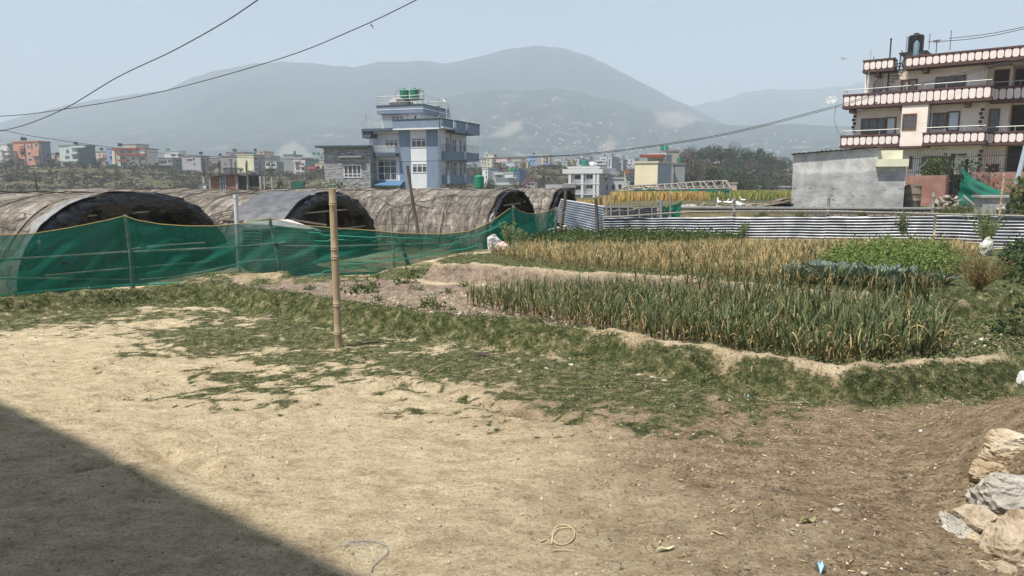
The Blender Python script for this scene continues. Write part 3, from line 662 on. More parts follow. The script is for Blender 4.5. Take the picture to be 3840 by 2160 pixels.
wire('double cable sagging low across the houses, lower strand', [(1900,597,46.3),(2100,585,46.3),(2240,577,46.3),(2690,512,47.3),(3115,408,48.3),(3300,356,46.3),(3840,225,42.3),(4000,182,41.3)], .018)
wire('faint wire above the pink house roof running to upper right corner', [(3478,157,45),(3600,150,43),(3720,134,42),(3840,108,41),(4000,70,40)], .02)
wire('faint upper wire over the pink house roof beside a lower one', [(3560,144,45),(3700,128,43),(3840,101,41),(4000,66,40)], .018)
wire('thin drop wire hanging from the dish corner of the pink house', [(3134,398,54.5),(3132,420,54.5),(3129,450,54.5),(3136,475,54.5),(3145,500,54.5),(3168,508,54.5)], .014)
# ================================================================ plants
M_gar = mk('garlic_green', (.06,.085,.028), (.14,.17,.06), 30, .55, transl=.25, spec=.4)
M_gar2 = mk('garlic_bluish', (.05,.075,.035), (.10,.13,.055), 30, .5, transl=.2, spec=.4)
M_dry = mk('leaf_straw', (.42,.33,.16), (.56,.46,.26), 30, .7, transl=.3)
M_dry2 = mk('leaf_ochre', (.33,.22,.09), (.44,.33,.15), 30, .7, transl=.25)
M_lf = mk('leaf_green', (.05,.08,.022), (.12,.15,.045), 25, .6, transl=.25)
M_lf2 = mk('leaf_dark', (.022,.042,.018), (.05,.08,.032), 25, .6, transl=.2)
M_lf3 = mk('leaf_bright', (.085,.13,.03), (.15,.20,.055), 25, .6, transl=.3)
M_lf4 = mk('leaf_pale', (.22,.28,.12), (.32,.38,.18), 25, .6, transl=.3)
M_brs = mk('leaf_rust', (.20,.14,.055), (.29,.21,.09), 25, .7, transl=.2)
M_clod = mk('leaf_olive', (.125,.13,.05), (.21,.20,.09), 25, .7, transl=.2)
def strip(V, Fc, MI, pts, wid, side, mi):
    b = len(V)
    for p, w in zip(pts, wid): V.append(p-side*w/2); V.append(p+side*w/2)
    for i in range(len(pts)-1): Fc.append((b+2*i, b+2*i+1, b+2*i+3, b+2*i+2)); MI.append(mi)
def garlic(seed, h=.42, nl=7, dry=.25, dry_mat=(2,3)):
    r = random.Random(seed); V = []; Fc = []; MI = []
    strip(V, Fc, MI, [Vector((0,0,0)), Vector((.005,0,h*.3)), Vector((.0,.005,h*.5))], [.016,.012,.008], Vector((1,0,0)), 3 if r.random() < dry*1.6 else 0)
    for k in range(nl):
        a = r.random()*6.283; d = Vector((math.cos(a), math.sin(a), 0)); sd = Vector((-d.y, d.x, 0))
        l = h*r.uniform(.55, 1.0); h0 = h*r.uniform(.05, .38); out = r.uniform(.10, .62); dr = r.random() < dry
        drp = r.uniform(.1, .85)*(2.2 if dr else 1); pts = []
        for i in range(6):
            t = i/5; pts.append(d*(out*l*t**1.25)+Vector((0, 0, h0+l*(t-drp*.55*t**2.6))))
        w = r.uniform(.010, .017)*(.8 if dr else 1); strip(V, Fc, MI, pts, [w*.8,w,w*.9,w*.7,w*.45,.002], (sd+Vector((0,0,r.uniform(-.5,.5)))).normalized(), r.choice(dry_mat) if dr else r.choice((0,0,1)))
    return np.array(V), np.array(Fc), np.array(MI)
def tuft(seed, n=60, rx=.25, rz=.25, sz=.035, mats=(0,), flat=.0, dome=True, lean=None):
    r = np.random.default_rng(seed); k = max(3, n//14)
    cc = r.normal(size=(k, 3)); cc /= np.linalg.norm(cc, axis=1)[:,None]; cc *= r.uniform(.35, .95, (k, 1))
    c = cc[r.integers(0, k, n)]+r.normal(size=(n, 3))*.22
    c = c*np.array([rx, rx, rz]); c[:,2] = np.abs(c[:,2]) if dome else c[:,2]
    return cards(c, sz*r.uniform(.6, 1.3, n), r, mats, flat)
def cards(c, s, r, mats, flat=0., asp=.6):
    n = len(c); a = r.normal(size=(n, 3)); a[:,2] *= (1-flat); a /= np.linalg.norm(a, axis=1)[:,None]
    b = r.normal(size=(n, 3)); b[:,2] *= (1-flat); b -= (b*a).sum(1)[:,None]*a; b /= np.linalg.norm(b, axis=1)[:,None]
    a = a*s[:,None]*.5; b = b*s[:,None]*.5*asp
    V = np.stack([c-a, c-b, c+a, c+b], 1).reshape(-1, 3); Fc = np.arange(4*n).reshape(n, 4)
    return V, Fc, r.choice(mats, n)
def place(protos, xs, ys, sc, rot, zoff=0., zf=None):
    VV = []; FF = []; MM = []; b = 0
    zs = zg(np.array(xs), np.array(ys)) if zf is None else zf
    for i, (x, y, s, a) in enumerate(zip(xs, ys, sc, rot)):
        V, Fc, MI = protos[i % len(protos)]; c, d = math.cos(a)*s, math.sin(a)*s
        q = V[:,2]*s; tx, ty = rng.normal(0, .09, 2); VV.append(np.stack([V[:,0]*c-V[:,1]*d+x+q*tx, V[:,0]*d+V[:,1]*c+y+q*ty, V[:,2]*s+zs[i]+zoff], 1)); FF.append(Fc+b); MM.append(MI); b += len(V)
    return np.concatenate(VV), np.concatenate(FF), np.concatenate(MM)
def scatter(poly, step, jit=.35):
    P = np.array(poly); x0, y0 = P.min(0); x1, y1 = P.max(0)
    X, Y = np.meshgrid(np.arange(x0, x1, step), np.arange(y0, y1, step)); X = X.ravel(); Y = Y.ravel()
    X = X+rng.uniform(-jit, jit, len(X))*step; Y = Y+rng.uniform(-jit, jit, len(Y))*step
    k = sdp(X, Y, poly) > 0; return X[k], Y[k]
GM = [M_gar, M_gar2, M_dry, M_dry2]
# lower bed of green garlic
BED = [GP(u, v, .03) for u, v in [(1745,1150),(1900,1185),(2100,1222),(2300,1262),(2500,1300),(2700,1338),(2850,1362),(3050,1390),(3250,1398),(3430,1378),(3530,1330),(3560,1240),(3520,1165),(3380,1180),(3200,1160),(3000,1150),(2800,1130),(2500,1108),(2200,1094),(2000,1090),(1880,1100),(1800,1120)]]
gx, gy = scatter(BED, .088); o_ = np.argsort(gy); gx, gy = gx[o_], gy[o_]
GP_ = [garlic(100+i, .345+.012*(i % 5), 8+i % 3, .27) for i in range(9)]
gmesh = [npmesh('garlic_leaves', V, Fc, GM, MI) for V, Fc, MI in GP_]
zz = zg(gx, gy)
for i in range(min(290, len(gx))):
    o = link('garlic_plant', gmesh[i % 9]); s = rnd.uniform(.62, 1.3)*float(np.interp(gx[i], [0,2,4], [.85,1.,1.1])); o.location = (gx[i], gy[i], zz[i]-.01); o.rotation_euler = (rnd.uniform(-.2,.2), rnd.uniform(-.2,.2), rnd.random()*6.28); o.scale = (s, s, s*rnd.uniform(.9,1.1))
    tag(o, 'green garlic plant with arching leaves near the front edge of the lower bed', 'garlic plant', 'garlic plants at the front of the lower bed')
n = len(gx)-290
V, Fc, MI = place(GP_, gx[290:], gy[290:], rng.uniform(.62, 1.28, n)*np.interp(gy[290:], [6,8,10,12], [1.05,.95,.8,.65])*np.interp(gx[290:], [-1,1,3], [.75,.9,1]), rng.uniform(0, 6.28, n))
tag(link('garlic_bed', npmesh('garlic_bed', V, Fc, GM, MI)), 'dense rows of green garlic filling the lower bed behind the front plants', 'crop', kind='stuff')
print('garlic', len(gx))
# upper field of dry garlic
UPF = [GP(u, v, z) for u, v, z in [(1830,975,.15),(1950,1000,.2),(2200,1028,.2),(2450,1042,.2),(2700,1064,.2),(2900,1082,.2),(2985,1075,.2),(3060,1020,.15),(3250,985,.1),(3500,990,.1),(3640,1010,.1),(3700,960,.1),(3560,920,-.1),(3200,915,-.1),(2750,915,-.1),(2560,935,0),(2380,960,0),(2150,960,0),(1980,952,.05)]]
ux, uy = scatter(UPF, .125); DP = [garlic(300+i, .30, 6, .78, (2,2,3)) for i in range(9)]
n = len(ux); V, Fc, MI = place(DP, ux, uy, rng.uniform(.75, 1.2, n), rng.uniform(0, 6.28, n))
tag(link('dry_garlic_field', npmesh('dry_garlic', V, Fc, GM, MI)), 'straw coloured drying garlic crop covering the upper terrace', 'crop', kind='stuff'); print('upper', n)
# leafy green patches
POT = [GP(u, v, z) for u, v, z in [(2040,905,-.05),(2110,890,-.1),(2250,878,-.15),(2500,885,-.15),(2750,893,-.15),(2780,915,-.12),(2560,938,0),(2380,962,0),(2150,965,0),(1960,960,.05),(1930,945,0),(1990,925,0)]]
px_, py_ = scatter(POT, .17); tp = [tuft(40+i, 80, .15, .30, .05, (0,0,1,2)) for i in range(6)]; n = len(px_)
V, Fc, MI = place(tp, px_, py_, rng.uniform(.8, 1.35, n), rng.uniform(0, 6.28, n))
tag(link('potato_crop', npmesh('potato_crop', V, Fc, [M_lf, M_lf2, M_lf3], MI)), 'dense dark green leafy crop in front of the tin gate and fence', 'crop', kind='stuff')
CAR = [GP(u, v, z) for u, v, z in [(3060,1050,.18),(3120,1000,.15),(3300,975,.1),(3520,985,.1),(3590,1020,.15),(3570,1070,.18),(3300,1062,.2),(3150,1068,.2)]]
px_, py_ = scatter(CAR, .12); tp = [tuft(60+i, 60, .10, .34, .04, (0,0,1)) for i in range(6)]; n = len(px_)
V, Fc, MI = place(tp, px_, py_, rng.uniform(.8, 1.25, n), rng.uniform(0, 6.28, n))
tag(link('carrot_crop', npmesh('carrot_crop', V, Fc, [mk('leaf_carrot', (.15,.21,.05), (.22,.28,.08), 25, .6, transl=.3), M_lf3], MI)), 'bright feathery green crop behind the cabbages', 'crop', kind='stuff')
RGT = [GP(u, v, z) for u, v, z in [(3770,1010,.1),(3840,960,.05),(4000,980,.1),(4000,1110,.2),(3840,1090,.2),(3760,1070,.2)]]
px_, py_ = scatter(RGT, .16); tp = [tuft(80+i, 60, .13, .28, .055, (0,1)) for i in range(5)]; n = len(px_)
V, Fc, MI = place(tp, px_, py_, rng.uniform(.8, 1.25, n), rng.uniform(0, 6.28, n))
tag(link('bean_crop', npmesh('bean_crop', V, Fc, [M_lf, M_lf2], MI)), 'dark leafy crop at the right edge beside the rusty bush', 'crop', kind='stuff')
# cabbages
M_cab = mk('cabbage_leaf', (.11,.15,.125), (.21,.26,.22), 14, .5, transl=.15, spec=.4, c3=(.15,.19,.16)); M_cabg = mk('cabbage_heart', (.16,.22,.12), (.22,.30,.18), 12, .5)
def cabbage(seed, R_=.24):
    r = random.Random(seed); m = MB()
    for k in range(13):
        a = k*2.4+r.uniform(-.3,.3); lv = k/12; el = .25+1.0*lv; ln = R_*(1.15-.55*lv); wd = ln*.95; n = 7; P = np.zeros((n, n, 3))
        d = Vector((math.cos(a), math.sin(a), 0)); sd = Vector((-d.y, d.x, 0))
        for i in range(n):
            t = i/(n-1); rr = ln*t; e = el*(1-.35*t)+(.25*t*t)
            c = d*(math.cos(e)*rr)+Vector((0,0,math.sin(e)*rr+.04))
            w = wd*math.sin(math.pi*(.12+.8*t)**.8)*.62
            for j in range(n):
                q = (j/(n-1)-.5)*2; ruf = .022*math.sin(q*9+k+t*5)*abs(q)*t
                P[i,j] = c+sd*(w*q)+Vector((0,0,.16*w*q*q+ruf))+d*(ruf-.25*w*q*q*lv)
        m.grid(P, 0 if lv < .72 else 1)
    return m
cab = [cabbage(i) for i in range(4)]
cabm = []
for i, c in enumerate(cab):
    o = c.build('leaves', [M_cab, M_cabg]); o.data.polygons.foreach_set('use_smooth', [True]*len(o.data.polygons)); cabm.append(o.data); bpy.data.objects.remove(o)
CABS = [(2995,1072,'leftmost cabbage, spreading blue-grey leaves at the terrace corner'),(3040,1066,'second cabbage from the left, upright grey leaf catching light'),(3075,1058,'cabbage behind the second one, leaves mixed with green crop'),(3125,1074,'cabbage with one broad folded leaf left of the dense group'),(3165,1085,'cabbage at the left side of the dense cabbage group'),(3205,1096,'low round cabbage with pale heart in the dense group'),(3245,1084,'tallest cabbage with an upright curled leaf in mid group'),(3278,1098,'open cabbage right of the tallest one'),(3320,1100,'cabbage with pale ribs right of the group middle'),(3352,1086,'cabbage standing behind the pale ribbed one'),(3382,1100,'cabbage at the right end of the dense group'),(3440,1082,'small greener cabbage to the right of the group'),(3490,1090,'small cabbage beside bare soil near the rusty bush'),(3530,1080,'rightmost small cabbage next to the rusty bush')]
for i, (u, v, lb) in enumerate(CABS):
    x, y = GP(u, v+4, .2); o = link('cabbage', cabm[i % 4]); s = (1.25 if 3100 < u < 3400 else 1.1) if u < 3420 else .85; o.location = (x, y, zp(x, y)-.02); o.scale = (s, s, s*1.25); o.rotation_euler = (rnd.uniform(-.2,.2), rnd.uniform(-.2,.2), i*1.7); tag(o, lb, 'cabbage', 'cabbages on the terrace edge')
# potato plants on the bare plot and other single plants
def bush(name, label, cat, x, y, proto, mats, s=1., group=None, stems=0, sr=.2, sh_=.3, sm=None, z=None):
    z = zp(x, y) if z is None else z
    if stems:
        ro = empty(name, (x, y, z), rnd.random()*6, label, cat, group); V, Fc, MI = proto; link('foliage', npmesh('foliage', V*s, Fc, mats, MI), ro)
        m = MB()
        for k in range(stems):
            a = k*2.4; e = Vector((math.cos(a)*sr*rnd.uniform(.3,1), math.sin(a)*sr*rnd.uniform(.3,1), sh_*rnd.uniform(.6,1))); m.tube([(0,0,-.02), e*.5+Vector((0,0,.02)), e], [.007,.005,.002], 4)
        m.build('stems', sm or M_clod, ro); return ro
    V, Fc, MI = proto; o = link(name, npmesh(name, V*s, Fc, mats, MI)); o.location = (x, y, z); return tag(o, label, cat, group)
PLP = [(1160,1088,.55,'small dark potato plant left in the bare plot, near the bamboo post'),(1340,1100,1.2,'broad potato plant just right of the bamboo post'),(1395,1082,1.1,'potato plant touching the broad one on its far side'),(1420,1130,.5,'little pale green seedling right of the bamboo post'),(1530,1062,1.3,'wide potato plant at the back middle of bare plot'),(1562,1086,.6,'small plant in front of the wide back potato plant'),(1600,1150,.9,'low potato plant lying toward the front of bare plot'),(1640,1158,.7,'low sprawling plant touching the front potato plant'),(1690,1165,.35,'tiny green sprout left of the garlic bed'),(1680,1100,.5,'small sprout at middle right of the bare plot'),(1740,1072,.6,'weedy sprig at the foot of the crumbling terrace'),(1500,1160,.4,'tiny dark weed at the plot front')]
for i, (u, v, s, lb) in enumerate(PLP):
    x, y = GP(u, v, .03); bush('potato_plant', lb, 'plant', x, y, tuft(500+i, 90, .20, .17, .055, (0,0,1,2), dome=True), [M_lf, M_lf2, M_lf3], s, 'plants on the bare plot', stems=5, sr=.2*s, sh_=.2*s)
def feather(seed, h, w, n=26, m=20, sz=.02):
    r = random.Random(seed); V = []; Fc = []; MI = []
    for k in range(n):
        a = r.random()*6.28; ld = r.uniform(.05, 1)*w; hh = h*r.uniform(.55, 1); d = Vector((math.cos(a), math.sin(a), 0))
        pts = [d*(ld*t**1.5)+Vector((0,0,hh*t)) for t in (0,.35,.7,1.)]
        strip(V, Fc, MI, pts, [.006,.005,.004,.002], Vector((-d.y,d.x,0)), 0)
        for q in range(m):
            t = r.uniform(.3, 1); p = d*(ld*t**1.5)+Vector((0,0,hh*t)); e = Vector((r.uniform(-1,1), r.uniform(-1,1), r.uniform(.1,1))).normalized()*r.uniform(.04,.10)*(h**.5)
            strip(V, Fc, MI, [p, p+e*.6, p+e], [.004,sz*.5,.002], e.cross(Vector((.3,1,.2))).normalized(), r.choice((1,1,2)))
    return np.array(V), np.array(Fc), np.array(MI)
for i, (u, v, Y, h, w, lb) in enumerate([(3395,930,20.,.92,.34,'tall feathery pale weed in front of the tin fence near its joint'),(3715,965,17.5,1.0,.55,'widest feathery weed at the right end of the tin fence'),(3180,925,20.8,.62,.22,'thin wispy weed left of the tall feathery one at the fence'),(3300,925,20.6,.6,.16,'slim sparse weed stalk just left of the tall feathery weed'),(2795,905,22.,.55,.22,'feathery yellow-green weed before the middle of the tin fence'),(2720,905,22.6,.35,.2,'low feathery weed at fence foot left of the yellow-green one'),(1905,965,16.5,.62,.22,'yellowish upright weed beside the white sack'),(1955,935,17.3,.5,.16,'slim weed with yellow flowers right of the net post'),(3050,915,21.4,.45,.25,'wispy low weed at the foot of fence centre')]):
    x = uk(u)*Y; z = zp(x, Y); bush('feathery_weed', lb, 'weed', x, Y, feather(700+i, h*1.08, w*1.1, 46 if w > .3 else 26, 34 if w > .3 else 24, .03), [M_clod, M_lf4, M_lf3 if i in (4,6,7) else M_clod], 1, 'feathery weeds along the fences')
x, y = GP(3665, 1120, .2); bush('rusty_bush', 'round rusty brown bush at the right end of the terrace', 'bush', x, y, feather(801, .47, .40, 110, 22, .011), [M_brs, M_brs, M_clod], 1)
# creeping plants over bank and grass: tiny leaves
def cover(name, label, n, xr, yr, fn, sz, hfn, mats, w, flat=.45, seed=3, asp=.6):
    r = np.random.default_rng(seed); x = r.uniform(*xr, n); y = yr[0]+(yr[1]-yr[0])*r.random(n)**1.15
    k = np.abs(x) < y*.80+.3; x, y = x[k], y[k]
    g = fn(x, y); k = r.random(len(x)) < g; x, y = x[k], y[k]; z = zg(x, y); h = hfn(x, y)*r.random(len(x))
    c = np.stack([x, y, z+.004+h], 1); V, Fc, MI = cards(c, sz*r.uniform(.6, 1.5, len(x))*(1+.06*y), r, w, flat, asp)
    o = link(name, npmesh(name, V, Fc, mats, MI)); print(name, len(Fc)); return tag(o, label, 'ground cover', kind='stuff')
def gfn(x, y):
    g, l, s, f = masks(x, y); return np.clip((g+.35*fbm(x*9, y*9, 3)-.42)*2.2, 0, 1)*(1-.6*s)
def bankh(x, y): return .012+.035*np.exp(-(pdist(x, y, CREST)/.36)**4)
cover('grass', 'short trodden grass and creeping weeds over yard edge', 330000, (-9,7), (2.6,14.5), gfn, .014, lambda x, y: .020+0*x, [M_lf, M_clod, M_lf2, M_lf4], (0,0,1,1,2,3), .3, 3, .3)
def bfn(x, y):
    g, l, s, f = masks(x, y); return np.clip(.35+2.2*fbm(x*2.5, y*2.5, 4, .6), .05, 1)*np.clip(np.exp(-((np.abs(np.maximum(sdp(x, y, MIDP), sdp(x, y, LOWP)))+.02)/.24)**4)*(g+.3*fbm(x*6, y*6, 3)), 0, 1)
cover('creeping_weeds', 'mat of creeping weeds on the earth bank, leaves darkened for its shaded face', 330000, (-8,6.5), (4.4,13.5), bfn, .0135, bankh, [M_lf2, M_lf, M_clod, M_lf4], (0,0,0,1,1,2), .2, 4)  # mostly dark leaf mix, puts the shade of the bank face into the colour
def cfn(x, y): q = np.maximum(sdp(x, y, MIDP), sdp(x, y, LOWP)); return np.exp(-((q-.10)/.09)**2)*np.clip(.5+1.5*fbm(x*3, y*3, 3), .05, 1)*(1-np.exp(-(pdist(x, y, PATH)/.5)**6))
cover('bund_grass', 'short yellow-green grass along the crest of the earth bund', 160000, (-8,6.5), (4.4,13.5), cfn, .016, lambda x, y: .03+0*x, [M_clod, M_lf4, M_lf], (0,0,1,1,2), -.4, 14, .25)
def tfn(x, y): u_ = sdp(x, y, UPPER); return np.clip(np.exp(-((u_-.22)/.13)**2)*.9, 0, 1)*(y < 14)*np.clip(.5+fbm(x*3, y*3, 3)*1.6, 0, 1)
cover('terrace_grass', 'tufty grass along the crest of upper terrace edge', 70000, (-2,9), (8.5,14), tfn, .022, lambda x, y: .05+0*x, [M_lf, M_clod, M_lf4], (0,1,1,2), -.5, 5, .3)
def sfn(x, y): m_ = sdp(x, y, MIDP); return (m_ > .2)*np.clip((x-1.6)*1.2, 0, 1)*(.45+.5*fbm(x*4, y*4, 3))*(sdp(x, y, UPPER) < 0)
cover('bed_weeds', 'small weeds covering the soil among lower garlic rows', 70000, (1,7.5), (5.6,12), sfn, .022, lambda x, y: .04+0*x, [M_lf, M_lf2, M_clod], (0,1,2), .2, 6)
# far grain strips
def grain(name, label, poly, step, h, mats, w, seed):
    x, y = scatter(poly, step); r = np.random.default_rng(seed); z = zg(x, y); n = len(x); hh = h*r.uniform(.75, 1.1, n); a = r.uniform(0, 6.28, n); wd = .008+.0005*y
    dx, dy = np.cos(a)*wd, np.sin(a)*wd; lx, ly = r.normal(size=n)*.09, r.normal(size=n)*.09
    V = np.stack([np.stack([x-dx, y-dy, z], 1), np.stack([x+dx, y+dy, z], 1), np.stack([x+dx*.8+lx, y+dy*.8+ly, z+hh], 1), np.stack([x-dx*.8+lx, y-dy*.8+ly, z+hh*.96], 1)], 1).reshape(-1, 3)
    tag(link(name, npmesh(name, V, np.arange(4*n).reshape(n, 4), mats, r.choice(w, n))), label, 'crop', kind='stuff'); print(name, n)
M_w1 = mk('ripe_grain', (.48,.30,.10), (.62,.42,.17), 3, .8, transl=.2); M_w2 = mk('yellow_grain', (.42,.36,.12), (.54,.48,.18), 3, .8, transl=.2); M_w3 = mk('green_grain', (.22,.25,.07), (.34,.36,.11), 3, .8, transl=.2)
grain('ripe_grain', 'orange ripe grain standing behind the tilted tin sheets', [(uk(2130)*43,43),(uk(2330)*44,44),(uk(2330)*56,56),(uk(2130)*56,56)], .11, .42, [M_w1, M_w2], (0,0,1), 1)
grain('yellow_grain', 'yellow ripe grain strip in front of the bamboo frame', [(uk(2300)*50,50),(uk(2650)*53,53),(uk(2640)*62,62),(uk(2290)*58,58)], .13, .62, [M_w1, M_w2], (0,0,1), 2)
grain('green_grain', 'yellow-green grain strip left of the grey hut', [(uk(2640)*57,57),(uk(2990)*57,57),(uk(2990)*72,72),(uk(2645)*72,72)], .15, .62, [M_w3, M_w2], (0,0,0,1), 3)
# litter
M_straw = mk('straw', (.42,.31,.17), (.55,.45,.28), 9, .8)
def litter():
    r = np.random.default_rng(9); n = 9000; x = r.uniform(-1.5, 4, n); y = 2.1+5.4*r.random(n)**1.3; g, l, s, f = masks(x, y); k = (r.random(n) < l*.9+.02)&(np.abs(x) < y*.8); x, y = x[k], y[k]; n = len(x)
    a = r.uniform(0, 6.28, n); L = .004+.035*r.random(n)**2.5; w = r.uniform(.0015, .004, n); dx, dy = np.cos(a)*L, np.sin(a)*L; ex, ey = -np.sin(a)*w, np.cos(a)*w; z = zg(x, y)+.006
    z1 = zg(x+dx, y+dy)+.006+r.uniform(0,.008,n)
    V = np.stack([np.stack([x-ex, y-ey, z], 1), np.stack([x+dx-ex, y+dy-ey, z1], 1), np.stack([x+dx+ex, y+dy+ey, z1], 1), np.stack([x+ex, y+ey, z+.002], 1)], 1).reshape(-1, 3)
    tag(link('straw_litter', npmesh('straw_litter', V, np.arange(4*n).reshape(n, 4), [M_straw, M_wood, M_brs], r.choice((0,1,1,2,2), n))), 'bits of straw and twigs littering the dry brown ground', 'litter', kind='stuff')
litter()
# ---- stones
M_s1 = mk('stone_ochre', (.27,.19,.11), (.60,.54,.43), 6, .9, bump=1., stretch=(1,1.2,2.6), c3=(.44,.36,.25), detail=14, bscale=34); M_s2 = mk('stone_grey', (.27,.25,.215), (.48,.455,.40), 9, .95, bump=1., detail=14, bscale=40)
M_s3 = mk('stone_rust', (.22,.155,.095), (.54,.47,.36), 7, .9, bump=1., detail=14, bscale=36); M_s4 = mk('pebble', (.19,.165,.13), (.38,.34,.28), 5, .9, bump=.3, rndv=.35)
M_brk = mk('brick_bit', (.40,.15,.08), (.50,.22,.12), 8, .9)
def rockmesh(seed, dims, sub=4, cuts=9, rough=.10):
    r = random.Random(seed); bm = bmesh.new(); bmesh.ops.create_icosphere(bm, subdivisions=sub, radius=1)
    big = sub >= 5
    pl = [(Vector((r.gauss(0,1), r.gauss(0,1), r.gauss(0,1))).normalized(), r.uniform(.60, .86)) for _ in range(cuts)]
    st = Vector((r.uniform(-.4,.4), r.uniform(-.4,.4), 1)).normalized()
    for v in bm.verts:
        p = v.co.copy(); p = Vector([math.copysign(abs(c)**.72, c) for c in p]) if big else p
        for n_, d in pl:
            q = p.dot(n_)
            if q > d: p -= n_*(q-d)*.96
        f = float(fbm(p.x*2+seed, p.y*2+p.z*1.7, 4)); g = float(fbm(p.x*7+seed, p.z*8+p.y*5, 4, .6)); p *= 1+rough*f+rough*.45*g
        if big: h = p.dot(st)*5+f*1.4; p *= 1+.045*((h-math.floor(h))**3)-.03
        v.co = Vector((p.x*dims[0], p.y*dims[1], p.z*dims[2]))
    me = bpy.data.meshes.new('stone'); bm.to_mesh(me); bm.free(); me.polygons.foreach_set('use_smooth', [sub > 2 and not big]*len(me.polygons)); return me
def stone(label, u, v, Y, w, h, d, mat, rot, seed, group='stones piled on the earth heap at lower right'):
    c = W(u, v, Y); me = rockmesh(seed, (w*.56, d*.56, h*.56), 5, 13, .16); me.materials.append(mat); o = link('stone', me); o.location = c; o.rotation_euler = rot; return tag(o, label, 'stone', group)
def pz(px, Y): return px/F*Y
stone('big cream and ochre layered stone on top of the pile at right edge', 3835, 1715, 3.62, .44, .25, .3, M_s1, (.1,.15,.2), 1)
stone('jagged brown layered stone sticking out left of the topmost stone', 3705, 1790, 3.5, .15, .17, .2, M_s1, (.1,-.5,.3), 2)
stone('smooth grey boulder in the middle of the stone pile', 3850, 1885, 3.3, .42, .31, .3, M_s2, (.1,.1,.1), 3)
stone('rounded rusty stone left of the grey boulder', 3655, 1955, 3.2, .15, .15, .18, M_s3, (.2,.4,.1), 4)
stone('flat grey wedge stone at the left foot of the pile', 3590, 1985, 3.18, .15, .11, .16, M_s2, (.1,.55,.4), 5)
stone('large orange tan stone at the lower right corner', 3835, 2100, 2.95, .36, .40, .3, M_s3, (.1,-.2,.2), 6)
stone('upright cream slab stone left of the large orange stone', 3700, 2090, 3.05, .10, .27, .2, M_s1, (.0,.2,.1), 7)
stone('pale rounded earthy stone tucked under the jagged one', 3700, 1895, 3.36, .16, .16, .2, M_s2, (.3,.1,.1), 8)
stone('brown earthy stone wedged between the orange stone and grey boulder', 3775, 1985, 3.25, .20, .14, .2, M_s3, (.2,.1,.5), 12)
stone('ochre stone behind the top of the pile at right edge', 3880, 1660, 3.95, .4, .24, .3, M_s1, (.1,-.2,.5), 13)
stone('small tan stone at the foot between upright slab and rusty stone', 3650, 2035, 3.1, .09, .09, .1, M_s1, (.1,.2,.9), 14)
stone('dusty tan stone filling the pile behind the grey boulder', 3780, 1830, 3.6, .2, .16, .2, M_s2, (.2,.1,.9), 15)
stone('low tan stone at the very bottom of the pile', 3760, 2170, 2.85, .2, .14, .2, M_s3, (.1,.3,.2), 16)
stone('smooth white stone cut by right edge above the heap', 3845, 1415, 5.3, .09, .13, .1, mk('stone_white', (.62,.62,.58), (.72,.72,.68), 4, .8), (0,0,.2), 9, None)
PEB = [(3135,1922,.05,.022,M_s4,'flat pale stone chip in the brown litter, middle right'),(3550,1572,.06,.03,M_s4,'grey lump stone below the right end of the earthen curb'),(3415,1787,.028,.022,M_s2,'light pebble beside a dark one, right of centre'),(3393,1789,.03,.014,M_wood,'dark pebble left of the light pebble'),(3098,1966,.045,.014,M_s4,'flat grey chip by the dried leaf'),(3050,1978,.022,.014,M_s4,'small grey chip touching the dried leaf'),(3052,1946,.022,.012,M_brk,'pinkish chip above the dried leaf'),(2972,2000,.025,.018,M_s4,'pale pebble below left of the dried leaf'),(2755,1990,.03,.015,M_s1,'knobbly tan pebble left of the dried leaf'),(3463,1545,.018,.02,M_brk,'upright red brick fragment on the dirt at right'),(3450,1641,.03,.015,mk('chip_white', (.7,.7,.66), (.8,.8,.76), 5, .8),'white chip in the middle of right litter'),(2900,1680,.02,.01,M_s4,'small white chip in upper middle litter'),(2800,2140,.03,.018,M_s4,'rounded stone at bottom edge of the picture'),(3240,2155,.035,.016,M_s4,'pale stone cut by the bottom edge'),(2050,1382,.06,.03,M_s4,'pale clod at the grass edge, centre'),(1950,1390,.06,.018,M_s4,'flat white chip left of the pale clod'),(2140,1350,.05,.02,mk('paper_white', (.75,.75,.72), (.7,.7,.66), 5, .7),'small white scrap at foot of the bank'),(2400,1390,.10,.03,M_s4,'long pale clod where the curb begins'),(2450,1402,.08,.03,M_s4,'second pale clod along the curb foot'),(2490,1412,.07,.03,M_s4,'third pale clod along the curb foot'),(1010,1168,.11,.05,M_s4,'pale clod on the grass left of the post'),(905,1083,.16,.08,M_s1,'brown stone in the bare plot near the net'),(865,1085,.09,.06,M_s4,'pale stone beside the brown one near net')]
for i, (u, v, w, h, mt, lb) in enumerate(PEB):
    x, y = GP(u, v); me = rockmesh(50+i, (w/2, w/2.6, h/2), 2, 6); me.materials.append(mt); o = link('small_stone', me); o.location = (x, y, zp(x, y)+h*.25); o.rotation_euler = (0,0,i); tag(o, lb, 'stone')
pm = [rockmesh(90+i, (1,.75,.45), 1, 5, .2) for i in range(7)]
for q in pm: q.materials.append(M_s4)
for i in range(290):
    while True:
        x, y = rnd.uniform(-3, 3.6), rnd.uniform(2.3, 7)
        if abs(x) < y*.7 and rnd.random() < (.9 if x > 0.1+.1*(y-3) else .10): break
    o = link('pebble', pm[i % 7]); s = rnd.uniform(.003, .012); o.scale = (s, s, s); o.rotation_euler = (0,0,rnd.random()*6); o.location = (x, y, zp(x, y)+s*.2); tag(o, 'tiny pebble scattered on the dry yard', 'pebble', 'tiny pebbles on the yard')
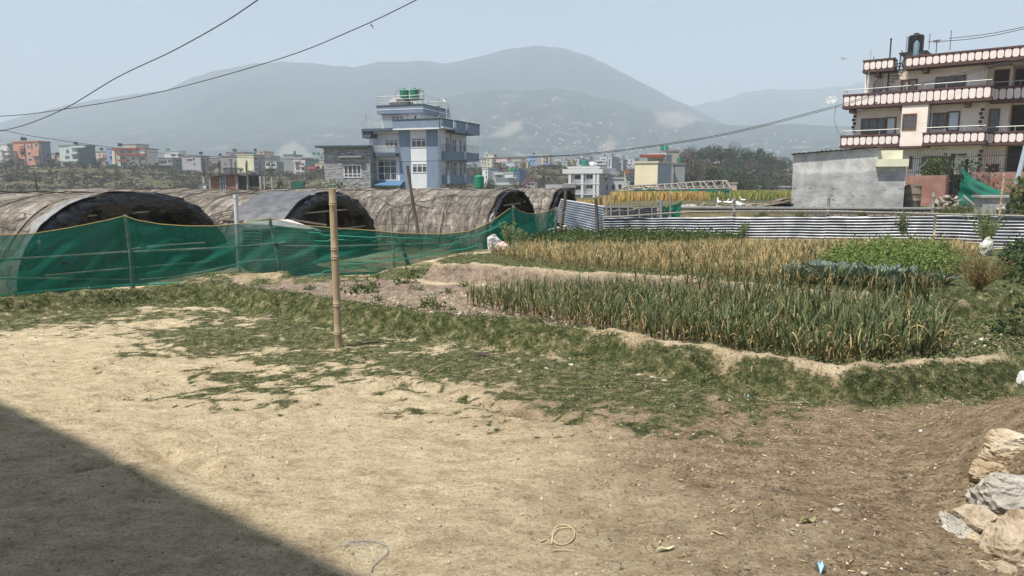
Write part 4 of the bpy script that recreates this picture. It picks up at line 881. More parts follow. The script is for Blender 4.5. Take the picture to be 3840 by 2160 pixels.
# crumbs, loops and leaves
def loopy(name, label, cat, pts, r, mat, z=.008):
    P = []
    for u, v in pts: x, y = GP(u, v); P.append(Vector((x, y, zp(x, y)+z)))
    Q = []
    for i in range(len(P)-1):
        p0, p1, p2, p3 = P[max(i-1,0)], P[i], P[i+1], P[min(i+2,len(P)-1)]
        for k in range(6): t = k/6; Q.append(.5*((2*p1)+(p2-p0)*t+(2*p0-5*p1+4*p2-p3)*t*t+(3*p1-p0-3*p2+p3)*t**3))
    Q.append(P[-1]); m = MB(); m.tube(Q, r, 5); return tag(m.build(name, mat, smooth=True), label, cat)
loopy('straw_loop', 'golden straw twisted into a loop on the bare ground', 'straw loop', [(2070,2040),(2072,2000),(2095,1975),(2130,1978),(2153,1995),(2150,2025),(2120,2045),(2085,2040),(2072,2020),(2090,1990),(2135,1985)], .0028, M_straw)
loopy('wire_piece', 'thin grey wire curled on the ground at the bottom', 'wire', [(1290,2070),(1315,2040),(1350,2030),(1400,2035),(1440,2050),(1455,2075),(1430,2100),(1400,2125),(1392,2150)], .0022, mk('wire_grey', (.3,.31,.33), (.2,.2,.22), 5, .5))
loopy('wire_piece', 'short grey wire stub left of the curled wire', 'wire', [(1288,2048),(1330,2052),(1360,2048),(1385,2070)], .002, MC['wire_grey'])
loopy('twig', 'thin dry twig lying right of the straw loop', 'twig', [(2070,2063),(2110,2066),(2150,2068)], .002, M_straw)
loopy('twig', 'pale twig on the grass below the dry root clump', 'twig', [(1608,1392),(1640,1375),(1668,1362)], .004, M_straw)
loopy('bamboo_strip', 'long orange bamboo sliver lying by the curb foot', 'stick', [(2840,1493),(2930,1490),(3015,1484)], .005, M_bam)
for i in range(7):
    loopy('dry_root', 'brown dry root clump strewn on the grass in the middle', 'root', [(1790+rnd.uniform(-20,20),1335+rnd.uniform(-8,8)),(1820+rnd.uniform(-10,10),1330+rnd.uniform(-6,6)),(1825+rnd.uniform(-45,45),1335+rnd.uniform(-14,20))], .004, M_wood, .02)['group'] = 'brown dry roots in the grass'
def leafy(name, label, cat, u, v, L, w, mat, rz, curl=.01):
    x, y = GP(u, v); P = np.zeros((7, 5, 3))
    for i in range(7):
        for j in range(5): t, s = i/6, (j/4-.5); P[i,j] = ((t-.5)*L, s*w*math.sin(math.pi*(.08+.84*t)), .004+curl*(abs(s)*2)**2+curl*math.sin(t*7))
    m = MB(); m.grid(P); o = m.build(name, mat, None, smooth=True); o.location = (x, y, zp(x, y)+.004); o.rotation_euler = (0,0,rz); return tag(o, label, cat)
leafy('dry_leaf', 'curled pale yellow pod husk on the ground right of the straw loop', 'husk', 2495, 2070, .09, .018, mk('husk', (.50,.50,.28), (.62,.60,.40), 12, .6), .35, .006)
leafy('dry_leaf', 'large crinkled dull green dried leaf among stone chips', 'leaf', 3030, 1968, .09, .035, mk('leaf_driedgreen', (.22,.22,.10), (.32,.30,.15), 12, .7), .3, .012)
leafy('wood_chip', 'orange brown splinter of wood left of the pebbles', 'wood chip', 2693, 2010, .06, .014, M_bam, -.5, .004)
leafy('plastic_scrap', 'crumpled pale blue plastic scrap at the bottom edge', 'scrap', 3075, 2150, .06, .045, mk('blue_plastic', (.32,.50,.58), (.5,.65,.7), 9, .4), 1.2, .02)
leafy('white_scrap', 'small curled white scrap in the brown litter', 'scrap', 2973, 1783, .025, .012, MC['paper_white'], .8, .006)
leafy('blue_scrap', 'tiny blue plastic scrap on the grass before the curb', 'scrap', 2800, 1466, .04, .025, MC['blue_plastic'], .3, .012)
# sacks
def sack(label, u, v, Y, w, h, d, mats, seed, lean=.3, group=None):
    c = W(u, v, Y); bm = bmesh.new(); bmesh.ops.create_icosphere(bm, subdivisions=5, radius=1)
    for q in bm.verts:
        x, y, z = q.co; t = (z+1)/2; a = math.atan2(y, x)
        wd = (.55+.55*math.sin(math.pi*min(1, t*.75+.15)))*(1 if t < .72 else max(.22, 1-(t-.72)*3.0))+(.28 if t > .93 else 0)
        n1 = float(fbm(a*1.3+seed, t*2.5, 3)); n2 = abs(float(fbm(a*3.2+seed*2, t*5+seed, 2, .5))); e = wd*(1+.30*n1-.22*n2)
        r_ = math.hypot(x, y); x2, y2 = (x/(r_+1e-6)*min(1, r_*1.6), y/(r_+1e-6)*min(1, r_*1.6))
        q.co = Vector((x2*e*w*.5+lean*t*t*w*.5, y2*e*d*.5, h*t*(1+.12*n1)))
    me = bpy.data.meshes.new('sack'); bm.to_mesh(me); bm.free(); me.materials.append(mats); me.polygons.foreach_set('use_smooth', [True]*len(me.polygons))
    o = link('sack', me); o.location = (c.x, c.y, zp(c.x, c.y)-.02); o.rotation_euler = (0,-lean*.4,seed)
    return tag(o, label, 'sack', group)
def sackmat(name, c1, c2):
    return mk(name, c1, c2, 5, .7, lo=.42, hi=.56, bump=.9, bscale=14, detail=6)
M_sk = sackmat('sack_white', (.56,.56,.54), (.38,.38,.38)); M_skp = sackmat('sack_pink', (.62,.30,.30), (.78,.72,.70)); M_sky = sackmat('sack_yellow', (.56,.58,.58), (.42,.42,.26))
sack('crumpled white sack propped at the field corner beside the green net', 1852, 965, 15.6, .34, .40, .25, M_sk, 1., -.5)
sack('faded pink and white sack lying against the white one', 1885, 975, 15.4, .26, .24, .22, M_skp, 2.2, .3)
sack('white and yellow plastic sack near the right end of the tin fence', 3695, 1034, 14.0, .26, .36, .16, M_sky, 3.1, -.9)
sack('small white plastic scrap in dark leaves at right edge', 3780, 1058, 12.5, .12, .08, .1, M_sk, 4.)
sack('small pale scrap to the right of the white plastic scrap', 3822, 1062, 12.5, .10, .07, .1, M_sk, 5.)
# ---- birds
def bird(label, u, v, Y, sp, rz, roll):
    m = MB(); c = W(u, v, Y); m.tube([(-.5*sp,0,0),(-.2*sp,0,.0),(.05*sp,0,.01),(.2*sp,0,.01),(.32*sp,0,0)], [.015*sp,.07*sp,.10*sp,.06*sp,.015*sp], 8)
    o = m.build('bird', mk('bird_dark', (.03,.028,.025), (.07,.06,.05), 9, .7), None, smooth=True)
    for s in (-1, 1):
        w = MB(); pts = [(.12,0,0),(-.14,0,0),(-.10,s*.35,.10),(.14,s*.38,.12),(-.12,s*.85,.02),(.0,s*.9,.03)]; pts = [(a*sp, b*sp, z*sp) for a, b, z in pts]
        w.add(pts, [(0,1,2,3) if s > 0 else (3,2,1,0), (3,2,4,5) if s > 0 else (5,4,2,3)]); w.build('wing', MC['bird_dark'], o)
    o.location = c; o.rotation_euler = (roll, .1, rz); return tag(o, label, 'bird')
bird('dark bird flying high between the wire and the mountain', 1394, 97, 40, .26, .9, .9)
bird('dark bird gliding left of the pink house roof', 3164, 221, 42, .33, 1.3, .25)

def scrubfn():
    r = np.random.default_rng(21); n = 150000; Y = 200+98*r.random(n)**.9; u = r.uniform(-250, 2560, n); X = uk(u)*Y
    k = r.random(n) < np.clip(.25+1.5*fbm(X/11, Y/6, 4, .6), .02, 1); X, Y = X[k], Y[k]; z = zg(X, Y); n = len(X)
    c = np.stack([X, Y, z+r.random(n)*.55], 1); V, Fc, MI = cards(c, r.uniform(.35, 1.1, n), r, (0,0,1,2,2), 0, .7)
    tag(link('scrub', npmesh('scrub', V, Fc, [mk('scrub_grey', (.055,.054,.038), (.10,.097,.068), .6, .9), mk('scrub_dark', (.025,.035,.018), (.05,.06,.03), .6, .9), mk('scrub_dry', (.16,.135,.095), (.25,.22,.155), .6, .9)], MI)), 'low dry scrub covering the valley bluff', 'scrub', kind='stuff'); print('scrub', n)
scrubfn()

def crumbs():
    r = np.random.default_rng(5); n = 60000; y = 1.95+8.5*r.random(n)**1.5; x = r.uniform(-.8, .8, n)*y; g, l, s, f = masks(x, y)
    k = r.random(n) < np.clip(.22+.6*l+.8*fbm(x*2, y*2, 4, .6)+s*.8-.4*g, .03, 1); x, y, l, s = x[k], y[k], l[k], s[k]; n = len(x); z = zg(x, y)
    sz = (.0016+.0055*r.random(n)**5)*(1+.10*y)*(1+1.3*s); a = r.uniform(0, 6.28, n); V = np.zeros((n, 5, 3))
    for i in range(4): q = a+i*1.571; e = sz*r.uniform(.7, 1.5, n); V[:,i] = np.stack([x+np.cos(q)*e, y+np.sin(q)*e, z-.001], 1)
    V[:,4] = np.stack([x+r.normal(size=n)*sz*.4, y+r.normal(size=n)*sz*.4, z+sz*r.uniform(.6, 1.5, n)], 1)
    b = (np.arange(n)*5)[:,None]; Fc = np.concatenate([b+np.array([[0,1,4]]), b+np.array([[1,2,4]]), b+np.array([[2,3,4]]), b+np.array([[3,0,4]])], 0)
    mi = np.where(r.random(n) < .25+.6*l, 1, np.where(r.random(n) < .2, 2, 0)); mats = [mk('crumb_tan', (.42,.35,.24), (.30,.24,.16), 20, .95), mk('crumb_brown', (.13,.095,.06), (.24,.18,.12), 20, .95), mk('crumb_pale', (.60,.53,.41), (.48,.41,.30), 20, .95)]
    tag(link('earth_crumbs', npmesh('earth_crumbs', V.reshape(-1,3), Fc, mats, np.tile(mi, 4))), 'loose crumbs of dry earth strewn over the yard', 'earth crumbs', kind='stuff'); print('crumbs', n)
crumbs()
# ================================================================ buildings
class Fac:
    """a facade plane: a to b in plan; local x along it, y into the building, z up"""
    def __init__(s, name, label, cat, A, th=None, B=None, z=None, group=None, zoom=None, make=True, root=None):
        s.A = Vector((A[0], A[1], 0))
        if B: th = math.atan2(B[1]-A[1], B[0]-A[0])
        s.th = th; s.d = Vector((math.cos(th), math.sin(th), 0)); s.n = Vector((-math.sin(th), math.cos(th), 0))
        s.z = zp(A[0], A[1]) if z is None else z; s.zoom = zoom or (0, 0, 1.)
        if make: s.root = empty(name, (A[0], A[1], s.z), th, label, cat, group)
        else: s.root = root
    def sc(s, u, v): return s.zoom[0]+u/s.zoom[2], s.zoom[1]+v/s.zoom[2]
    def x(s, u, off=0., v=None):
        u, _ = s.sc(u, 0)
        P = s.A+s.n*off
        # include the slight convergence of verticals with height v when given
        k = uk(u)
        if v is not None:
            _, v = s.sc(0, v); a, b, c = ray(u, v); k = a/b
        return (k*P.y-P.x)/(s.d.x-k*s.d.y)
    def zz(s, u, v, off=0.):
        x = s.x(u, off, v); P = s.A+s.n*off+s.d*x; uu, vv = s.sc(u, v); a, b, c = ray(uu, vv)
        return EYE+c*(P.y/b)-s.z
    def rect(s, u0, v0, u1, v1, off=0.):
        vm = (v0+v1)/2; um = (u0+u1)/2
        return s.x(u0, off, vm), s.x(u1, off, vm), s.zz(um, v1, off), s.zz(um, v0, off)
    def slab(s, name, mat, r, y0, y1, parent=None):
        return MB().box(r[0], r[1], y0, y1, r[2], r[3]).build(name, mat, parent or s.root)
    def side(s, x, root=None, flip=False):
        """facade on the right hand side wall at local x (runs into depth)"""
        P = s.A+s.d*x; q = Fac(None, None, None, (P.x, P.y), th=s.th+math.pi/2, z=s.z, zoom=s.zoom, make=False)
        q.root = bpy.data.objects.new('side_part_group', None); return q
M_wf = mk('frame_white', (.70,.68,.70), (.60,.58,.60), 9, .5); M_gl = glassy('window_glass'); M_gld = glassy('window_dark', (.018,.02,.024))
M_fb = mk('frame_brown', (.13,.06,.03), (.20,.10,.05), 9, .55, stretch=(3,3,.6)); M_rail = mk('rail_grey', (.22,.22,.23), (.30,.30,.31), 9, .4, metal=.5); M_ral = mk('rail_steel', (.50,.50,.44), (.58,.58,.52), 9, .5, metal=.2)
M_blkm = mk('iron_black', (.015,.015,.017), (.03,.03,.03), 9, .5)
def window(par, r, y, fm, gm_, nx=2, nz=1, fw=.06, proj=.05, trans=None, name='window', bars=0, sgn=-1):
    """framed window proud of wall at local y (outside is -y); its pane a sub-part"""
    x0, x1, z0, z1 = r; m = MB(); a, b = y+sgn*proj, y-sgn*.02
    m.box(x0, x0+fw, a, b, z0, z1); m.box(x1-fw, x1, a, b, z0, z1); m.box(x0+fw, x1-fw, a, b, z0, z0+fw); m.box(x0+fw, x1-fw, a, b, z1-fw, z1)
    for i in range(1, nx): xc = x0+(x1-x0)*i/nx; m.box(xc-fw*.45, xc+fw*.45, a-sgn*.004, b, z0+fw, z1-fw)
    for i in range(1, nz): zc = z0+(z1-z0)*i/nz; m.box(x0+fw, x1-fw, a-sgn*.008, b, zc-fw*.4, zc+fw*.4)
    if trans: zc = z0+(z1-z0)*trans; m.box(x0+fw, x1-fw, a-sgn*.008, b, zc-fw*.4, zc+fw*.4)
    w = m.build(name, fm, par)
    MB().box(x0+fw*.5, x1-fw*.5, y+sgn*.012, y+sgn*.004-sgn*.0, z0+fw*.5, z1-fw*.5).build('pane', gm_, w)
    if bars:
        q = MB()
        for i in range(1, bars): xc = x0+(x1-x0)*i/bars; q.box(xc-.009, xc+.009, y+sgn*.03, y+sgn*.018, z0+fw, z1-fw)
        for zc in (.33, .66): q.box(x0+fw, x1-fw, y+sgn*.034, y+sgn*.022, z0+(z1-z0)*zc-.008, z0+(z1-z0)*zc+.008)
        q.build('grille', M_rail, w)
    return w
def railing(par, pts, h, mat, n=3, post=1.2, r=.02, panel=None, name='railing', top=.03):
    """posts and rails along a polyline of local points at the foot height"""
    m = MB(); pts = [Vector(p) for p in pts]
    for a, b in zip(pts, pts[1:]):
        L = (b-a).length; k = max(1, round(L/post))
        for i in range(k+1): c = a.lerp(b, i/k); m.tube([c, c+Vector((0,0,h))], r, 5)
        for j in range(1, n+1): z = Vector((0,0,h*j/n)); m.tube([a+z, b+z], top if j == n else r*.8, 5)
    o = m.build(name, mat, par, smooth=True)
    if panel:
        for a, b in zip(pts, pts[1:]):
            q = MB(); q.add([a+Vector((0,0,.06)), b+Vector((0,0,.06)), b+Vector((0,0,h*.9)), a+Vector((0,0,h*.9))], [(0,1,2,3)]); q.build('glass_panel', panel, o)
    return o
def tank(label, P, r, h, mat, stand=0, group='water tanks on the house roofs', ribs=6, cat='water tank', legs=.0):
    ro = empty('water_tank', P, rnd.random(), label, cat, group); prof = [(r*.96, stand)]
    for i in range(ribs):
        z0 = stand+h*.86*i/ribs; dz = h*.86/ribs; prof += [(r, z0+dz*.15), (r, z0+dz*.7), (r*.955, z0+dz*.78), (r*.955, z0+dz*.95)]
    prof += [(r, stand+h*.87), (r*.85, stand+h*.93), (r*.35, stand+h*.97), (r*.35, stand+h), (.01, stand+h)]
    m = MB(); m.lathe(0, 0, prof, 22); m.build('tank_body', mat, ro, smooth=True)
    m = MB(); m.lathe(0, 0, [(r*.30, stand+h*.975), (r*.32, stand+h*1.04), (.01, stand+h*1.05)], 14); m.build('lid', mat, ro, smooth=True)
    if stand:
        m = MB(); q = r*.8
        for sx in (-1, 1):
            for sy in (-1, 1): m.tube([(sx*q, sy*q, 0), (sx*q, sy*q, stand)], .035, 5)
        for s in (-1, 1): m.tube([(s*q, -q, stand*.97), (s*q, q, stand*.97)], .035, 5); m.tube([(-q, s*q, stand*.97), (q, s*q, stand*.97)], .035, 5); m.tube([(-q, s*q, .05), (q, s*q, stand*.9)], .02, 5)
        m.build('stand', M_rail, ro, smooth=True)
    return ro
M_tg = mk('tank_green', (.015,.22,.13), (.03,.30,.18), 3, .4, spec=.5); M_tk = mk('tank_black', (.012,.014,.014), (.03,.032,.032), 3, .4, spec=.5)
# ---------------------------------------------------------------- blue-grey house
M_bw = mk('house_white', (.76,.77,.79), (.66,.67,.69), .8, .8, detail=8); M_bb = mk('house_bluegrey', (.22,.285,.365), (.18,.24,.315), .8, .8, detail=8); M_bd = mk('house_slate', (.085,.115,.155), (.065,.09,.125), .8, .75); M_cap = mk('cap_dark', (.05,.065,.085), (.07,.09,.11), 3, .7)
M_bgl = bpy.data.materials.new('rail_glass'); M_bgl.use_nodes = True
def _rg():
    N = M_bgl.node_tree.nodes; L = M_bgl.node_tree.links; p = N['Principled BSDF']; p.inputs['Base Color'].default_value = (.45,.55,.55,1); p.inputs['Roughness'].default_value = .1
    t = N.new('ShaderNodeBsdfTransparent'); m = N.new('ShaderNodeMixShader'); m.inputs[0].default_value = .45; L.new(t.outputs[0], m.inputs[1]); L.new(p.outputs[0], m.inputs[2]); L.new(m.outputs[0], N['Material Output'].inputs[0])
_rg()
BZ = (1180, 300, 3.294)
Ya, Yb = 85.5, 82.6
bh = Fac('house', 'tall blue-grey and white house with corner balconies and two green roof tanks', 'house', (uk(1386)*Ya, Ya), B=(uk(1641)*Yb, Yb), z=-1.0, zoom=BZ)
BR = bh.root
x0, xr = bh.x(680, v=900), bh.x(1522, v=900); zr = bh.zz(1200, 610); zf1 = bh.zz(880, 935); DEP = 8.3
xb = bh.x(1042, v=900)
m = MB(); m.box(xb, xr, 0, DEP, 0, zr); m.box(x0, xb-.002, .9, DEP, zf1, zr-.03); m.box(x0, xb-.002, 0, DEP-.01, 0, zf1-.002); m.box(x0, x0+.5, 0, .9, zf1, zr-.03)
m.build('wall', M_bw, BR)
# pergola beams over the open balcony bay
m = MB(); zt = zr-.35
m.box(x0+.5, xb-.002, 0, .12, zt, zr-.03)
for i in range(6): xc = x0+.75+(xb-x0-1.0)*i/5; m.box(xc-.09, xc+.09, .12, .9, zt+.02, zr-.05)
m.build('pergola_beam', M_bw, BR)
for a, b in ((1047, 1183), (1383, 1523)): bh.slab('painted_column', M_bb, (bh.x(a, v=900), bh.x(b, v=900)-(.0 if b < 1500 else -.03), 0, zr-.01), -.06, -.001)
for r_, nx, tr in [((1195,715,1382,836),3,.72),((1205,1030,1394,1148),3,.72),((1214,1335,1400,1445),3,.72)]:
    window(BR, bh.rect(*r_), 0, M_wf, M_gl, nx, 1, .12, .05, tr, bars=14)
window(BR, bh.rect(785,980,1018,1240), 0, M_wf, M_gl, 3, 3, .10, .06)
window(BR, bh.rect(868,733,1034,850,.9), .9, M_wf, M_gl, 3, 1, .14, .05, .72, name='door')
r_ = bh.rect(722,905,1045,948); bh.slab('balcony_slab', M_bd, (r_[0], r_[1], r_[2], r_[3]), -.9, -.002)
railing(BR, [(r_[0]+.05,-.02,r_[3]),(r_[0]+.05,-.85,r_[3]),(r_[1]-.05,-.85,r_[3]),(r_[1]-.05,-.02,r_[3])], bh.zz(880,822)-r_[3], M_ral, 1, 1.2, .02, M_bgl)
# ground floor canopy and doors
r_ = bh.rect(665,1275,1130,1305); m = MB(); m.add([(r_[0],-1.4,r_[2]),(r_[1],-1.4,r_[2]),(r_[1]-.2,-.07,r_[3]+.25),(r_[0],-.07,r_[3]+.25),(r_[0],-1.4,r_[2]+.05),(r_[1],-1.4,r_[2]+.05),(r_[1]-.2,-.07,r_[3]+.3),(r_[0],-.07,r_[3]+.3)], [(3,2,1,0),(4,5,6,7),(0,1,5,4),(1,2,6,5),(2,3,7,6),(3,0,4,7)]); m.build('canopy', mk('blue_sheet', (.07,.15,.25), (.10,.20,.32), 5, .5), BR)
window(BR, bh.rect(805,1312,1022,1440), 0, M_wf, M_gl, 4, 3, .08, .05, name='door')
window(BR, bh.rect(726,1316,782,1440), 0, M_bw, M_gld, 1, 1, .08, .05, name='door')
# roof slabs and parapets
def band(r_, y0, y1, mat=None, cap=.12, nm='parapet'):
    o = MB().box(r_[0], r_[1], y0, y1, r_[2], r_[3]).build(nm, mat or M_bb, BR); MB().box(r_[0]-.06, r_[1]+.06, y0-.06, y1+.06, r_[3]+.002, r_[3]+cap).build('coping', M_cap, o); return o
ra = bh.rect(618,606,1005,636); xl = ra[0]
MB().box(xl, bh.x(1010,v=600), -.75, DEP+.3, ra[2], ra[3]).build('roof_slab', M_bd, BR)
MB().box(xl, xl+1.1, -.6, DEP, ra[2]-.75, ra[2]-.003).build('eave_box', M_bd, BR)
railing(BR, [(bh.x(1008,v=600),-.65,ra[3]),(xl+.08,-.65,ra[3]),(xl+.08,4.,ra[3])], bh.zz(800,518)-ra[3], M_ral, 1, 1.5, .02, M_bgl)
rb = bh.rect(1010,498,1572,600); z0b, z1b = rb[2], rb[3]
band((rb[0], rb[1], z0b, z1b), -.8, -.55); MB().box(rb[0]-.03, rb[1]+.02, -.86, -.5, z0b-.16, z0b-.003).build('trim', M_bw, BR)
MB().box(rb[0], xr+.9, -.54, DEP+.5, zr+.003, zr+.2).build('roof_slab', M_bw, BR)
# right hand side: stepped parapet with three bays
sd = bh.side(xr)
ys = [sd.x(1612, -.9, 560), sd.x(1790, -.9, 560), sd.x(1955, -.9, 600)]
xo = [xr+.75, xr+1.25, xr+1.45]
def pb(x_, a, b, z0, z1): o = MB().box(x_, x_+.22, a, b, z0, z1).build('parapet', M_bb, BR); MB().box(x_-.05, x_+.28, a-.04, b+.04, z1+.002, z1+.12).build('coping', M_cap, o)
pb(xr+.65, -.5, 2.3, z0b-.1, z1b-.0); pb(xr+1.05, 2.31, 5.2, z0b-.35, z1b-.02); pb(xr+1.35, 5.21, DEP+.5, z0b-.35, z1b-.04)
MB().box(xr+.003, xr+1.04, 2.2, DEP+.4, z0b-.34, z0b-.1).build('roof_slab', M_bd, BR)
# side walls: blank strip, doors, windows, two balconies
def sbox(nm, mat, y0, y1, z0, z1, xa=.002, xb_=.05): return MB().box(xr+xa, xr+xb_, y0, y1, z0, z1).build(nm, mat, BR)
H1, H2 = bh.zz(1560, 985), bh.zz(1560, 1280)
def swin(y0, y1, z0, z1, nm='window'):
    m = MB(); f = .1; X = xr
    m.box(X+.003, X+.06, y0, y0+f, z0, z1); m.box(X+.003, X+.06, y1-f, y1, z0, z1); m.box(X+.003, X+.06, y0+f, y1-f, z1-f, z1); m.box(X+.003, X+.06, y0+f, y1-f, z0, z0+f)
    m.box(X+.003, X+.055, (y0+y1)/2-.04, (y0+y1)/2+.04, z0+f, z1-f); m.box(X+.003, X+.05, y0+f, y1-f, z0+(z1-z0)*.72, z0+(z1-z0)*.72+.07)
    w = m.build(nm, M_wf, BR); MB().box(X+.004, X+.02, y0+.05, y1-.05, z0+.05, z1-.05).build('pane', M_gld, w)
for zb_ in (H1+.25, H2+.25, H2+.25-(H1-H2)):
    swin(.45, .85, zb_+1.0, zb_+2.4); swin(2.0, 3.0, zb_+.05, zb_+2.45, 'door'); swin(3.9, 5.1, zb_+.2, zb_+2.3, 'door'); swin(6.1, 6.8, zb_+.05, zb_+2.4, 'door'); swin(7.3, 8., zb_+.9, zb_+2.2)
for hz in (H1, H2):
    hh = 1.0 if hz == H1 else .98
    m = MB(); m.prism([(xr+.003,1.),(xr+1.0,1.),(xr+1.25,4.6),(xr+1.6,4.7),(xr+1.6,DEP+.2),(xr+.003,DEP+.2)], hz, hz+.18)
    m.prism([(xr+.9,1.02),(xr+1.0,1.02),(xr+1.25,4.6),(xr+1.15,4.62)], hz+.182, hz+hh); m.prism([(xr+1.5,4.72),(xr+1.6,4.72),(xr+1.6,DEP+.18),(xr+1.5,DEP+.18)], hz+.182, hz+hh)
    m.prism([(xr+.01,1.02),(xr+.89,1.02),(xr+.89,1.12),(xr+.01,1.12)], hz+.182, hz+hh)
    b = m.build('balcony', M_bb, BR); railing(b, [(xr+.1,1.06,hz+hh),(xr+.95,1.06,hz+hh),(xr+1.2,4.6,hz+hh),(xr+1.55,4.8,hz+hh),(xr+1.55,DEP+.1,hz+hh)], .75, M_rail, 4, .9, .018)
m = MB(); m.tube([(xr+.12,3.4,0),(xr+.12,3.4,zr)], .06, 8); m.build('drain_pipe', M_conc, BR, smooth=True)
# penthouse
rp = bh.rect(832,400,1215,600,1.2); zp0 = zr+.2
MB().box(rp[0], rp[1]+.9, 1.2, 6.2, zp0+.002, rp[3]+.6).build('penthouse_wall', M_bw, BR)
window(BR, bh.rect(948,443,1104,590,1.2), 1.2, M_wf, M_gl, 3, 1, .12, .05, .74, name='door', bars=10)
window(BR, bh.rect(1228,440,1262,482,1.2), 1.2, M_wf, M_gld, 1, 1, .05, .04)
rq = bh.rect(765,318,1283,412,.2); o = MB().box(rq[0], rq[1]+.6, .2, 7.2, rq[2], rq[3]).build('penthouse_roof', M_bb, BR); MB().box(rq[0]-.06, rq[1]+.66, .14, 7.26, rq[3]+.002, rq[3]+.1).build('coping', M_cap, o); MB().box(rq[0]-.03, rq[1]+.63, .17, 7.23, (rq[2]+rq[3])/2-.03, (rq[2]+rq[3])/2+.05).build('trim', M_bw, o)
zt = rq[3]+.1
railing(BR, [(rq[0]+.1,.3,zt),(rq[1]+.5,.3,zt),(rq[1]+.5,7.,zt)], 1.0, M_ral, 3, 1.3, .02)
railing(BR, [(rq[0]+.1,.35,zt),(rq[0]+.1,7.,zt),(rq[1]+.4,7.,zt)], 1.0, M_ral, 3, 1.3, .02)
rs = bh.rect(925,245,1130,298,2.5); m = MB(); m.box(rs[0], rs[1], 2.5, 4.2, zt+.05, rs[3]-.25); m.build('stair_box', mk('redwhite', (.55,.40,.34), (.65,.60,.55), 3, .8), BR); m = MB(); m.prismy([(rs[0]-.1, rs[3]-.24), (rs[1]+.1, rs[3]-.24), ((rs[0]+rs[1])/2+.4, rs[3]+.25), ((rs[0]+rs[1])/2-.4, rs[3]+.3)], 2.3, 4.4); m.build('stair_roof', mk('white_sheet', (.72,.72,.70)), BR)
# curved outside stair at right of the penthouse
m = MB(); cx, cy = rq[1]+.9, 3.0
for i in range(14):
    t = i/13; a = math.pi*.55-t*math.pi*.95; z = zp0+.1+(zt-zp0)*(1-t); R1 = 1.5
    p = [(cx+.25*math.cos(a), cy+.25*math.sin(a)), (cx+R1*math.cos(a-.1), cy+R1*math.sin(a-.1)), (cx+R1*math.cos(a+.14), cy+R1*math.sin(a+.14))]; m.prism(p, z-.05, z)
m.build('stair', M_rail, BR)
m = MB(); pts = [(cx+1.5*math.cos(math.pi*.55-t*math.pi*.95), cy+1.5*math.sin(math.pi*.55-t*math.pi*.95), zp0+.1+(zt-zp0)*(1-t)) for t in np.linspace(0, 1, 15)]
m.tube([(a, b, c+1.0) for a, b, c in pts], .03, 5)
for p in pts: m.tube([p, (p[0],p[1],p[2]+1.0)], .016, 4)
m.build('stair_railing', M_rail, BR, smooth=True)
def rod(par, x, y, z0, z1, r=.03, mat=None, t=0, nm='antenna_pole'):
    m = MB(); m.tube([(x,y,z0),(x,y,z1)], r, 6)
    if t: m.tube([(x-t,y,z1-.05),(x+t,y,z1-.05)], r, 6); m.tube([(x-t*.7,y,z1-.18),(x+t*.7,y,z1-.18)], r*.7, 6)
    return m.build(nm, mat or M_rail, par, smooth=True)
for zu, v0, v1, off, t in [(658,600,412,-.3,.5),(1355,290,180,.6,.06),(1418,360,262,2.,.06),(1642,490,350,3.,0),(1684,490,380,4.,.15),(1543,480,448,-.6,.06),(1868,530,495,7.,.06)]:
    rod(BR, bh.x(zu, off), off, bh.zz(zu, v0, off), bh.zz(zu, v1, off), .05 if zu == 1642 else .035, M_pvc if zu == 1642 else M_rail, t)
rod(BR, bh.x(1165, .9), .9, bh.zz(1168,480,.9), bh.zz(1165,402,.9), .05, M_conc, .2, 'drain_pipe')
# tank platform, tanks on it
zs = bh.zz(1180, 236, 3.); xa, xc_ = bh.x(1065, 3.), bh.x(1330, 3.)
m = MB(); m.box(xa, xc_, 2.2, 3.8, zs-.1, zs)
for xx in (xa+.1, (xa+xc_)/2, xc_-.1):
    for yy in (2.3, 3.7): m.tube([(xx,yy,zt),(xx,yy,zs)], .04, 5)
m.tube([(xa+.1,2.3,zt),((xa+xc_)/2,2.3,zs)], .025, 5); m.tube([(xc_-.1,2.3,zt),((xa+xc_)/2,2.3,zs)], .025, 5); m.build('tank_platform', M_rail, BR)
railing(BR, [(xa,2.15,zs),(xc_,2.15,zs),(xc_,3.85,zs),(xa,3.85,zs),(xa,2.15,zs)], .95, M_rail, 1, 1.3, .022, name='platform_railing')
rod(BR, bh.x(1078,2.1), 2.1, zs, bh.zz(1078,98,2.1)); rod(BR, bh.x(1318,2.1), 2.1, zs-.5, bh.zz(1318,98,2.1), .06, M_conc)
def wp(f, x, y, z): return f.A+f.d*x+f.n*y+Vector((0,0,f.z+z))
tw = (bh.x(1182,3.)-bh.x(1082,3.))/2; th_ = bh.zz(1130,108,3.)-zs
tank('left green water tank on the steel stand above the blue-grey house', wp(bh, bh.x(1131,3.), 3., zs), tw, th_, M_tg)
tank('right green water tank on the steel stand above the blue-grey house', wp(bh, bh.x(1255,3.), 3., zs), tw, th_, M_tg)
m = MB(); c = Vector((x0-.05, -.12, ra[2]-1.2)); m.lathe(0, 0, [(.0,0),(.12,.02),(.22,.07),(.3,.15),(.29,.15),(.21,.08),(.1,.03),(.0,.02)], 16)
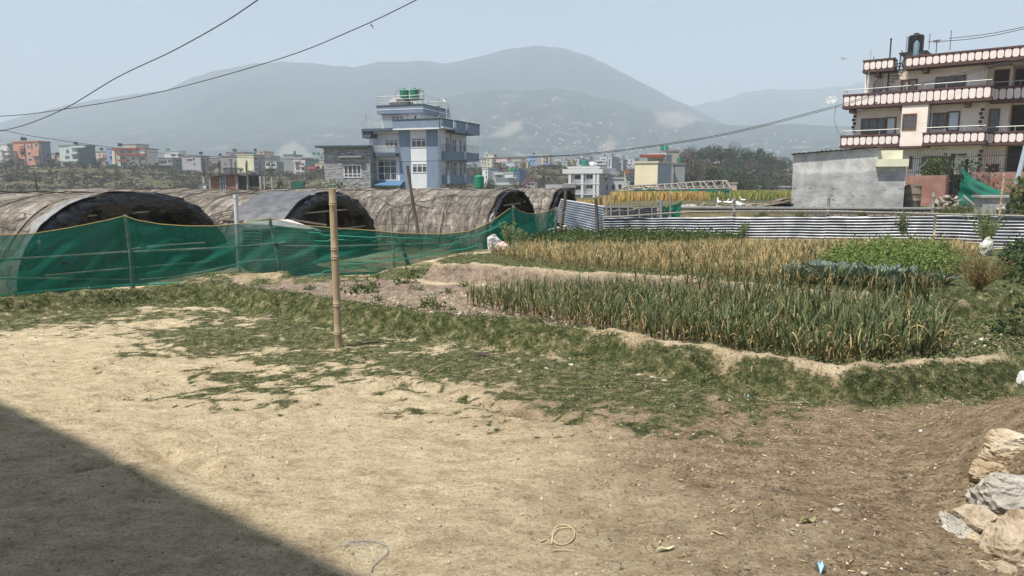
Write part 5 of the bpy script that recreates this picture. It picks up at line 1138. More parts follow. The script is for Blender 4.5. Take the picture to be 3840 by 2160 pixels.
# ---- stone clad annex
M_clad = brick('stone_cladding', (.16,.17,.18), (.52,.51,.49), (.26,.26,.26), .55, .13, .9, .02, .37)
sh2 = Fac('annex', 'low flat-roofed house clad in grey stone strips, left of the blue-grey house', 'house', (uk(1219)*84.6, 84.6), B=(uk(1393)*83.6, 83.6), z=-1.0, zoom=BZ)
r_ = sh2.rect(130,835,705,1445); MB().box(0, r_[1]-.02, 0, 7.5, 0, r_[3]).build('wall', M_clad, sh2.root); W_ = r_[1]
MB().box(-.8, W_-.05, -.7, 7.6, r_[3]+.002, r_[3]+.22).build('roof', M_cap, sh2.root)
rs = sh2.rect(312,940,600,958); sh2.slab('window_hood', M_conc, rs, -.55, -.002)
window(sh2.root, sh2.rect(360,1045,580,1208), 0, M_wf, M_gl, 4, 1, .12, .06, .28, bars=16)
window(sh2.root, sh2.rect(375,1338,592,1440), 0, M_wf, M_gl, 4, 2, .09, .06)
m = MB(); m.tube([(W_-.15,-.1,0),(W_-.15,-.1,r_[3])], .07, 8); m.build('drain_pipe', M_conc, sh2.root, smooth=True)
# ---------------------------------------------------------------- pink house
M_pk = mk('house_pink', (.86,.77,.68), (.74,.65,.57), 1.1, .85, detail=9, c3=(.83,.74,.65)); M_mar = mk('trim_maroon', (.085,.045,.04), (.12,.065,.055), 5, .75); M_pan = mk('panel_pink', (.86,.76,.71), (.74,.64,.59), 4, .85, detail=8); M_ter = mk('terracotta_wall', (.27,.135,.105), (.38,.23,.19), 1.6, .9, c3=(.30,.16,.13), detail=9, bump=.2)
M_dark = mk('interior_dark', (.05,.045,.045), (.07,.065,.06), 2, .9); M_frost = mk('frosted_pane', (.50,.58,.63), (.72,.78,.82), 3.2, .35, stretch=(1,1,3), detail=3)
PZ = (3040, 100, 3.22)
ph = Fac('house', 'large pink house with maroon trimmed balconies rising at the right edge', 'house', (24.8, 55.4), B=(32.1, 49.7), z=.9, zoom=PZ)
PR = ph.root; D = 9.0
def lv(v, u=1500): return ph.zz(u, v)
Zb = {2: (lv(900,1500)-0, lv(745,1500)), 3: (lv(455,1500), lv(325,1500)), 1: (ph.zz(1700,1400), ph.zz(1700,1265))}
def panels(x0, x1, z0, z1, y, par):
    """balcony front with chamfered pale panels between thin maroon bars"""
    n = max(1, round((x1-x0)/.42)); w = (x1-x0)/n; P = MB(); hh = z1-z0; c = .07
    for i in range(n):
        a, b = x0+i*w+.028, x0+(i+1)*w-.028; lo, hi = z0+.02, z1-.01
        P.prismy([(a+c,lo),(b-c,lo),(b,lo+c*1.6),(b,hi-c*1.6),(b-c,hi),(a+c,hi),(a,hi-c*1.6),(a,lo+c*1.6)], y-.045, y-.003)
    return P.build('panels', M_pan, par)
def balc(x0, x1, key, y=0., ends=(1,1), back=1.05, rail=True, zo=0.):
    z0, z1 = Zb[key]; z0 += zo; z1 += zo
    b = MB(); b.box(x0, x1, y, y+.12, z0, z1-.12)
    b.box(x0-.04, x1+.04, y-.08, y+.16, z1-.119, z1); b.box(x0-.03, x1+.03, y-.07, back, z0-.16, z0-.002)
    if ends[0]: b.box(x0, x0+.12, y+.121, back, z0, z1-.02)
    if ends[1]: b.box(x1-.12, x1, y+.121, back, z0, z1-.02)
    o = b.build('balcony', M_mar, PR); panels(x0+.05, x1-.05, z0+.02, z1-.14, y, o)
    for s, X in ((ends[0], x0), (ends[1], x1)):
        if s:
            P = MB(); sg = -1 if X == x0 else 1; n = max(1, round((back-y)/.42)); w = (back-y-.15)/n
            for i in range(n): P.box(X+sg*.004, X+sg*.04, y+.12+i*w+.04, y+.12+(i+1)*w-.02, z0+.12, z1-.2)
            P.build('panels', M_pan, o)
    if rail: railing(o, ([(x0+.06, back-.1, z1)] if ends[0] else [])+[(x0+.06, y+.05, z1), (x1-.06, y+.05, z1)]+([(x1-.06, back-.1, z1)] if ends[1] else []), .32, M_ral, 1, 1.4, .015, top=.028)
    return o
WB = 1.1                                                   # main wall plane set back behind the balconies
xL = {'b': ph.x(315), 'w1': ph.x(455, WB), 'bay0': ph.x(1035), 'bay1': ph.x(1345), 'r': ph.x(2085)}
xw0, xw1 = ph.x(470, WB), ph.x(2010, WB)
z1f = Zb[1][0]; z2f = Zb[2][0]; z3f = Zb[3][0]
m = MB(); m.box(xw0, xw1, WB, D, 0, z1f-.17); m.box(xw0, xw1, WB, D, z1f-.16, z2f-.17)
xt0 = ph.x(570, WB); xrec = ph.x(1065, WB); m.box(xt0, xw1+.0, WB+.0, D, z2f-.16, z3f-.17)
m.build('wall', M_pk, PR)
MB().box(xL['bay0'], xL['bay1'], .02, WB-.002, z1f-.15, z2f-.17).build('bay_wall', M_pk, PR)
o = MB().box(xL['bay0']-.1, xL['bay1']+.1, -.02, WB-.002, z1f-.3, z1f-.155).build('ledge', M_mar, PR)
balc(0, ph.x(1030), 1, ends=(1,0)); balc(ph.x(1310), ph.x(2060), 1, ends=(0,1)); balc(0, ph.x(2085), 2)
a3, b3, c3_ = ph.x(540), ph.x(905), ph.x(1030)
balc(a3, b3, 3, ends=(1,1), rail=False); balc(c3_, ph.x(2600)+1.5, 3, ends=(1,0), rail=False)
for z, X0, X1 in ((z3f, a3, ph.x(2600)+1.5),): MB().box(X0+.1, X1, WB-.0+.02, D-.1, z-.15, z+.02).build('roof', M_conc, PR)
for zu, key in [(430,2),(1030,2),(1800,2),(700,3),(1265,3),(2025,3)]:
    xx = ph.x(zu); z = Zb[key][0]-.17; m = MB(); m.prismy([(xx-.16,z-.30),(xx+.16,z-.30),(xx+.16,z-.003),(xx-.16,z-.003)], .05, WB-.003); m.build('bracket', M_mar, PR)
def pwin(zr_, nx, off=WB, grille=True, fm=M_fb, gl=None, nm='window', nz=1):
    r = ph.rect(*zr_, off); return window(PR, r, off, fm, gl or M_gl, nx, nz, .10, .06, name=nm, bars=(nx*6 if grille else 0))
pwin((607,1105,905,1300), 3); pwin((907,1090,1032,1305), 1, grille=False, gl=M_frost)
pwin((1105,1050,1280,1245), 2, off=.02); pwin((1420,1040,1650,1235), 2); pwin((1650,1020,1800,1265), 1, grille=False, gl=M_frost)
pwin((1505,595,1875,735), 3); M_pat = mk('patterned_door', (.36,.24,.20), (.52,.42,.38), 9, .7)
pwin((1090,635,1290,775), 2, grille=False, gl=M_pat, nm='door')
pwin((2048,1010,2136,1262), 1, off=WB+.02) if False else None
# ground floor openings (second zoom)
ph2 = Fac(None, None, None, (24.8,55.4), B=(32.1,49.7), z=.9, zoom=(2900,450,2.74), make=False, root=PR)
window(PR, ph2.rect(1525,372,1815,560, WB), WB, M_fb, M_gl, 3, 1, .10, .06, name='door', bars=14); window(PR, ph2.rect(1392,375,1428,505, WB), WB, M_fb, M_gld, 1, 1, .08, .06)
for zu in (1262, 1472): xx = ph2.x(zu, .9); m = MB(); m.tube([(xx,.95,0),(xx,.95,z1f-.17)], .055, 8); m.build('drain_pipe', M_bw, PR, smooth=True)
xx = ph2.x(1500,.9); m = MB(); m.tube([(xx,.9,0),(xx,.9,1.9),(xx+.5,.75,2.5)], .055, 8); m.build('drain_pipe', M_bw, PR, smooth=True)
# stepped corner stones
def quoin(zu, z0, z1, off, w=.22):
    m = MB(); xx = ph.x(zu, off); z = z0+.15; k = 0
    while z < z1-.3: a = xx-(.13 if k % 2 else .05); m.box(a, a+w+(.0), off-.05, off-.002, z, z+.2); z += .27; k += 1
    m.build('corner_stones', M_mar, PR)
quoin(470, z1f+.9, z2f-.2, WB); quoin(1985, z1f+.9, z2f-.2, WB); quoin(2010, 0, z1f-.2, WB)
for zu, z0, z1 in ((1395, z1f, z2f-.2), (1955, z2f, z3f-.2)): xx = ph.x(zu, .95); m = MB(); m.tube([(xx,.98,z0),(xx,.98,z1)], .05, 8); m.build('drain_pipe', M_bw, PR, smooth=True)
# open stair bays right of the corner: slabs, set back walls, dark openings, balconies
xR = xw1; SB = 2.4; xE = ph.x(2576, SB)+4
m = MB(); m.box(xR+.002, xR+1.35, SB, D, 0, z3f-.18); m.box(xR+1.352, xE, SB+2.6, D, 0, z3f-.18); m.box(xE-.3, xE, SB, SB+2.59, 0, z3f-.18); m.build('wall', M_pk, PR)
for key in (1, 2, 3): z = Zb[key][0]; MB().box(xR+1.353, xE-.31, SB-.9, SB+2.59, z-.16, z-.0).build('floor_slab', M_pk, PR)
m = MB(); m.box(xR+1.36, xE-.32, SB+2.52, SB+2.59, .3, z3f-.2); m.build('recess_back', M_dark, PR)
for key in (1, 2): balc(xR+.25 if key == 1 else xR+.3, xE, key, y=SB-1.1, ends=(1,0), back=SB-.01, zo=-.05)
r_ = (xR+.15, xR+.95, z1f+.25, z1f+2.3)
window(PR, (xR+.2, xR+.85, z1f+.5, z1f+2.35), SB, M_fb, M_gl, 1, 1, .1, .06, bars=6); window(PR, (xR+.3, xR+1.2, z2f+.05, z2f+2.1), SB, M_fb, mk('door_maroon', (.05,.018,.015), (.07,.03,.025), 4, .6), 1, 1, .06, .05, name='door')
window(PR, (xR+.3, xR+1.1, .05, 2.1), SB, M_fb, M_gld, 1, 1, .08, .05, name='door')
for z0_, z1_ in ((.3, z1f), (z1f, z2f), (z2f, z3f)):
    m = MB(); k = 11
    for i in range(k): t = i/k; m.box(xR+2.2+2.6*t, xR+2.2+2.6*(t+1/k)+.05, SB+1.2, SB+2.4, z0_+(z1_-z0_)*t, z0_+(z1_-z0_)*(t+1/k)-.02)
    m.build('stair', M_conc, PR); m = MB(); m.tube([(xR+2.2,SB+1.15,z0_+.9),(xR+4.8,SB+1.15,z1_+.8)], .03, 5)
    for i in range(8): t = i/7; m.tube([(xR+2.2+2.6*t,SB+1.15,z0_+(z1_-z0_)*t),(xR+2.2+2.6*t,SB+1.15,z0_+(z1_-z0_)*t+.9)], .015, 4)
    m.build('stair_railing', M_blkm, PR)
# spiral stair by the top balcony
cx, cy = ph.x(845, .45), .45; m = MB(); zA, zB = Zb[2][1]-1.0, Zb[3][1]; m.tube([(cx,cy,zA),(cx,cy,zB+1.3)], .05, 8); m.lathe(cx, cy, [(.04,zB+1.28),(.08,zB+1.36),(.02,zB+1.46)], 8); m.build('stair_column', M_blkm, PR, smooth=True)
m = MB(); N_ = 15; T = []
for i in range(N_):
    t = i/(N_-1); a = math.pi*1.25-t*math.pi*1.45; z = zA+.3+(Zb[3][0]-zA)*t; R1 = .95; T.append((cx+R1*math.cos(a), cy+R1*math.sin(a)*.8, z))
    m.prism([(cx+.04*math.cos(a), cy+.04*math.sin(a)), (cx+R1*math.cos(a-.13), cy+R1*.8*math.sin(a-.13)), (cx+R1*math.cos(a+.13), cy+R1*.8*math.sin(a+.13))], z-.035, z)
m.build('spiral_stair', M_blkm, PR)
m = MB(); m.tube([(a,b,c+.9) for a,b,c in T], .022, 5); m.tube([(a,b,c+.05) for a,b,c in T], .022, 5)
for a, b in zip(T, T[1:]):
    for q in (0, .5): p = Vector(a).lerp(Vector(b), q); m.tube([p, p+Vector((0,0,.9))], .011, 4)
m.build('stair_railing', M_blkm, PR, smooth=True)
for zu, v0, v1, off, r, mt, t in [(610,820,285,.1,.07,M_pvc,0),(655,410,370,1.,.03,M_rail,0),(1385,325,172,.4,.03,M_mar,.25),(1545,300,60,.5,.03,M_rail,0),(1030,330,128,1.2,.03,M_rail,0),(1298,290,98,1.4,.03,M_rail,0)]:
    rod(PR, ph.x(zu,off), off, ph.zz(zu,v0,off), ph.zz(zu,v1,off), r, mt, t)
tz = ph.zz(1140, 330, 1.9); m = MB(); xx = ph.x(1140, 1.9); q = .8
for sx in (-1,1):
    for sy in (-1,1): m.tube([(xx+sx*q,1.9+sy*q,z3f),(xx+sx*q,1.9+sy*q,tz-.01)], .04, 5)
m.box(xx-q-.1, xx+q+.1, 1.9-q-.1, 1.9+q+.1, tz-.1, tz-.012); m.build('tank_stand', M_blkm, PR)
tank('big black ribbed water tank on the pink house roof', wp(ph, xx, 1.9, tz), (ph.x(1240,1.9)-ph.x(1050,1.9))/2, ph.zz(1140,105,1.9)-tz, M_tk, ribs=8)
M_sil = mk('silver_blue', (.09,.15,.19), (.16,.23,.27), 4, .7); xx = ph.x(1150,.9); z0_ = z3f+.05; z1_ = ph.zz(1150,215,.9)
m = MB(); m.lathe(0, 0, [(.19,0),(.19,z1_-z0_),(.10,z1_-z0_+.12),(.03,z1_-z0_+.2)], 18); o = m.build('filter_cylinder', M_sil, None, smooth=True); o.location = wp(ph, xx, .9, z0_); tag(o, 'silvery blue upright filter cylinder in front of the black roof tank', 'filter')
def dish(label, P, r, mat, rot, par=None):
    m = MB(); prof = [(.001,0)]+[(r*t, r*.28*t*t) for t in (.25,.5,.75,1)]+[(r*t, r*.28*t*t+.015) for t in (1,.6,.2)]; m.lathe(0, 0, prof, 22)
    ro = empty('satellite_dish', P, 0, label, 'satellite dish', 'satellite dishes'); ro.rotation_euler = rot; m.build('bowl', mat, ro, smooth=True)
    m = MB(); m.tube([(0,-r*.95,r*.26),(0,0,r*.85)], .015, 5); m.tube([(0,0,r*.80),(0,0,r*.98)], .04, 6); m.tube([(0,0,0),(0,.1,-.35)], .03, 6); m.build('feed_arm', M_rail, ro, smooth=True); return ro
dish('round grey satellite dish at the left corner of the pink house', W(3118,376,55.6), .42, mk('dish_grey', (.30,.33,.33), (.42,.45,.44), 3, .5), (R(62),R(0),R(-35)))
# ---------------------------------------------------------------- grey hut
def hutmat():
    m = mk('cement_render', (.36,.36,.345), (.62,.62,.59), 1.5, .9, detail=14, lo=.38, hi=.64, c3=(.49,.49,.47), bump=.5, bscale=9); N = m.node_tree.nodes; L = m.node_tree.links; p = N['Principled BSDF']
    src = p.inputs['Base Color'].links[0].from_socket; tc = N.new('ShaderNodeTexCoord'); sx = N.new('ShaderNodeSeparateXYZ'); L.new(tc.outputs['Object'], sx.inputs[0])
    n = N.new('ShaderNodeTexNoise'); n.inputs['Scale'].default_value = 1.6; n.inputs['Detail'].default_value = 3; L.new(tc.outputs['Object'], n.inputs[0])
    a = N.new('ShaderNodeMath'); a.operation = 'MULTIPLY_ADD'; a.inputs[1].default_value = .55; L.new(n.outputs[0], a.inputs[0]); L.new(sx.outputs[2], a.inputs[2])
    g = N.new('ShaderNodeMath'); g.operation = 'LESS_THAN'; g.inputs[1].default_value = 1.98; L.new(a.outputs[0], g.inputs[0])
    mx = N.new('ShaderNodeMix'); mx.data_type = 'RGBA'; mx.blend_type = 'MULTIPLY'; mx.inputs[7].default_value = (.80,.81,.82,1); L.new(g.outputs[0], mx.inputs[0]); L.new(src, mx.inputs[6])
    # damp dark blotches in rows low on the wall
    mp = N.new('ShaderNodeMapping'); mp.inputs['Scale'].default_value = (1.6,1.6,5.); L.new(tc.outputs['Object'], mp.inputs[0]); n2 = N.new('ShaderNodeTexNoise'); n2.inputs['Scale'].default_value = 1.9; n2.inputs['Detail'].default_value = 5; L.new(mp.outputs[0], n2.inputs[0])
    c = N.new('ShaderNodeValToRGB'); c.color_ramp.elements[0].position = .60; c.color_ramp.elements[1].position = .68; L.new(n2.outputs[0], c.inputs[0]); g2 = N.new('ShaderNodeMath'); g2.operation = 'LESS_THAN'; g2.inputs[1].default_value = 1.5; L.new(a.outputs[0], g2.inputs[0])
    mu = N.new('ShaderNodeMath'); mu.operation = 'MULTIPLY'; L.new(c.outputs[0], mu.inputs[0]); L.new(g2.outputs[0], mu.inputs[1])
    my = N.new('ShaderNodeMix'); my.data_type = 'RGBA'; my.inputs[7].default_value = (.12,.125,.13,1); L.new(mu.outputs[0], my.inputs[0]); L.new(mx.outputs[2], my.inputs[6]); L.new(my.outputs[2], p.inputs['Base Color']); return m
hu = Fac('hut', 'plain grey cement hut with a stained wall below the pink house', 'hut', (uk(2970)*35.5, 35.5), B=(uk(3392)*33.6, 33.6), z=.47, zoom=(2900,450,2.74))
HR = hu.root; r1 = hu.rect(190,345,1062,880); r2 = hu.rect(1062,480,1348,880); M_hut = hutmat()
m = MB(); m.prismy([(0,-.1),(r1[1],-.1),(r1[1],r1[3]+.25),(0,r1[3]-.02)], 0, 3.6); m.box(r1[1]+.002, r2[1], .0, 3.59, -.1, r2[3]); m.build('wall', M_hut, HR)
rr_ = hu.rect(1062,420,1392,476,-.3); m = MB(); m.box(r1[1]-.08, rr_[1], -.3, 3.7, r2[3]+.003, r2[3]+.16); m.box(r1[1]-.08, rr_[1], -.3, -.18, r2[3]+.162, r2[3]+.34); m.box(rr_[1]-.12, rr_[1], -.179, 3.7, r2[3]+.162, r2[3]+.34); m.box(r1[1]+.02, rr_[1]-.13, 1.3, 1.42, r2[3]+.162, r2[3]+.80); m.build('cream_parapet', mk('cream_paint', (.70,.69,.52), (.60,.59,.46), 2, .85), HR)
P = np.zeros((60, 5, 3))
for i in range(60):
    for j in range(5): t = i/59; P[i,j] = (-.15+(r1[1]+.3)*t, -.2+4.0*j/4, r1[3]+.02+.27*t+.02*math.cos(i*2.1))
m = MB(); m.grid(P); m.build('roof_sheet', M_tind, HR)
o = scrap('bunched green shade net strung across the stony corner at right', W(3600,625,31), W(3950,755,29), W(3605,770,30.5), W(3980,800,29), .35, 22)
o2 = scrap('hanging left end of the green net on a crooked pole', W(3596,640,31.2), W(3622,690,31), W(3606,735,31), W(3680,770,30.6), .1, 10)
# boundary wall, railing, gate
gw = Fac('garden_wall', 'stained terracotta garden wall with black iron spikes in front of the pink house', 'wall', (uk(3394)*39.5, 39.5), B=(uk(3548)*37.2, 37.2), z=.4, zoom=(2900,450,2.74))
r_ = gw.rect(1358,570,1770,800); MB().box(0, r_[1], 0, .22, -.1, r_[3]).build('wall', M_ter, gw.root)
def spikes(par, x0, x1, z, h, y=.1):
    m = MB(); x = x0
    while x < x1: m.tube([(x,y,z),(x,y,z+h*.9),(x,y,z+h)], [.012,.012,.002], 4); x += .13
    for q in (.15, .75): m.box(x0, x1, y-.012, y+.012, z+h*q-.015, z+h*q+.015)
    m.build('iron_railing', M_blkm, par)
spikes(gw.root, .05, r_[1]-.05, r_[3], 1.2)
gw2 = Fac('garden_wall', 'terracotta garden wall right of the black gate behind the red flowers', 'wall', (uk(3625)*38.2, 38.2), B=(uk(3815)*35.5, 35.5), z=.4, zoom=(2900,450,2.74))
r_ = gw2.rect(2060,535,2500,690); MB().box(0, r_[1]+3, 0, .22, -.1, r_[3]).build('wall', M_ter, gw2.root); spikes(gw2.root, .05, r_[1]+3, r_[3], 1.1); spikes(gw2.root, -1.6, -.1, r_[3], 1.1)
ga = Fac('gate', 'tall black iron gate standing between the terracotta walls', 'gate', (uk(3556)*37.0, 37.0), B=(uk(3622)*36.2, 36.2), z=.4, zoom=(2900,450,2.74))
zt_ = ga.zz(1820, 345); m = MB(); m.box(0,.14,0,.14,0,zt_); m.box(.75,.85,0,.14,0,zt_-.3); m.box(.14,.75,.03,.11,zt_-.12,zt_-.02); m.build('gate_frame', M_blkm, ga.root); m = MB(); m.box(.15,.74,.05,.08,.1,zt_*.62); m.build('gate_leaf', M_blkm, ga.root)
m = MB()
for i in range(9): m.tube([(.95+.11*i,.05,0),(.95+.11*i,.05,zt_*.62+.1*math.sin(i))], .02, 4)
m.build('wire_screen', M_rail, ga.root)
# low walls
M_rub = brick('rubble_stone', (.20,.17,.14), (.40,.36,.31), (.13,.11,.09), .36, .14, .95, .03, .43)
lw = Fac('field_wall', 'low rough stone field wall with pale coping, right of the old sheets', 'wall', (uk(2545)*33.6, 33.6), B=(uk(3580)*32.0, 32.0), z=.0)
r_ = lw.rect(2545,781,3580,800); zc = lw.zz(3000, 778); Lw = r_[1]; MB().box(0, Lw, 0, .4, -.25, zc-.06).build('stones', M_rub, lw.root); MB().box(-.03, Lw+.03, -.04, .44, zc-.058, zc+.015).build('coping', M_conc, lw.root)
lw2 = Fac('field_wall', 'short low wall with white coping, left of the old sheets', 'wall', (uk(2262)*33.4, 33.4), B=(uk(2375)*33.2, 33.2), z=-.1)
r_ = lw2.rect(2262,775,2375,800); MB().box(0, r_[1], 0, .3, -.3, r_[3]-.06).build('stones', M_rub, lw2.root); MB().box(-.03, r_[1]+.03, -.04, .34, r_[3]-.058, r_[3]+.02).build('coping', M_pale, lw2.root)
# drum, rubble, planks, white ducks, box, poles
c = W(3416,750,34.6); dr = empty('drum', (c.x,c.y,.5), 0, 'rusty dented tan drum standing against the terracotta wall', 'drum'); m = MB(); r = .42
m.lathe(0, 0, [(r*.97,0),(r,.05),(r,.30),(r*1.04,.33),(r,.36),(r,.62),(r*1.04,.65),(r,.68),(r*.98,.98),(r*1.0,1.0),(r*.9,1.0),(r*.9,.95)], 20); m.build('drum_body', mk('rusty_tan', (.33,.28,.20), (.20,.15,.11), 3, .8), dr, smooth=True)
m = MB(); m.lathe(.1, 0, [(r*.85,1.0),(r*.6,1.08),(.02,1.1)], 12); m.build('dark_lid', M_wood, dr)
for i in range(46):
    u, v = rnd.uniform(3490,3640), 0; t = (u-3490)/150; v = 770-40*math.sin(math.pi*min(1,t*1.1))*rnd.random()+rnd.uniform(-2,8)
    w = rnd.uniform(.10,.34); p = W(u, v, rnd.uniform(33,34.5)); o = link('rubble_stone', pm[i % 7]); o.data = pm[i % 7]; o.scale = (w*.7, w*.7, w*.8); o.rotation_euler = (rnd.random(), rnd.random(), rnd.random()*6); o.location = p; tag(o, 'pale broken stone in the rubble heap below the terracotta wall', 'stone', 'rubble heap by the drum')
for i in range(60):
    u = rnd.uniform(2540, 2900); p = W(u, rnd.uniform(756,778), rnd.uniform(34,41)); w = rnd.uniform(.06,.2); zq = zp(p.x, p.y); o = link('rubble_stone', pm[i % 7]); o.scale = (w, w, w*.6); o.rotation_euler = (0,0,rnd.random()*6); o.location = (p.x, p.y, zq+w*.1); tag(o, 'pale stone scattered on the waste ground behind the stone field wall', 'stone', 'stones on the waste ground')
for i, (u, v, w) in enumerate([(2563,777,.2),(2582,776,.22),(2597,777,.26)]):
    p = W(u, v, 34.6); me = rockmesh(140+i, (w,w*.8,w*.6), 3, 7); me.materials.append(M_s2); o = link('boulder', me); o.location = p; tag(o, ['leftmost','middle','rightmost'][i]+' of three pale boulders lying on the stone field wall', 'stone', 'three boulders on the wall')
pl = [(2850,776,2965,756),(2868,770,2968,750),(2880,762,2968,765),(2898,758,2950,742),(2905,768,2968,768),(2860,778,2968,774),(2915,750,2968,752),(2890,773,2968,760),(2925,745,2960,748)]
M_plank = mk('old_plank', (.10,.08,.065), (.30,.25,.20), 3, .9, stretch=(1,6,6), rndv=.4)
for i, (a, b, c_, d_) in enumerate(pl):
    p, q = W(a, b, 34.6+.12*i), W(c_, d_, 35+.15*i); L = (q-p).length; m = MB(); m.box(0, L, -.15, .15, -.02, .02); o = m.build('plank', M_plank); o.location = p; dd = (q-p).normalized(); o.rotation_euler = (rnd.uniform(-.3,.3), -math.asin(dd.z), math.atan2(dd.y, dd.x)); tag(o, 'weathered board lying in the dark timber heap left of the grey hut', 'plank', 'timber heap by the hut')
def duck(label, u, v, Y, s, rz, up=True):
    p = W(u, v, Y); m = MB(); z0 = zp(p.x, p.y); m.tube([(-.30,0,.24),(-.18,0,.22),(0,0,.20),(.14,0,.23),(.20,0,.33),(.22,0,.44),(.25,0,.47),(.30,0,.465),(.36,0,.45)], [.02,.08,.115,.09,.045,.035,.05,.03,.012], 10)
    ro = empty('duck', (p.x,p.y,z0), rz, label, 'duck', 'white ducks'); ro.scale = (s,s,s); b = m.build('body', M_duck, ro, smooth=True)
    m = MB(); m.tube([(.02,.04,.14),(.0,.05,0)], .012, 5); m.tube([(.02,-.04,.14),(.04,-.05,0)], .012, 5); m.build('legs', M_bam, ro)
M_duck = mk('duck_white', (.78,.77,.74), (.68,.67,.64), 6, .8)
duck('upright white duck at the left of the group on the waste ground', 2697, 757, 38, .75, 1.8); duck('white duck bending in the middle of the group', 2722, 755, 38.5, .65, .3); duck('white duck facing right at the right of the group', 2737, 757, 37.5, .7, -.2); duck('lone white bird with thin legs farther back to the right', 2786, 744, 45, .65, 2.6)
sack('flat white plastic sheet scrap right of the ducks', 2771, 772, 36.5, .7, .25, .4, M_sk, 8.)
c = W(3805,790,27.); m = MB(); m.box(-1.2,1.2,-.5,.5,-.1,.8); m.box(-1.3,1.3,-.6,.6,.802,.88); o = m.build('cement_box', M_conc); o.location = (c.x,c.y,.3); o.rotation_euler = (0,0,-.3); tag(o, 'low grey cement box under the net at the right edge', 'cement box')
scrap('pale plastic sheet draped over hoops by the cement box', W(3735,768,27), W(3880,765,27), W(3735,792,26.6), W(3880,795,26.6), -.25, 12, mk('pale_sheet', (.5,.5,.48), (.3,.3,.28), 5, .5))
pole('bamboo_pole', 'upright bamboo pole with a tied cord at the right, before the green net', 'pole', W(3748,812,25.5), W(3766,648,25.5), .04, .035, M_bam, knots=6)
pole('lamp_post', 'slanting pale blue-grey metal pole cut off by the right edge', 'post', W(3812,690,26.), W(3848,545,26.), .085, .08, mk('pole_blue', (.36,.44,.47), (.45,.52,.55), 5, .4, metal=.3))
pole('crooked_pole', 'crooked pole lying under the green net at right', 'pole', W(3612,735,30), W(3658,772,29.6), .05, .04, M_bamg); pole('crooked_pole', 'thin crossed pole under the green net at right', 'pole', W(3655,771,29.8), W(3900,752,29.), .04, .03, M_bamg)
bush('red_flower_bush', 'dark bush with red flowers by the iron spikes', 'bush', uk(3670)*36, 36., tuft(901, 900, 1.0, 1.9, .14, (0,0,1,1,2), dome=True), [M_lf2, M_lf, mk('petal_red', (.45,.03,.03), (.6,.06,.05), 9, .6)], 1, None)
bush('garden_tree', 'bright green leafy garden shrub before the pink house door', 'tree', uk(3505)*40.5, 40.5, (lambda q: (q[0]+np.array([0,0,1.6]), q[1], q[2]))(tuft(902, 1500, .85, 1.25, .15, (0,0,1), dome=False)), [M_lf3, M_lf], 1, None, stems=4, sr=.4, sh_=2.0)
bush('creeper', 'loose leafy creeper on the gate post left of red flowers', 'plant', uk(3615)*36.2, 36.2, (lambda q: (q[0]+np.array([0,0,1.9]), q[1], q[2]))(tuft(903, 260, .7, .5, .13, (0,1), dome=False)), [M_lf, M_lf2], 1, None, stems=3, sr=.2, sh_=1.8)
bush('overhanging_leaves', 'clump of large green leaves hanging in at right edge', 'plant', uk(3870)*22, 22., (lambda q: (q[0]+np.array([0,0,.9]), q[1], q[2]))(tuft(904, 420, .75, .65, .20, (0,0,1), dome=False)), [M_lf, M_lf2], 1, None, stems=3, sr=.3, sh_=.9, z=.3)
bush('leafy_shoot', 'dark leafy shoot cut by the right edge beside the garlic bed', 'plant', uk(3860)*7.4, 7.4, tuft(905, 160, .22, .5, .07, (0,0,1), dome=True), [M_lf, M_lf2], 1, None, stems=3, sr=.1, sh_=.45)
for i, (u, Y, s, lb) in enumerate([(3695,28,1.0,'yellow-flowered weeds at the bank below the green net'),(3600,30,.8,'scrubby weeds on the bank left of the yellow-flowered ones'),(3560,31,.7,'scrub at foot of the rubble heap'),(3870,24,1.,'yellow-green weeds beside the cement box'),(3010,29,.5,'small dark weed before the stone field wall, left'),(2860,29,.5,'small green weed by the stone field wall, centre left'),(3240,29.5,.55,'dry tuft at the stone field wall below the hut')]):
    bush('weed_clump', lb, 'weed', uk(u)*Y, Y, feather(920+i, .9*s, .7*s, 60, 16, .05), [M_clod, M_clod, M_lf3], 1, 'weeds below the pink house')
o = MB().box(-.9,.9,-.01,.01,0,.01)
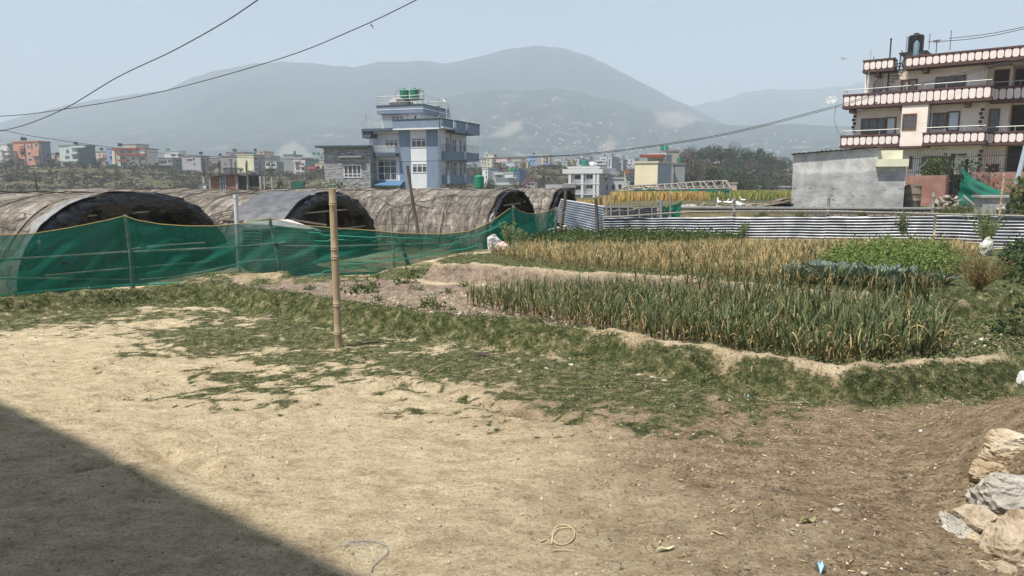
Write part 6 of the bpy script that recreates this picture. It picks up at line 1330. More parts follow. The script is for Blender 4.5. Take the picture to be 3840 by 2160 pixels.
# ---------------------------------------------------------------- mid distance buildings
MATC = {}
def pm_(c, rough=.88):
    k = tuple(round(x, 3) for x in c)
    if k not in MATC: MATC[k] = mk('plaster_%d' % len(MATC), c, tuple(x*.84 for x in c), .5, rough, detail=8)
    return MATC[k]
def far(label, u0, u1, vt, vb, Y, turn=-20, us=None, col=(.5,.5,.48), scol=None, wins=(), swins=(), bands=(), par=None, tanks=(), zoom=None, cat='house', name='house', group='houses across the valley', fm=None, gl=None, frame=.10, wfr=.14, dep=8, pil=(), depth_off=0., zb=None):
    """box house whose front spans u0..u1; us = far edge of the visible side"""
    zm = zoom or (0,0,1.); X0, X1 = zm[0]+u0/zm[2], zm[0]+u1/zm[2]
    th = R(turn); A = Vector((uk(X0)*Y, Y, 0)); k1 = uk(X1); w = (k1*A.y-A.x)/(math.cos(th)-k1*math.sin(th))
    f = Fac(name, label, cat, (A.x, A.y), th=th, z=0, group=group, zoom=zm); zt_ = f.zz((u0+u1)/2, vt); z0 = f.zz((u0+u1)/2, vb)
    if us is not None:
        k2 = uk(zm[0]+us/zm[2]); C_ = A+f.d*w if us > u1 else A; dd = (C_.x-k2*C_.y)/(k2*f.n.y-f.n.x); dep = dd if 1 < dd < 40 else dep
    zz0 = z0-1.5
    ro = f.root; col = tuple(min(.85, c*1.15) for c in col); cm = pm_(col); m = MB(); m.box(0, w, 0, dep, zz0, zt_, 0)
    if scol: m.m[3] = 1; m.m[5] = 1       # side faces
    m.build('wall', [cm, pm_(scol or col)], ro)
    pc = pm_(par or tuple(x*.7 for x in col)); t = .012*w+.1; hp = max(.35, (zt_-z0)*.05)
    q = MB(); q.box(-t, w+t, -t, dep+t, zt_+.01, zt_+hp); q.build('roof', pc, ro)
    def place_w(r, off, side=False):
        x0_, x1_, a, b = f.rect(*r, off); return x0_, x1_, a, b
    for r in wins:
        x0_, x1_, a, b = f.rect(*r[:4]); g = wfr*min(1, (x1_-x0_)/1.5); fmm = fm or M_wf
        m = MB(); m.box(x0_-g, x1_+g, -.06, -.004, a-g, b+g, 0); m.box(x0_, x1_, -.075, -.062, a, b, 1)
        nn = max(1, int(round((x1_-x0_)/.8)))
        for i in range(1, nn): xc = x0_+(x1_-x0_)*i/nn; m.box(xc-.05, xc+.05, -.10, -.077, a, b, 0)
        m.build('window', [fmm, gl or M_gld], ro)
    if swins:
        X = w if (us is None or us > u1) else 0; sg = 1 if X else -1
        for fy, fz, wy, wz in swins:
            y0_, y1_ = dep*(fy-wy/2), dep*(fy+wy/2); a, b = z0+(zt_-z0)*(fz-wz/2), z0+(zt_-z0)*(fz+wz/2); m = MB(); m.box(X+sg*.004, X+sg*.05, y0_-.1, y1_+.1, a-.1, b+.1, 0); m.box(X+sg*.052, X+sg*.07, y0_, y1_, a, b, 1); m.build('window', [fm or M_wf, gl or M_gld], ro)
    for r in bands:
        x0_, x1_, a, b = f.rect(r[0], r[2], r[1], r[3]); pr = r[4] if len(r) > 4 else 1.; mt = pm_(r[5]) if len(r) > 5 else cm
        m = MB(); m.box(x0_, x1_, -pr, -.003, a, a+.18); m.box(x0_, x1_, -pr, -pr+.12, a+.182, b); m.box(x0_, x0_+.1, -pr+.122, -.003, a+.182, b); m.box(x1_-.1, x1_, -pr+.122, -.003, a+.182, b); m.build('balcony', mt, ro)
    for r in pil:
        x0_, x1_, a, b = f.rect(*r[:4]); m = MB(); m.box(x0_, x1_, -.12-(.0), -.006, a, b); m.build('pilaster', pm_(r[4]), ro)
    for i, tt in enumerate(tanks):
        tu, tv0, tv1, tw_, mt = tt[:5]; x_ = f.x(tu, dep*.4); zb_ = f.zz(tu, tv1, dep*.4); h_ = f.zz(tu, tv0, dep*.4)-zb_; rr = tw_/zm[2]/F*Y/2
        base_ = zt_+hp; st = max(0, zb_-base_); P_ = wp(f, x_, dep*.4, base_)
        tank(tt[5] if len(tt) > 5 else ('black' if mt is M_tk else 'green')+' water tank on roof of the '+label, P_, rr, h_, mt, stand=max(st, .05), ribs=4)
    return f, w, dep, zt_, z0
def wg(u0, u1, v0, v1, nc, nr, fw=.5, fh=.5):
    o = []
    for i in range(nc):
        for j in range(nr):
            cu = u0+(u1-u0)*(i+.5)/nc; cv = v0+(v1-v0)*(j+.5)/nr; a = (u1-u0)/nc*fw/2; b = (v1-v0)/nr*fh/2; o.append((cu-a, cv-b, cu+a, cv+b))
    return o
Z1 = (0, 480, 4.025); K = dict(zoom=Z1)
far('cream white house at the far left edge, lower wing', 0, 68, 345, 590, 318, -15, col=(.62,.60,.54), wins=wg(0,30,400,580,1,2,.6,.35)+[], bands=[(0,68,440,480,.8),(0,68,545,570,.8)], **K)
far('cream white house with grey side wall at far left', 38, 168, 250, 590, 322, -28, us=250, col=(.60,.58,.52), scol=(.36,.35,.36), wins=[(105,305,150,335),(118,405,160,435),(125,500,165,530)], bands=[(68,160,335,350,1.),(72,165,375,410,1.),(80,168,475,490,1.)], swins=[(.15,.7,.08,.06)], **K)
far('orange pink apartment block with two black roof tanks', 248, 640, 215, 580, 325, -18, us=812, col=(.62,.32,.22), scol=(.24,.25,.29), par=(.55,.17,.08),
    wins=[(310,268,355,305),(315,368,360,402),(320,466,372,502),(415,265,450,300),(425,365,462,400),(433,462,480,495),(525,240,568,275),(535,348,578,375),(545,450,585,480)], pil=[(375,235,392,560,(.13,.13,.16)),(478,235,492,430,(.13,.14,.18)),(612,235,640,575,(.13,.14,.18))],
    bands=[(300,375,290,312,.7,(.62,.30,.2)),(300,380,350,362,.8,(.2,.15,.15)),(500,610,330,425,.9,(.65,.34,.24)),(505,615,428,440,1.,(.14,.14,.17))], swins=[(.25,.80,.22,.10),(.25,.53,.22,.10),(.25,.26,.22,.10),(.72,.50,.3,.12),(.72,.22,.3,.12)], tanks=[(398,133,185,40,M_tk,'left black tank on the orange pink apartment block'),(444,138,185,40,M_tk,'right black tank on the orange pink apartment block')], **K)
far('narrow grey house between orange block and grey-green house', 812, 876, 392, 560, 330, -15, col=(.42,.45,.47), wins=[(830,430,850,480),(855,430,868,470)], bands=[(812,876,485,510,.8)], **K)
far('small peach house left of the grey-green house', 872, 960, 430, 570, 326, -15, col=(.62,.42,.32), par=(.5,.16,.1), wins=[(905,465,925,500)], bands=[(872,950,505,530,.8)], tanks=[(895,368,405,34,M_tk,'left black tank on the small peach house'),(932,365,402,34,M_tk,'right black tank on the small peach house')], **K)
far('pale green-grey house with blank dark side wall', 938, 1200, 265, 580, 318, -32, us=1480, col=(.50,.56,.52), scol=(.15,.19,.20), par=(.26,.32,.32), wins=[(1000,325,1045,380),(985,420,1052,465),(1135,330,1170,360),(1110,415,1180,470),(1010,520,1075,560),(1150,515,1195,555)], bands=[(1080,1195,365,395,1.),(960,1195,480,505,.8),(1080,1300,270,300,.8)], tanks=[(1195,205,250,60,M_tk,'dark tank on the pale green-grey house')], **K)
far('cream and pink low house behind shrubs left of the blue one', 1478, 1650, 360, 540, 332, -12, col=(.60,.50,.42), wins=[(1495,395,1515,420),(1555,390,1575,420),(1495,470,1515,500)], bands=[(1480,1570,430,455,.8),(1575,1650,390,450,.4,(.55,.25,.22))], tanks=[(1572,298,335,50,M_tk,'black tank on the cream and pink low house')], **K)
far('narrow light blue house at left side of the red-white house', 1645, 1725, 318, 530, 322, -15, col=(.28,.36,.55), wins=[(1670,350,1700,385),(1675,430,1705,465)], bands=[(1650,1722,395,425,.8,(.35,.42,.6))], **K)
far('red and white house with long balconies and black tank', 1722, 2215, 318, 575, 315, -14, us=2228, col=(.62,.60,.52), par=(.36,.08,.06), wins=[(1812,345,1885,400),(1920,345,1985,385),(1985,440,2035,480),(2068,445,2085,475),(2132,445,2185,485),(1812,435,1900,478),(1830,525,1920,570),(1955,525,2010,570),(2140,530,2190,565)],
    bands=[(1800,2105,380,412,1.4,(.30,.10,.09)),(1805,1945,475,505,1.2,(.34,.12,.10)),(1740,2090,300,330,1.,(.38,.09,.07)),(2105,2215,385,425,1.2,(.34,.12,.10))], pil=[(1735,330,1752,540,(.30,.07,.05)),(1752,345,1775,540,(.45,.48,.25)),(2105,420,2125,570,(.34,.08,.05)),(2203,340,2214,560,(.34,.08,.05))], tanks=[(1855,228,272,62,M_tk,'black tank on the red and white house')], **K)
far('pale roof room on top of the red and white house', 1880, 2090, 250, 300, 322, -14, col=(.46,.52,.44), par=(.3,.36,.34), **K)
for i, (u0, u1, vt, vb, c, lb, ct) in enumerate([(1620,1730,588,635,(.16,.17,.17),'dark covered truck parked before the red and white house','truck'),(2000,2085,592,630,(.60,.20,.04),'orange vehicle parked on the bluff road','truck')]):
    A_ = W(u0/4.025, 480+vb/4.025, 312); w = (u1-u0)/4.025/F*312; h = (vb-vt)/4.025/F*312; v_ = empty('truck', (A_.x, A_.y, zp(A_.x, A_.y)), -.1, lb, ct, 'vehicles on the bluff'); MB().box(w*.28, w, 0, 2.2, .7, h).build('cargo_body', pm_(c), v_); m = MB(); m.prismy([(0,.7),(w*.26,.7),(w*.26,h*.85),(w*.08,h*.85),(0,h*.5)], .1, 2.1); m.build('cab', pm_((.5,.5,.5) if i == 0 else (.45,.2,.06)), v_)
    for x_ in (w*.18, w*.8):
        m = MB(); m.tube([(x_,-.02,.5),(x_,2.2,.5)], .5, 12); m.build('wheel', M_tk, v_)
far('long low garden wall and shed of grey sheets on bluff edge', 2098, 2265, 575, 612, 313, -8, col=(.42,.43,.42), cat='wall', name='yard_wall', dep=1.5, **K)
far('pale yard wall at the foot of the leftmost houses', 0, 250, 597, 650, 312, -4, col=(.36,.38,.38), cat='wall', name='yard_wall', dep=1, **K)
far('row of dark sheds with laundry before the grey-green house', 1090, 1460, 560, 615, 314, -8, col=(.17,.13,.13), par=(.2,.2,.2), cat='shed', name='shed', dep=3, wins=[(1110,580,1130,605),(1150,575,1165,600),(1440,568,1462,595)], **K)
Z2 = (560, 500, 3.677); K = dict(zoom=Z2)
far('weathered mouldy concrete house at the left of middle row', 80, 340, 345, 480, 335, -14, us=470, col=(.36,.34,.30), wins=[(95,370,240,420),(255,360,310,400),(160,440,300,475)], bands=[(80,330,425,445,1.)], scol=(.27,.27,.26), swins=[(.5,.3,.3,.2),(.5,.75,.3,.2)], **K)
far('white house rising behind the mouldy concrete one', 236, 430, 250, 345, 350, -12, us=530, col=(.70,.69,.66), wins=[(300,292,362,315),(395,298,425,320)], swins=[(.5,.4,.5,.3)], tanks=[(289,205,238,52,M_tg,'green tank at left on the white house behind')], **K)
far('lilac grey house with dark windows and black tank', 470, 728, 318, 480, 332, -25, us=845, col=(.42,.40,.42), scol=(.30,.29,.28), wins=[(520,352,592,380),(602,342,628,370),(607,412,635,440)], swins=[(.2,.75,.16,.14),(.75,.72,.16,.14),(.2,.3,.16,.14),(.75,.28,.16,.14)], tanks=[(737,252,290,48,M_tk,'black tank on the lilac grey house')], **K)
far('brownish grey row house with many small windows', 840, 1000, 345, 500, 345, -12, col=(.34,.31,.29), wins=wg(850,990,360,480,4,3,.4,.4), bands=[(850,990,400,415,.9)], **K)
far('grey concrete house with thin columns and tiny tank', 1000, 1232, 320, 580, 338, -14, col=(.29,.28,.27), wins=[(1038,410,1058,445),(1040,475,1060,505),(1170,400,1190,450),(1090,350,1150,380)], bands=[(1010,1232,460,475,1.2)], tanks=[(1000,282,315,40,M_tk,'black tank on the grey concrete house')], **K)
far('pink roofed house behind with two tanks', 1080, 1340, 265, 330, 360, -12, col=(.46,.24,.24), par=(.3,.32,.33), wins=[(1115,285,1190,315)], tanks=[(1187,210,250,26,M_tk,'left dark tank on the pink roofed house'),(1217,212,250,26,M_tk,'right dark tank on the pink roofed house')], **K)
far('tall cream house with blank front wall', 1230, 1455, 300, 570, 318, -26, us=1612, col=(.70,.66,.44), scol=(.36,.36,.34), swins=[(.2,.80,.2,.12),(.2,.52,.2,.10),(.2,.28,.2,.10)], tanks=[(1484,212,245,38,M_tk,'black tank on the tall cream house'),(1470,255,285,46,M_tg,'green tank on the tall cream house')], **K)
far('peach topped house behind the tall cream house', 1500, 1605, 255, 345, 345, -14, col=(.60,.48,.36), wins=[(1530,262,1560,280)], par=(.5,.4,.3), **K)
far('blue-grey narrow house right of the cream one', 1585, 1690, 315, 520, 350, -14, col=(.34,.38,.42), wins=wg(1590,1680,330,480,2,3,.4,.4), **K)
far('white house with projecting balconies in middle row', 1595, 1765, 395, 560, 330, -12, us=1880, col=(.62,.62,.60), scol=(.30,.31,.31), wins=[(1610,410,1660,450),(1690,420,1740,455),(1610,490,1660,540),(1695,490,1745,525)], bands=[(1590,1768,458,485,1.5)], **K)
far('tall grey house with a salmon balcony wing', 1865, 2010, 300, 530, 320, -12, col=(.30,.31,.31), **K)
far('salmon and white balcony front beside the grey house', 2008, 2160, 345, 550, 316, -16, us=2350, col=(.60,.55,.52), scol=(.26,.28,.28), wins=[(2025,405,2070,435),(2025,478,2075,505),(2095,410,2135,440),(2100,475,2140,510),(2100,325,2150,360)], bands=[(2000,2085,372,392,1.2),(2090,2145,440,465,1.2),(2095,2150,515,535,1.2),(2010,2085,515,530,1.)], pil=[(2020,440,2085,475,(.55,.30,.22))], tanks=[(2022,242,290,36,M_tg,'green tank on the salmon balcony house'),], **K)
far('grey house with three green roof tanks left of the stone annex', 2350, 2440, 300, 420, 340, -10, col=(.36,.37,.36), wins=[(2360,320,2400,345)], tanks=[(2285,262,292,44,M_tg,'left one of three green tanks by the stone annex'),(2347,262,292,38,M_tg,'middle one of three green tanks by the stone annex'),(2415,262,292,30,M_tg,'right one of three green tanks by the stone annex')], **K)
far('red and yellow small house with arched balconies', 2190, 2300, 470, 570, 300, -14, col=(.36,.10,.08), wins=[(2205,510,2245,550),(2265,515,2295,555)], bands=[(2190,2300,468,490,.8,(.55,.16,.10))], **K)
far('yellow house front with white framed windows', 2296, 2435, 425, 570, 303, -12, col=(.66,.60,.32), par=(.6,.35,.2), wins=[(2312,445,2345,478),(2380,445,2410,540),(2315,508,2350,545)], bands=[(2296,2380,490,505,1.)], tanks=[(2316,355,395,48,M_tg,'green tank on the yellow house')], **K)
far('pale orange garden wall before the yellow house', 2130, 2435, 585, 630, 296, -6, col=(.60,.44,.32), cat='wall', name='yard_wall', dep=1, wins=[(2155,595,2220,610),(2270,603,2330,618)], fm=pm_((.55,.4,.3)), gl=pm_((.25,.1,.08)), **K)
# unfinished brick house just behind the tunnels
M_rb = brick('red_brick', (.30,.085,.05), (.42,.15,.09), (.24,.19,.16), .24, .085, .9, .014); M_rbd = brick('dark_brick', (.075,.045,.04), (.13,.08,.07), (.09,.08,.075), .24, .085)
bz = Fac('house', 'unfinished red brick house with bare concrete posts and blue window', 'house', (uk(761)*105, 105), th=R(-8), z=-1.6, zoom=Z2)
r0 = bz.rect(740,745,1770,800)
for a, b, t, mt in [(858,985,600,M_rb),(1068,1190,585,M_rb)]: r_ = bz.rect(a,t,b,800); MB().box(r_[0],r_[1],0,.25,r_[2]-2,r_[3]).build('brick_wall', mt, bz.root)
r_ = bz.rect(1228,585,1345,800,.6); MB().box(r_[0],r_[1],.6,.85,r_[2]-2,r_[3]).build('brick_wall', M_rbd, bz.root)
for a, b in [(755,835),(1375,1545),(1565,1708),(1725,1770)]: r_ = bz.rect(a,745,b,805); MB().box(r_[0],r_[1],.3,.52,r_[2]-1,r_[3]).build('brick_wall', M_rbd, bz.root)
r_ = bz.rect(985,600,1050,835); window(bz.root, r_, .05, M_wf, mk('blue_glass', (.03,.07,.16), (.05,.11,.22), 2, .3), 2, 4, .08, .06)
M_gc = mk('raw_concrete', (.42,.40,.36), (.32,.30,.27), 2, .9)
for a, b, t, v1 in [(740,765,600,745),(835,852,640,810),(1195,1222,580,800),(1348,1360,575,800),(1520,1545,590,800),(1583,1597,585,830),(1683,1700,600,740),(1710,1722,740,805),(975,990,600,800),(1050,1064,590,800)]:
    r_ = bz.rect(a,t,b,v1); MB().box(r_[0],r_[1],-.1,.29,r_[2]-.5,r_[3]).build('concrete_post', M_gc, bz.root)
r_ = bz.rect(860,800,1330,850); MB().box(r_[0],r_[1],.02,.3,r_[2]-1,r_[3]-.35).build('white_base', M_bw, bz.root)
m = MB(); a, b = bz.x(830), bz.x(1200); za, zb_ = bz.zz(830,606), bz.zz(1200,566); c_, zc_ = bz.x(1350), bz.zz(1350,575)
for p, q, z_, w_ in ((a,b,za,zb_),(b,c_,zb_,zc_)): m.add([(p,-.6,z_),(q,-.6,w_),(q,5,w_+.1),(p,5,z_+.1),(p,-.6,z_+.07),(q,-.6,w_+.07),(q,5,w_+.17),(p,5,z_+.17)], [(3,2,1,0),(4,5,6,7),(0,1,5,4),(1,2,6,5),(2,3,7,6),(3,0,4,7)])
m.build('sheet_roof', M_wood, bz.root)
M_reb = mk('rebar_rust', (.09,.06,.05), (.14,.10,.08), 5, .9)
for uc, t, bt in [(752,345,600),(842,340,605),(955,360,590),(975,350,590),(1130,340,575),(1185,360,570),(1330,370,575),(1345,360,575),(1525,350,590),(1665,370,560),(1690,350,600)]:
    m = MB()
    for k in range(4):
        x_ = bz.x(uc+rnd.uniform(-9,9)); m.tube([(x_,.1+.1*k,bz.zz(uc,bt)),(x_+rnd.uniform(-.12,.12),.1+.1*k,bz.zz(uc,t+rnd.uniform(0,60)))], .028, 4)
    m.build('rebar', M_reb, bz.root)
tank('black tank behind the bare posts of the unfinished brick house', wp(bz, bz.x(1447,1.5), 1.5, bz.zz(1447,738)), .95, 1.9, M_tk)
dish('small dark satellite dish at the left post of the brick house', W(756,700,104), .55, M_rail, (R(60),0,R(40)))
m = MB(); c = W(1118,708,100); cb_ = empty('tank_stand', (c.x,c.y,zp(c.x,c.y)), 0, 'small stand carrying a green board box in the scrub, left of stone annex', 'stand'); h_ = c.z-zp(c.x,c.y)
for sx in (-1,1): m.tube([(sx*.5,0,0),(sx*.5,0,h_)], .05, 5)
m.build('leg_frame', M_rail, cb_); MB().box(-.85,.85,-.4,.4,h_,h_+.95).build('green_box', mk('box_green', (.02,.12,.08), (.03,.16,.11)), cb_); MB().box(-.25,.25,-.2,.2,h_-.9,h_-.05).build('blue_can', mk('can_blue', (.05,.15,.35)), cb_)
# right of the blue house
Z4 = (1740, 500, 4.025); K = dict(zoom=Z4)
far('beige house cluster far right of the blue-grey house', 255, 345, 370, 490, 360, -12, col=(.55,.52,.44), wins=wg(262,340,380,470,2,2,.4,.5), **K)
far('pale house with roof terrace behind the beige cluster', 310, 445, 320, 370, 380, -12, col=(.60,.60,.50), wins=[(330,330,360,345)], tanks=[(380,255,285,18,M_tg,'tiny green tank on the pale roof terrace')], **K)
far('cream left part of the pink house in the far row', 342, 420, 375, 530, 340, -12, col=(.68,.62,.45), par=(.6,.52,.3), wins=[(355,395,372,420),(360,450,375,480)], **K)
far('salmon house with red balcony in the far row', 400, 655, 375, 535, 345, -12, col=(.60,.48,.44), par=(.36,.15,.12), wins=[(455,395,480,418),(455,445,500,472),(540,445,562,472),(415,395,440,415),(460,502,480,525),(500,502,555,525)], pil=[(375,445,430,530,(.50,.10,.10))], bands=[(440,600,425,440,1.)], tanks=[(480,318,355,24,M_tk,'black tank on the salmon house')], **K)
far('white house with rebar crown next to the salmon one', 575, 760, 440, 560, 335, -14, col=(.60,.60,.60), wins=[(590,455,625,485),(650,495,690,520)], bands=[(570,650,485,500,1.)], **K)
far('low beige house left of the bright blue house', 755, 965, 430, 490, 350, -10, col=(.62,.52,.36), wins=[(850,415,870,430)], **K)
far('sky blue house with four windows', 955, 1095, 345, 465, 352, -18, col=(.22,.36,.58), wins=[(1000,350,1025,375),(1045,350,1070,375),(1000,402,1025,425),(1045,402,1070,425)], tanks=[(1054,290,318,30,M_tk,'black tank on the sky blue house')], **K)
far('grey blank house between sky blue and beige one', 1092, 1168, 348, 490, 350, -12, col=(.36,.34,.33), **K)
far('beige house with dark stair strip and cream side', 1166, 1285, 335, 490, 340, -26, us=1325, col=(.52,.46,.38), scol=(.62,.54,.40), wins=[(1198,355,1225,385),(1240,355,1262,385),(1198,412,1225,440),(1240,412,1262,440),(1200,465,1225,485)], pil=[(1235,360,1268,470,(.16,.12,.11))], **K)
for i, (u0, u1, vt, vb, c, lb) in enumerate([(980,1175,518,545,(.42,.12,.12),'long low red roofed shed below the blank grey house'),(1180,1310,532,560,(.30,.30,.28),'low shed with blue tarpaulin on the slope'),(1315,1480,540,570,(.05,.17,.14),'low green covered shed on the slope crest'),(1340,1475,478,520,(.34,.16,.14),'reddish low house behind the green covered shed')]): far(lb, u0, u1, vt, vb, 318+i*6, -6, col=c, cat='shed', name='shed', dep=5, **K)
sack('crumpled bright blue tarpaulin on the low shed of the slope', 2052, 640, 316, 3.4, 1.4, 2, mk('tarp_blue', (.05,.12,.50), (.08,.2,.6), 3, .5), 12.).location.z = 8.8
far('grey house with green glass panels', 1480, 1555, 405, 545, 330, -14, col=(.42,.45,.44), wins=[(1502,432,1532,455),(1502,485,1532,508)], pil=[(1505,458,1530,485,(.40,.60,.30)),(1505,512,1530,540,(.40,.60,.30))], tanks=[(1541,370,400,22,M_tk,'dark tank on the house with green panels')], **K)
far('yellow balcony house next to the green panel house', 1554, 1632, 400, 530, 334, -14, col=(.60,.48,.22), par=(.6,.42,.12), wins=[(1568,430,1620,455),(1568,482,1620,508)], bands=[(1552,1634,460,478,1.2,(.60,.40,.08)),(1552,1634,512,528,1.2,(.60,.40,.08))], **K)
far('narrow white house with light blue windows', 1660, 1728, 378, 520, 340, -12, col=(.62,.68,.76), wins=[(1680,420,1700,445),(1690,400,1712,412)], par=(.25,.25,.28), **K)
far('grey glass fronted house behind the big green tank', 1715, 1845, 405, 520, 345, -10, col=(.26,.32,.36), wins=wg(1722,1790,415,500,3,3,.7,.6), tanks=[(1790,372,390,20,M_tk,'left dark tank on the glass fronted house'),(1812,372,390,18,M_tk,'right dark tank on the glass fronted house')], **K)
far('dusty pink house behind the white building', 1860, 1960, 415, 510, 348, -10, col=(.44,.33,.33), wins=[(1930,465,1950,505)], **K)
far('white tiered house with balconies behind the white building', 1955, 2170, 415, 520, 340, -14, us=2230, col=(.66,.66,.64), scol=(.40,.43,.44), wins=[(2010,432,2085,455),(2010,482,2085,508)], bands=[(1990,2150,458,475,1.2),(2000,2160,400,420,.8)], **K)
far('upper storeys of the tiered white house with two tanks', 2045, 2150, 352, 410, 344, -14, col=(.50,.54,.56), wins=[(2070,382,2140,400)], tanks=[(2112,320,340,20,M_tk,'left tank above the tiered white house'),(2132,318,338,18,M_tk,'middle tank above the tiered white house'),], **K)
far('tall slim white tower house with blank grey side', 2165, 2222, 362, 530, 335, -30, us=2335, col=(.62,.64,.66), scol=(.36,.38,.39), wins=[(2185,385,2205,500)], tanks=[(2235,308,335,20,M_tk,'black tank on the slim tower house')], **K)
far('grey house pair at the right behind the patterned house', 2330, 2395, 395, 540, 342, -14, us=2450, col=(.44,.43,.40), scol=(.24,.25,.26), wins=[(2352,450,2375,485)], tanks=[(2405,345,365,16,M_tk,'small tank on the right grey house pair')], **K)
# nearer white houses
far('white box tower house above the green shade tank', 278, 362, 540, 725, 205, -25, us=410, col=(.72,.72,.72), scol=(.62,.62,.62), wins=[(333,570,343,615),(334,638,345,685)], dep=7, **K)
far('grey sheet walled back house behind the white tower', 362, 520, 545, 660, 215, -8, col=(.28,.30,.31), **K)
far('white terraced house, upper set back storey', 452, 740, 605, 690, 196, -8, col=(.58,.58,.57), wins=[(498,630,515,665),(525,630,548,665),(555,632,580,658)], bands=[(452,600,600,625,.8),(610,790,660,675,.8)], tanks=[(707,608,665,42,M_tg,'left green tank on the white terraced house'),(759,605,668,56,M_tg,'right green tank on the white terraced house')], **K)
far('dark blue slim house right of the green terrace tanks', 755, 835, 560, 690, 210, -14, col=(.10,.18,.35), par=(.15,.22,.4), wins=[(790,590,830,625)], **K)
far('white terraced house, lower storey with pale green cornice', 412, 842, 760, 880, 185, -6, col=(.60,.61,.60), par=(.38,.46,.43), wins=[(588,818,662,850),(755,808,795,865)], bands=[(425,840,745,780,.8,(.66,.66,.62))], **K)
far('small white and red house behind the leafless tree', 900, 1065, 730, 850, 180, -8, col=(.56,.54,.52), par=(.35,.12,.10), wins=[(960,750,1060,780),(920,800,1000,830)], tanks=[(1200,728,790,50,M_tk,'black tank right of the leafless tree')], **K)
# brown shed
f, w, dep, zt_, z0 = far('brown sheet metal shed with sloping roof behind the last tunnel', 1500, 1668, 825, 955, 62, -6, col=(.10,.065,.055), cat='shed', name='shed', par=(.3,.3,.29), dep=4, **K)
f, w, dep, zt_, z0 = far('left wing of the brown shed with a bright roof edge', 1250, 1500, 835, 900, 64, -6, col=(.055,.045,.04), par=(.5,.5,.5), cat='shed', name='shed', dep=5, **K)
# big white building
Z5 = (2060, 500, 4.025)
wb, w, dep, zt_, z0 = far('large white two storey building with deep framed bays', 285, 748, 525, 930, 150, -16, us=985, col=(.78,.78,.76), scol=(.50,.50,.50), zoom=Z5, par=(.62,.62,.6), wins=[(388,628,475,692),(566,622,655,685),(392,790,478,850),(566,785,655,828)], swins=[(.12,.66,.10,.14),(.40,.64,.12,.22),(.85,.62,.08,.14)], wfr=.12, frame=.1)
MB().box(-1., w+.9, -1.1, dep+1.1, wb.zz(500,608), wb.zz(500,540)).build('roof_band', pm_((.76,.76,.74)), wb.root)
for u_ in (322, 508, 688, 742): x_ = wb.x(u_); MB().box(x_-.25, x_+.25, -1., -.01, z0-.5, wb.zz(500,612)).build('pier', pm_((.78,.78,.76)), wb.root)
for v0_, v1_ in ((755,770),(912,925)): MB().box(-.6, w+.3, -1.05, -.01, wb.zz(500,v1_), wb.zz(500,v0_)).build('ledge', pm_((.72,.72,.7)), wb.root)
for u_ in (350, 540, 705): r_ = wb.rect(u_,610,u_+22,750); MB().box(r_[0],r_[1],-.5,-.012,r_[2],r_[3]).build('fin', pm_((.7,.7,.68)), wb.root)
ann, w2, d2, t2, z2_ = far('lower side wing of the large white building', 770, 1125, 690, 930, 158, -2, col=(.58,.58,.58), zoom=Z5, par=(.55,.55,.55), wins=[(860,775,880,860),(945,775,990,845),(1040,770,1085,835)], bands=[(770,1100,860,905,1.)])
tank('broad dark green tank on the roof of the large white building', wp(wb, wb.x(525,4.), 4., zt_+.4), (95/4.025)/F*150/2, 1.35, M_tg)
far('little roof room with sign and white dish beside the green roof tank', 420, 520, 495, 520, 155, -10, col=(.62,.50,.50), zoom=Z5, dep=3)
sack('white satellite dish cover bundle on the white building roof edge', 2222, 622, 152, 1.4, .9, 1., M_bw, 21.).location.z = zt_+wb.z+.5
# patterned house and cream building
M_pt = brick('pattern_tiles', (.06,.065,.07), (.45,.46,.47), (.55,.56,.56), .9, .55, .8, .12)
pt, w, dep, zt_, z0 = far('house with black and white lattice pattern behind the cream building', 1130, 1290, 545, 855, 165, -8, col=(.52,.58,.44), zoom=Z5, par=(.14,.14,.14), wins=[(1225,740,1275,790)], fm=M_fb)
for r in ((1160,662,1290,715),(1168,470,1290,535),(1170,715,1215,850)): r_ = pt.rect(*r); MB().box(r_[0],r_[1],-.14,-.008,r_[2],r_[3]).build('pattern_panel', M_pt, pt.root)
for r, c in (((1130,570,1210,592),(.5,.08,.05)),((1210,560,1290,640),(.16,.12,.13))): r_ = pt.rect(*r); MB().box(r_[0],r_[1],-.8,-.15,r_[2],r_[3]).build('ledge', pm_(c), pt.root)
cr, w, dep, zt_, z0 = far('cream blank walled building with blue-grey side', 1285, 1630, 452, 870, 120, -28, us=1838, col=(.76,.66,.46), scol=(.36,.42,.47), zoom=Z5, par=(.62,.56,.42))
ue, w2, d2, t2, _ = far('upper storey with maroon band and four blue windows on the cream building', 1470, 1745, 330, 450, 131, -20, us=1835, col=(.66,.58,.46), scol=(.36,.41,.45), zoom=Z5, par=(.6,.58,.5), wins=[(1520,402,1545,440),(1572,398,1600,440),(1628,393,1655,440),(1680,390,1708,432)], fm=pm_((.10,.18,.42)), bands=[(1385,1742,325,365,1.6,(.30,.07,.06))], tanks=[(1683,182,258,56,M_tg,'left green tank above the maroon band'),(1753,180,250,56,M_tg,'right green tank above the maroon band')])
far('raw brick tower behind the cream building', 1740, 1940, 275, 840, 148, -12, col=(.36,.31,.26), zoom=Z5, us=1948, scol=(.3,.27,.24))
far('grey cement block at the right of the cream building', 1885, 2040, 478, 800, 135, -10, col=(.27,.29,.30), zoom=Z5, tanks=[(1945,368,435,66,M_tg,'green tank on the grey cement block')])
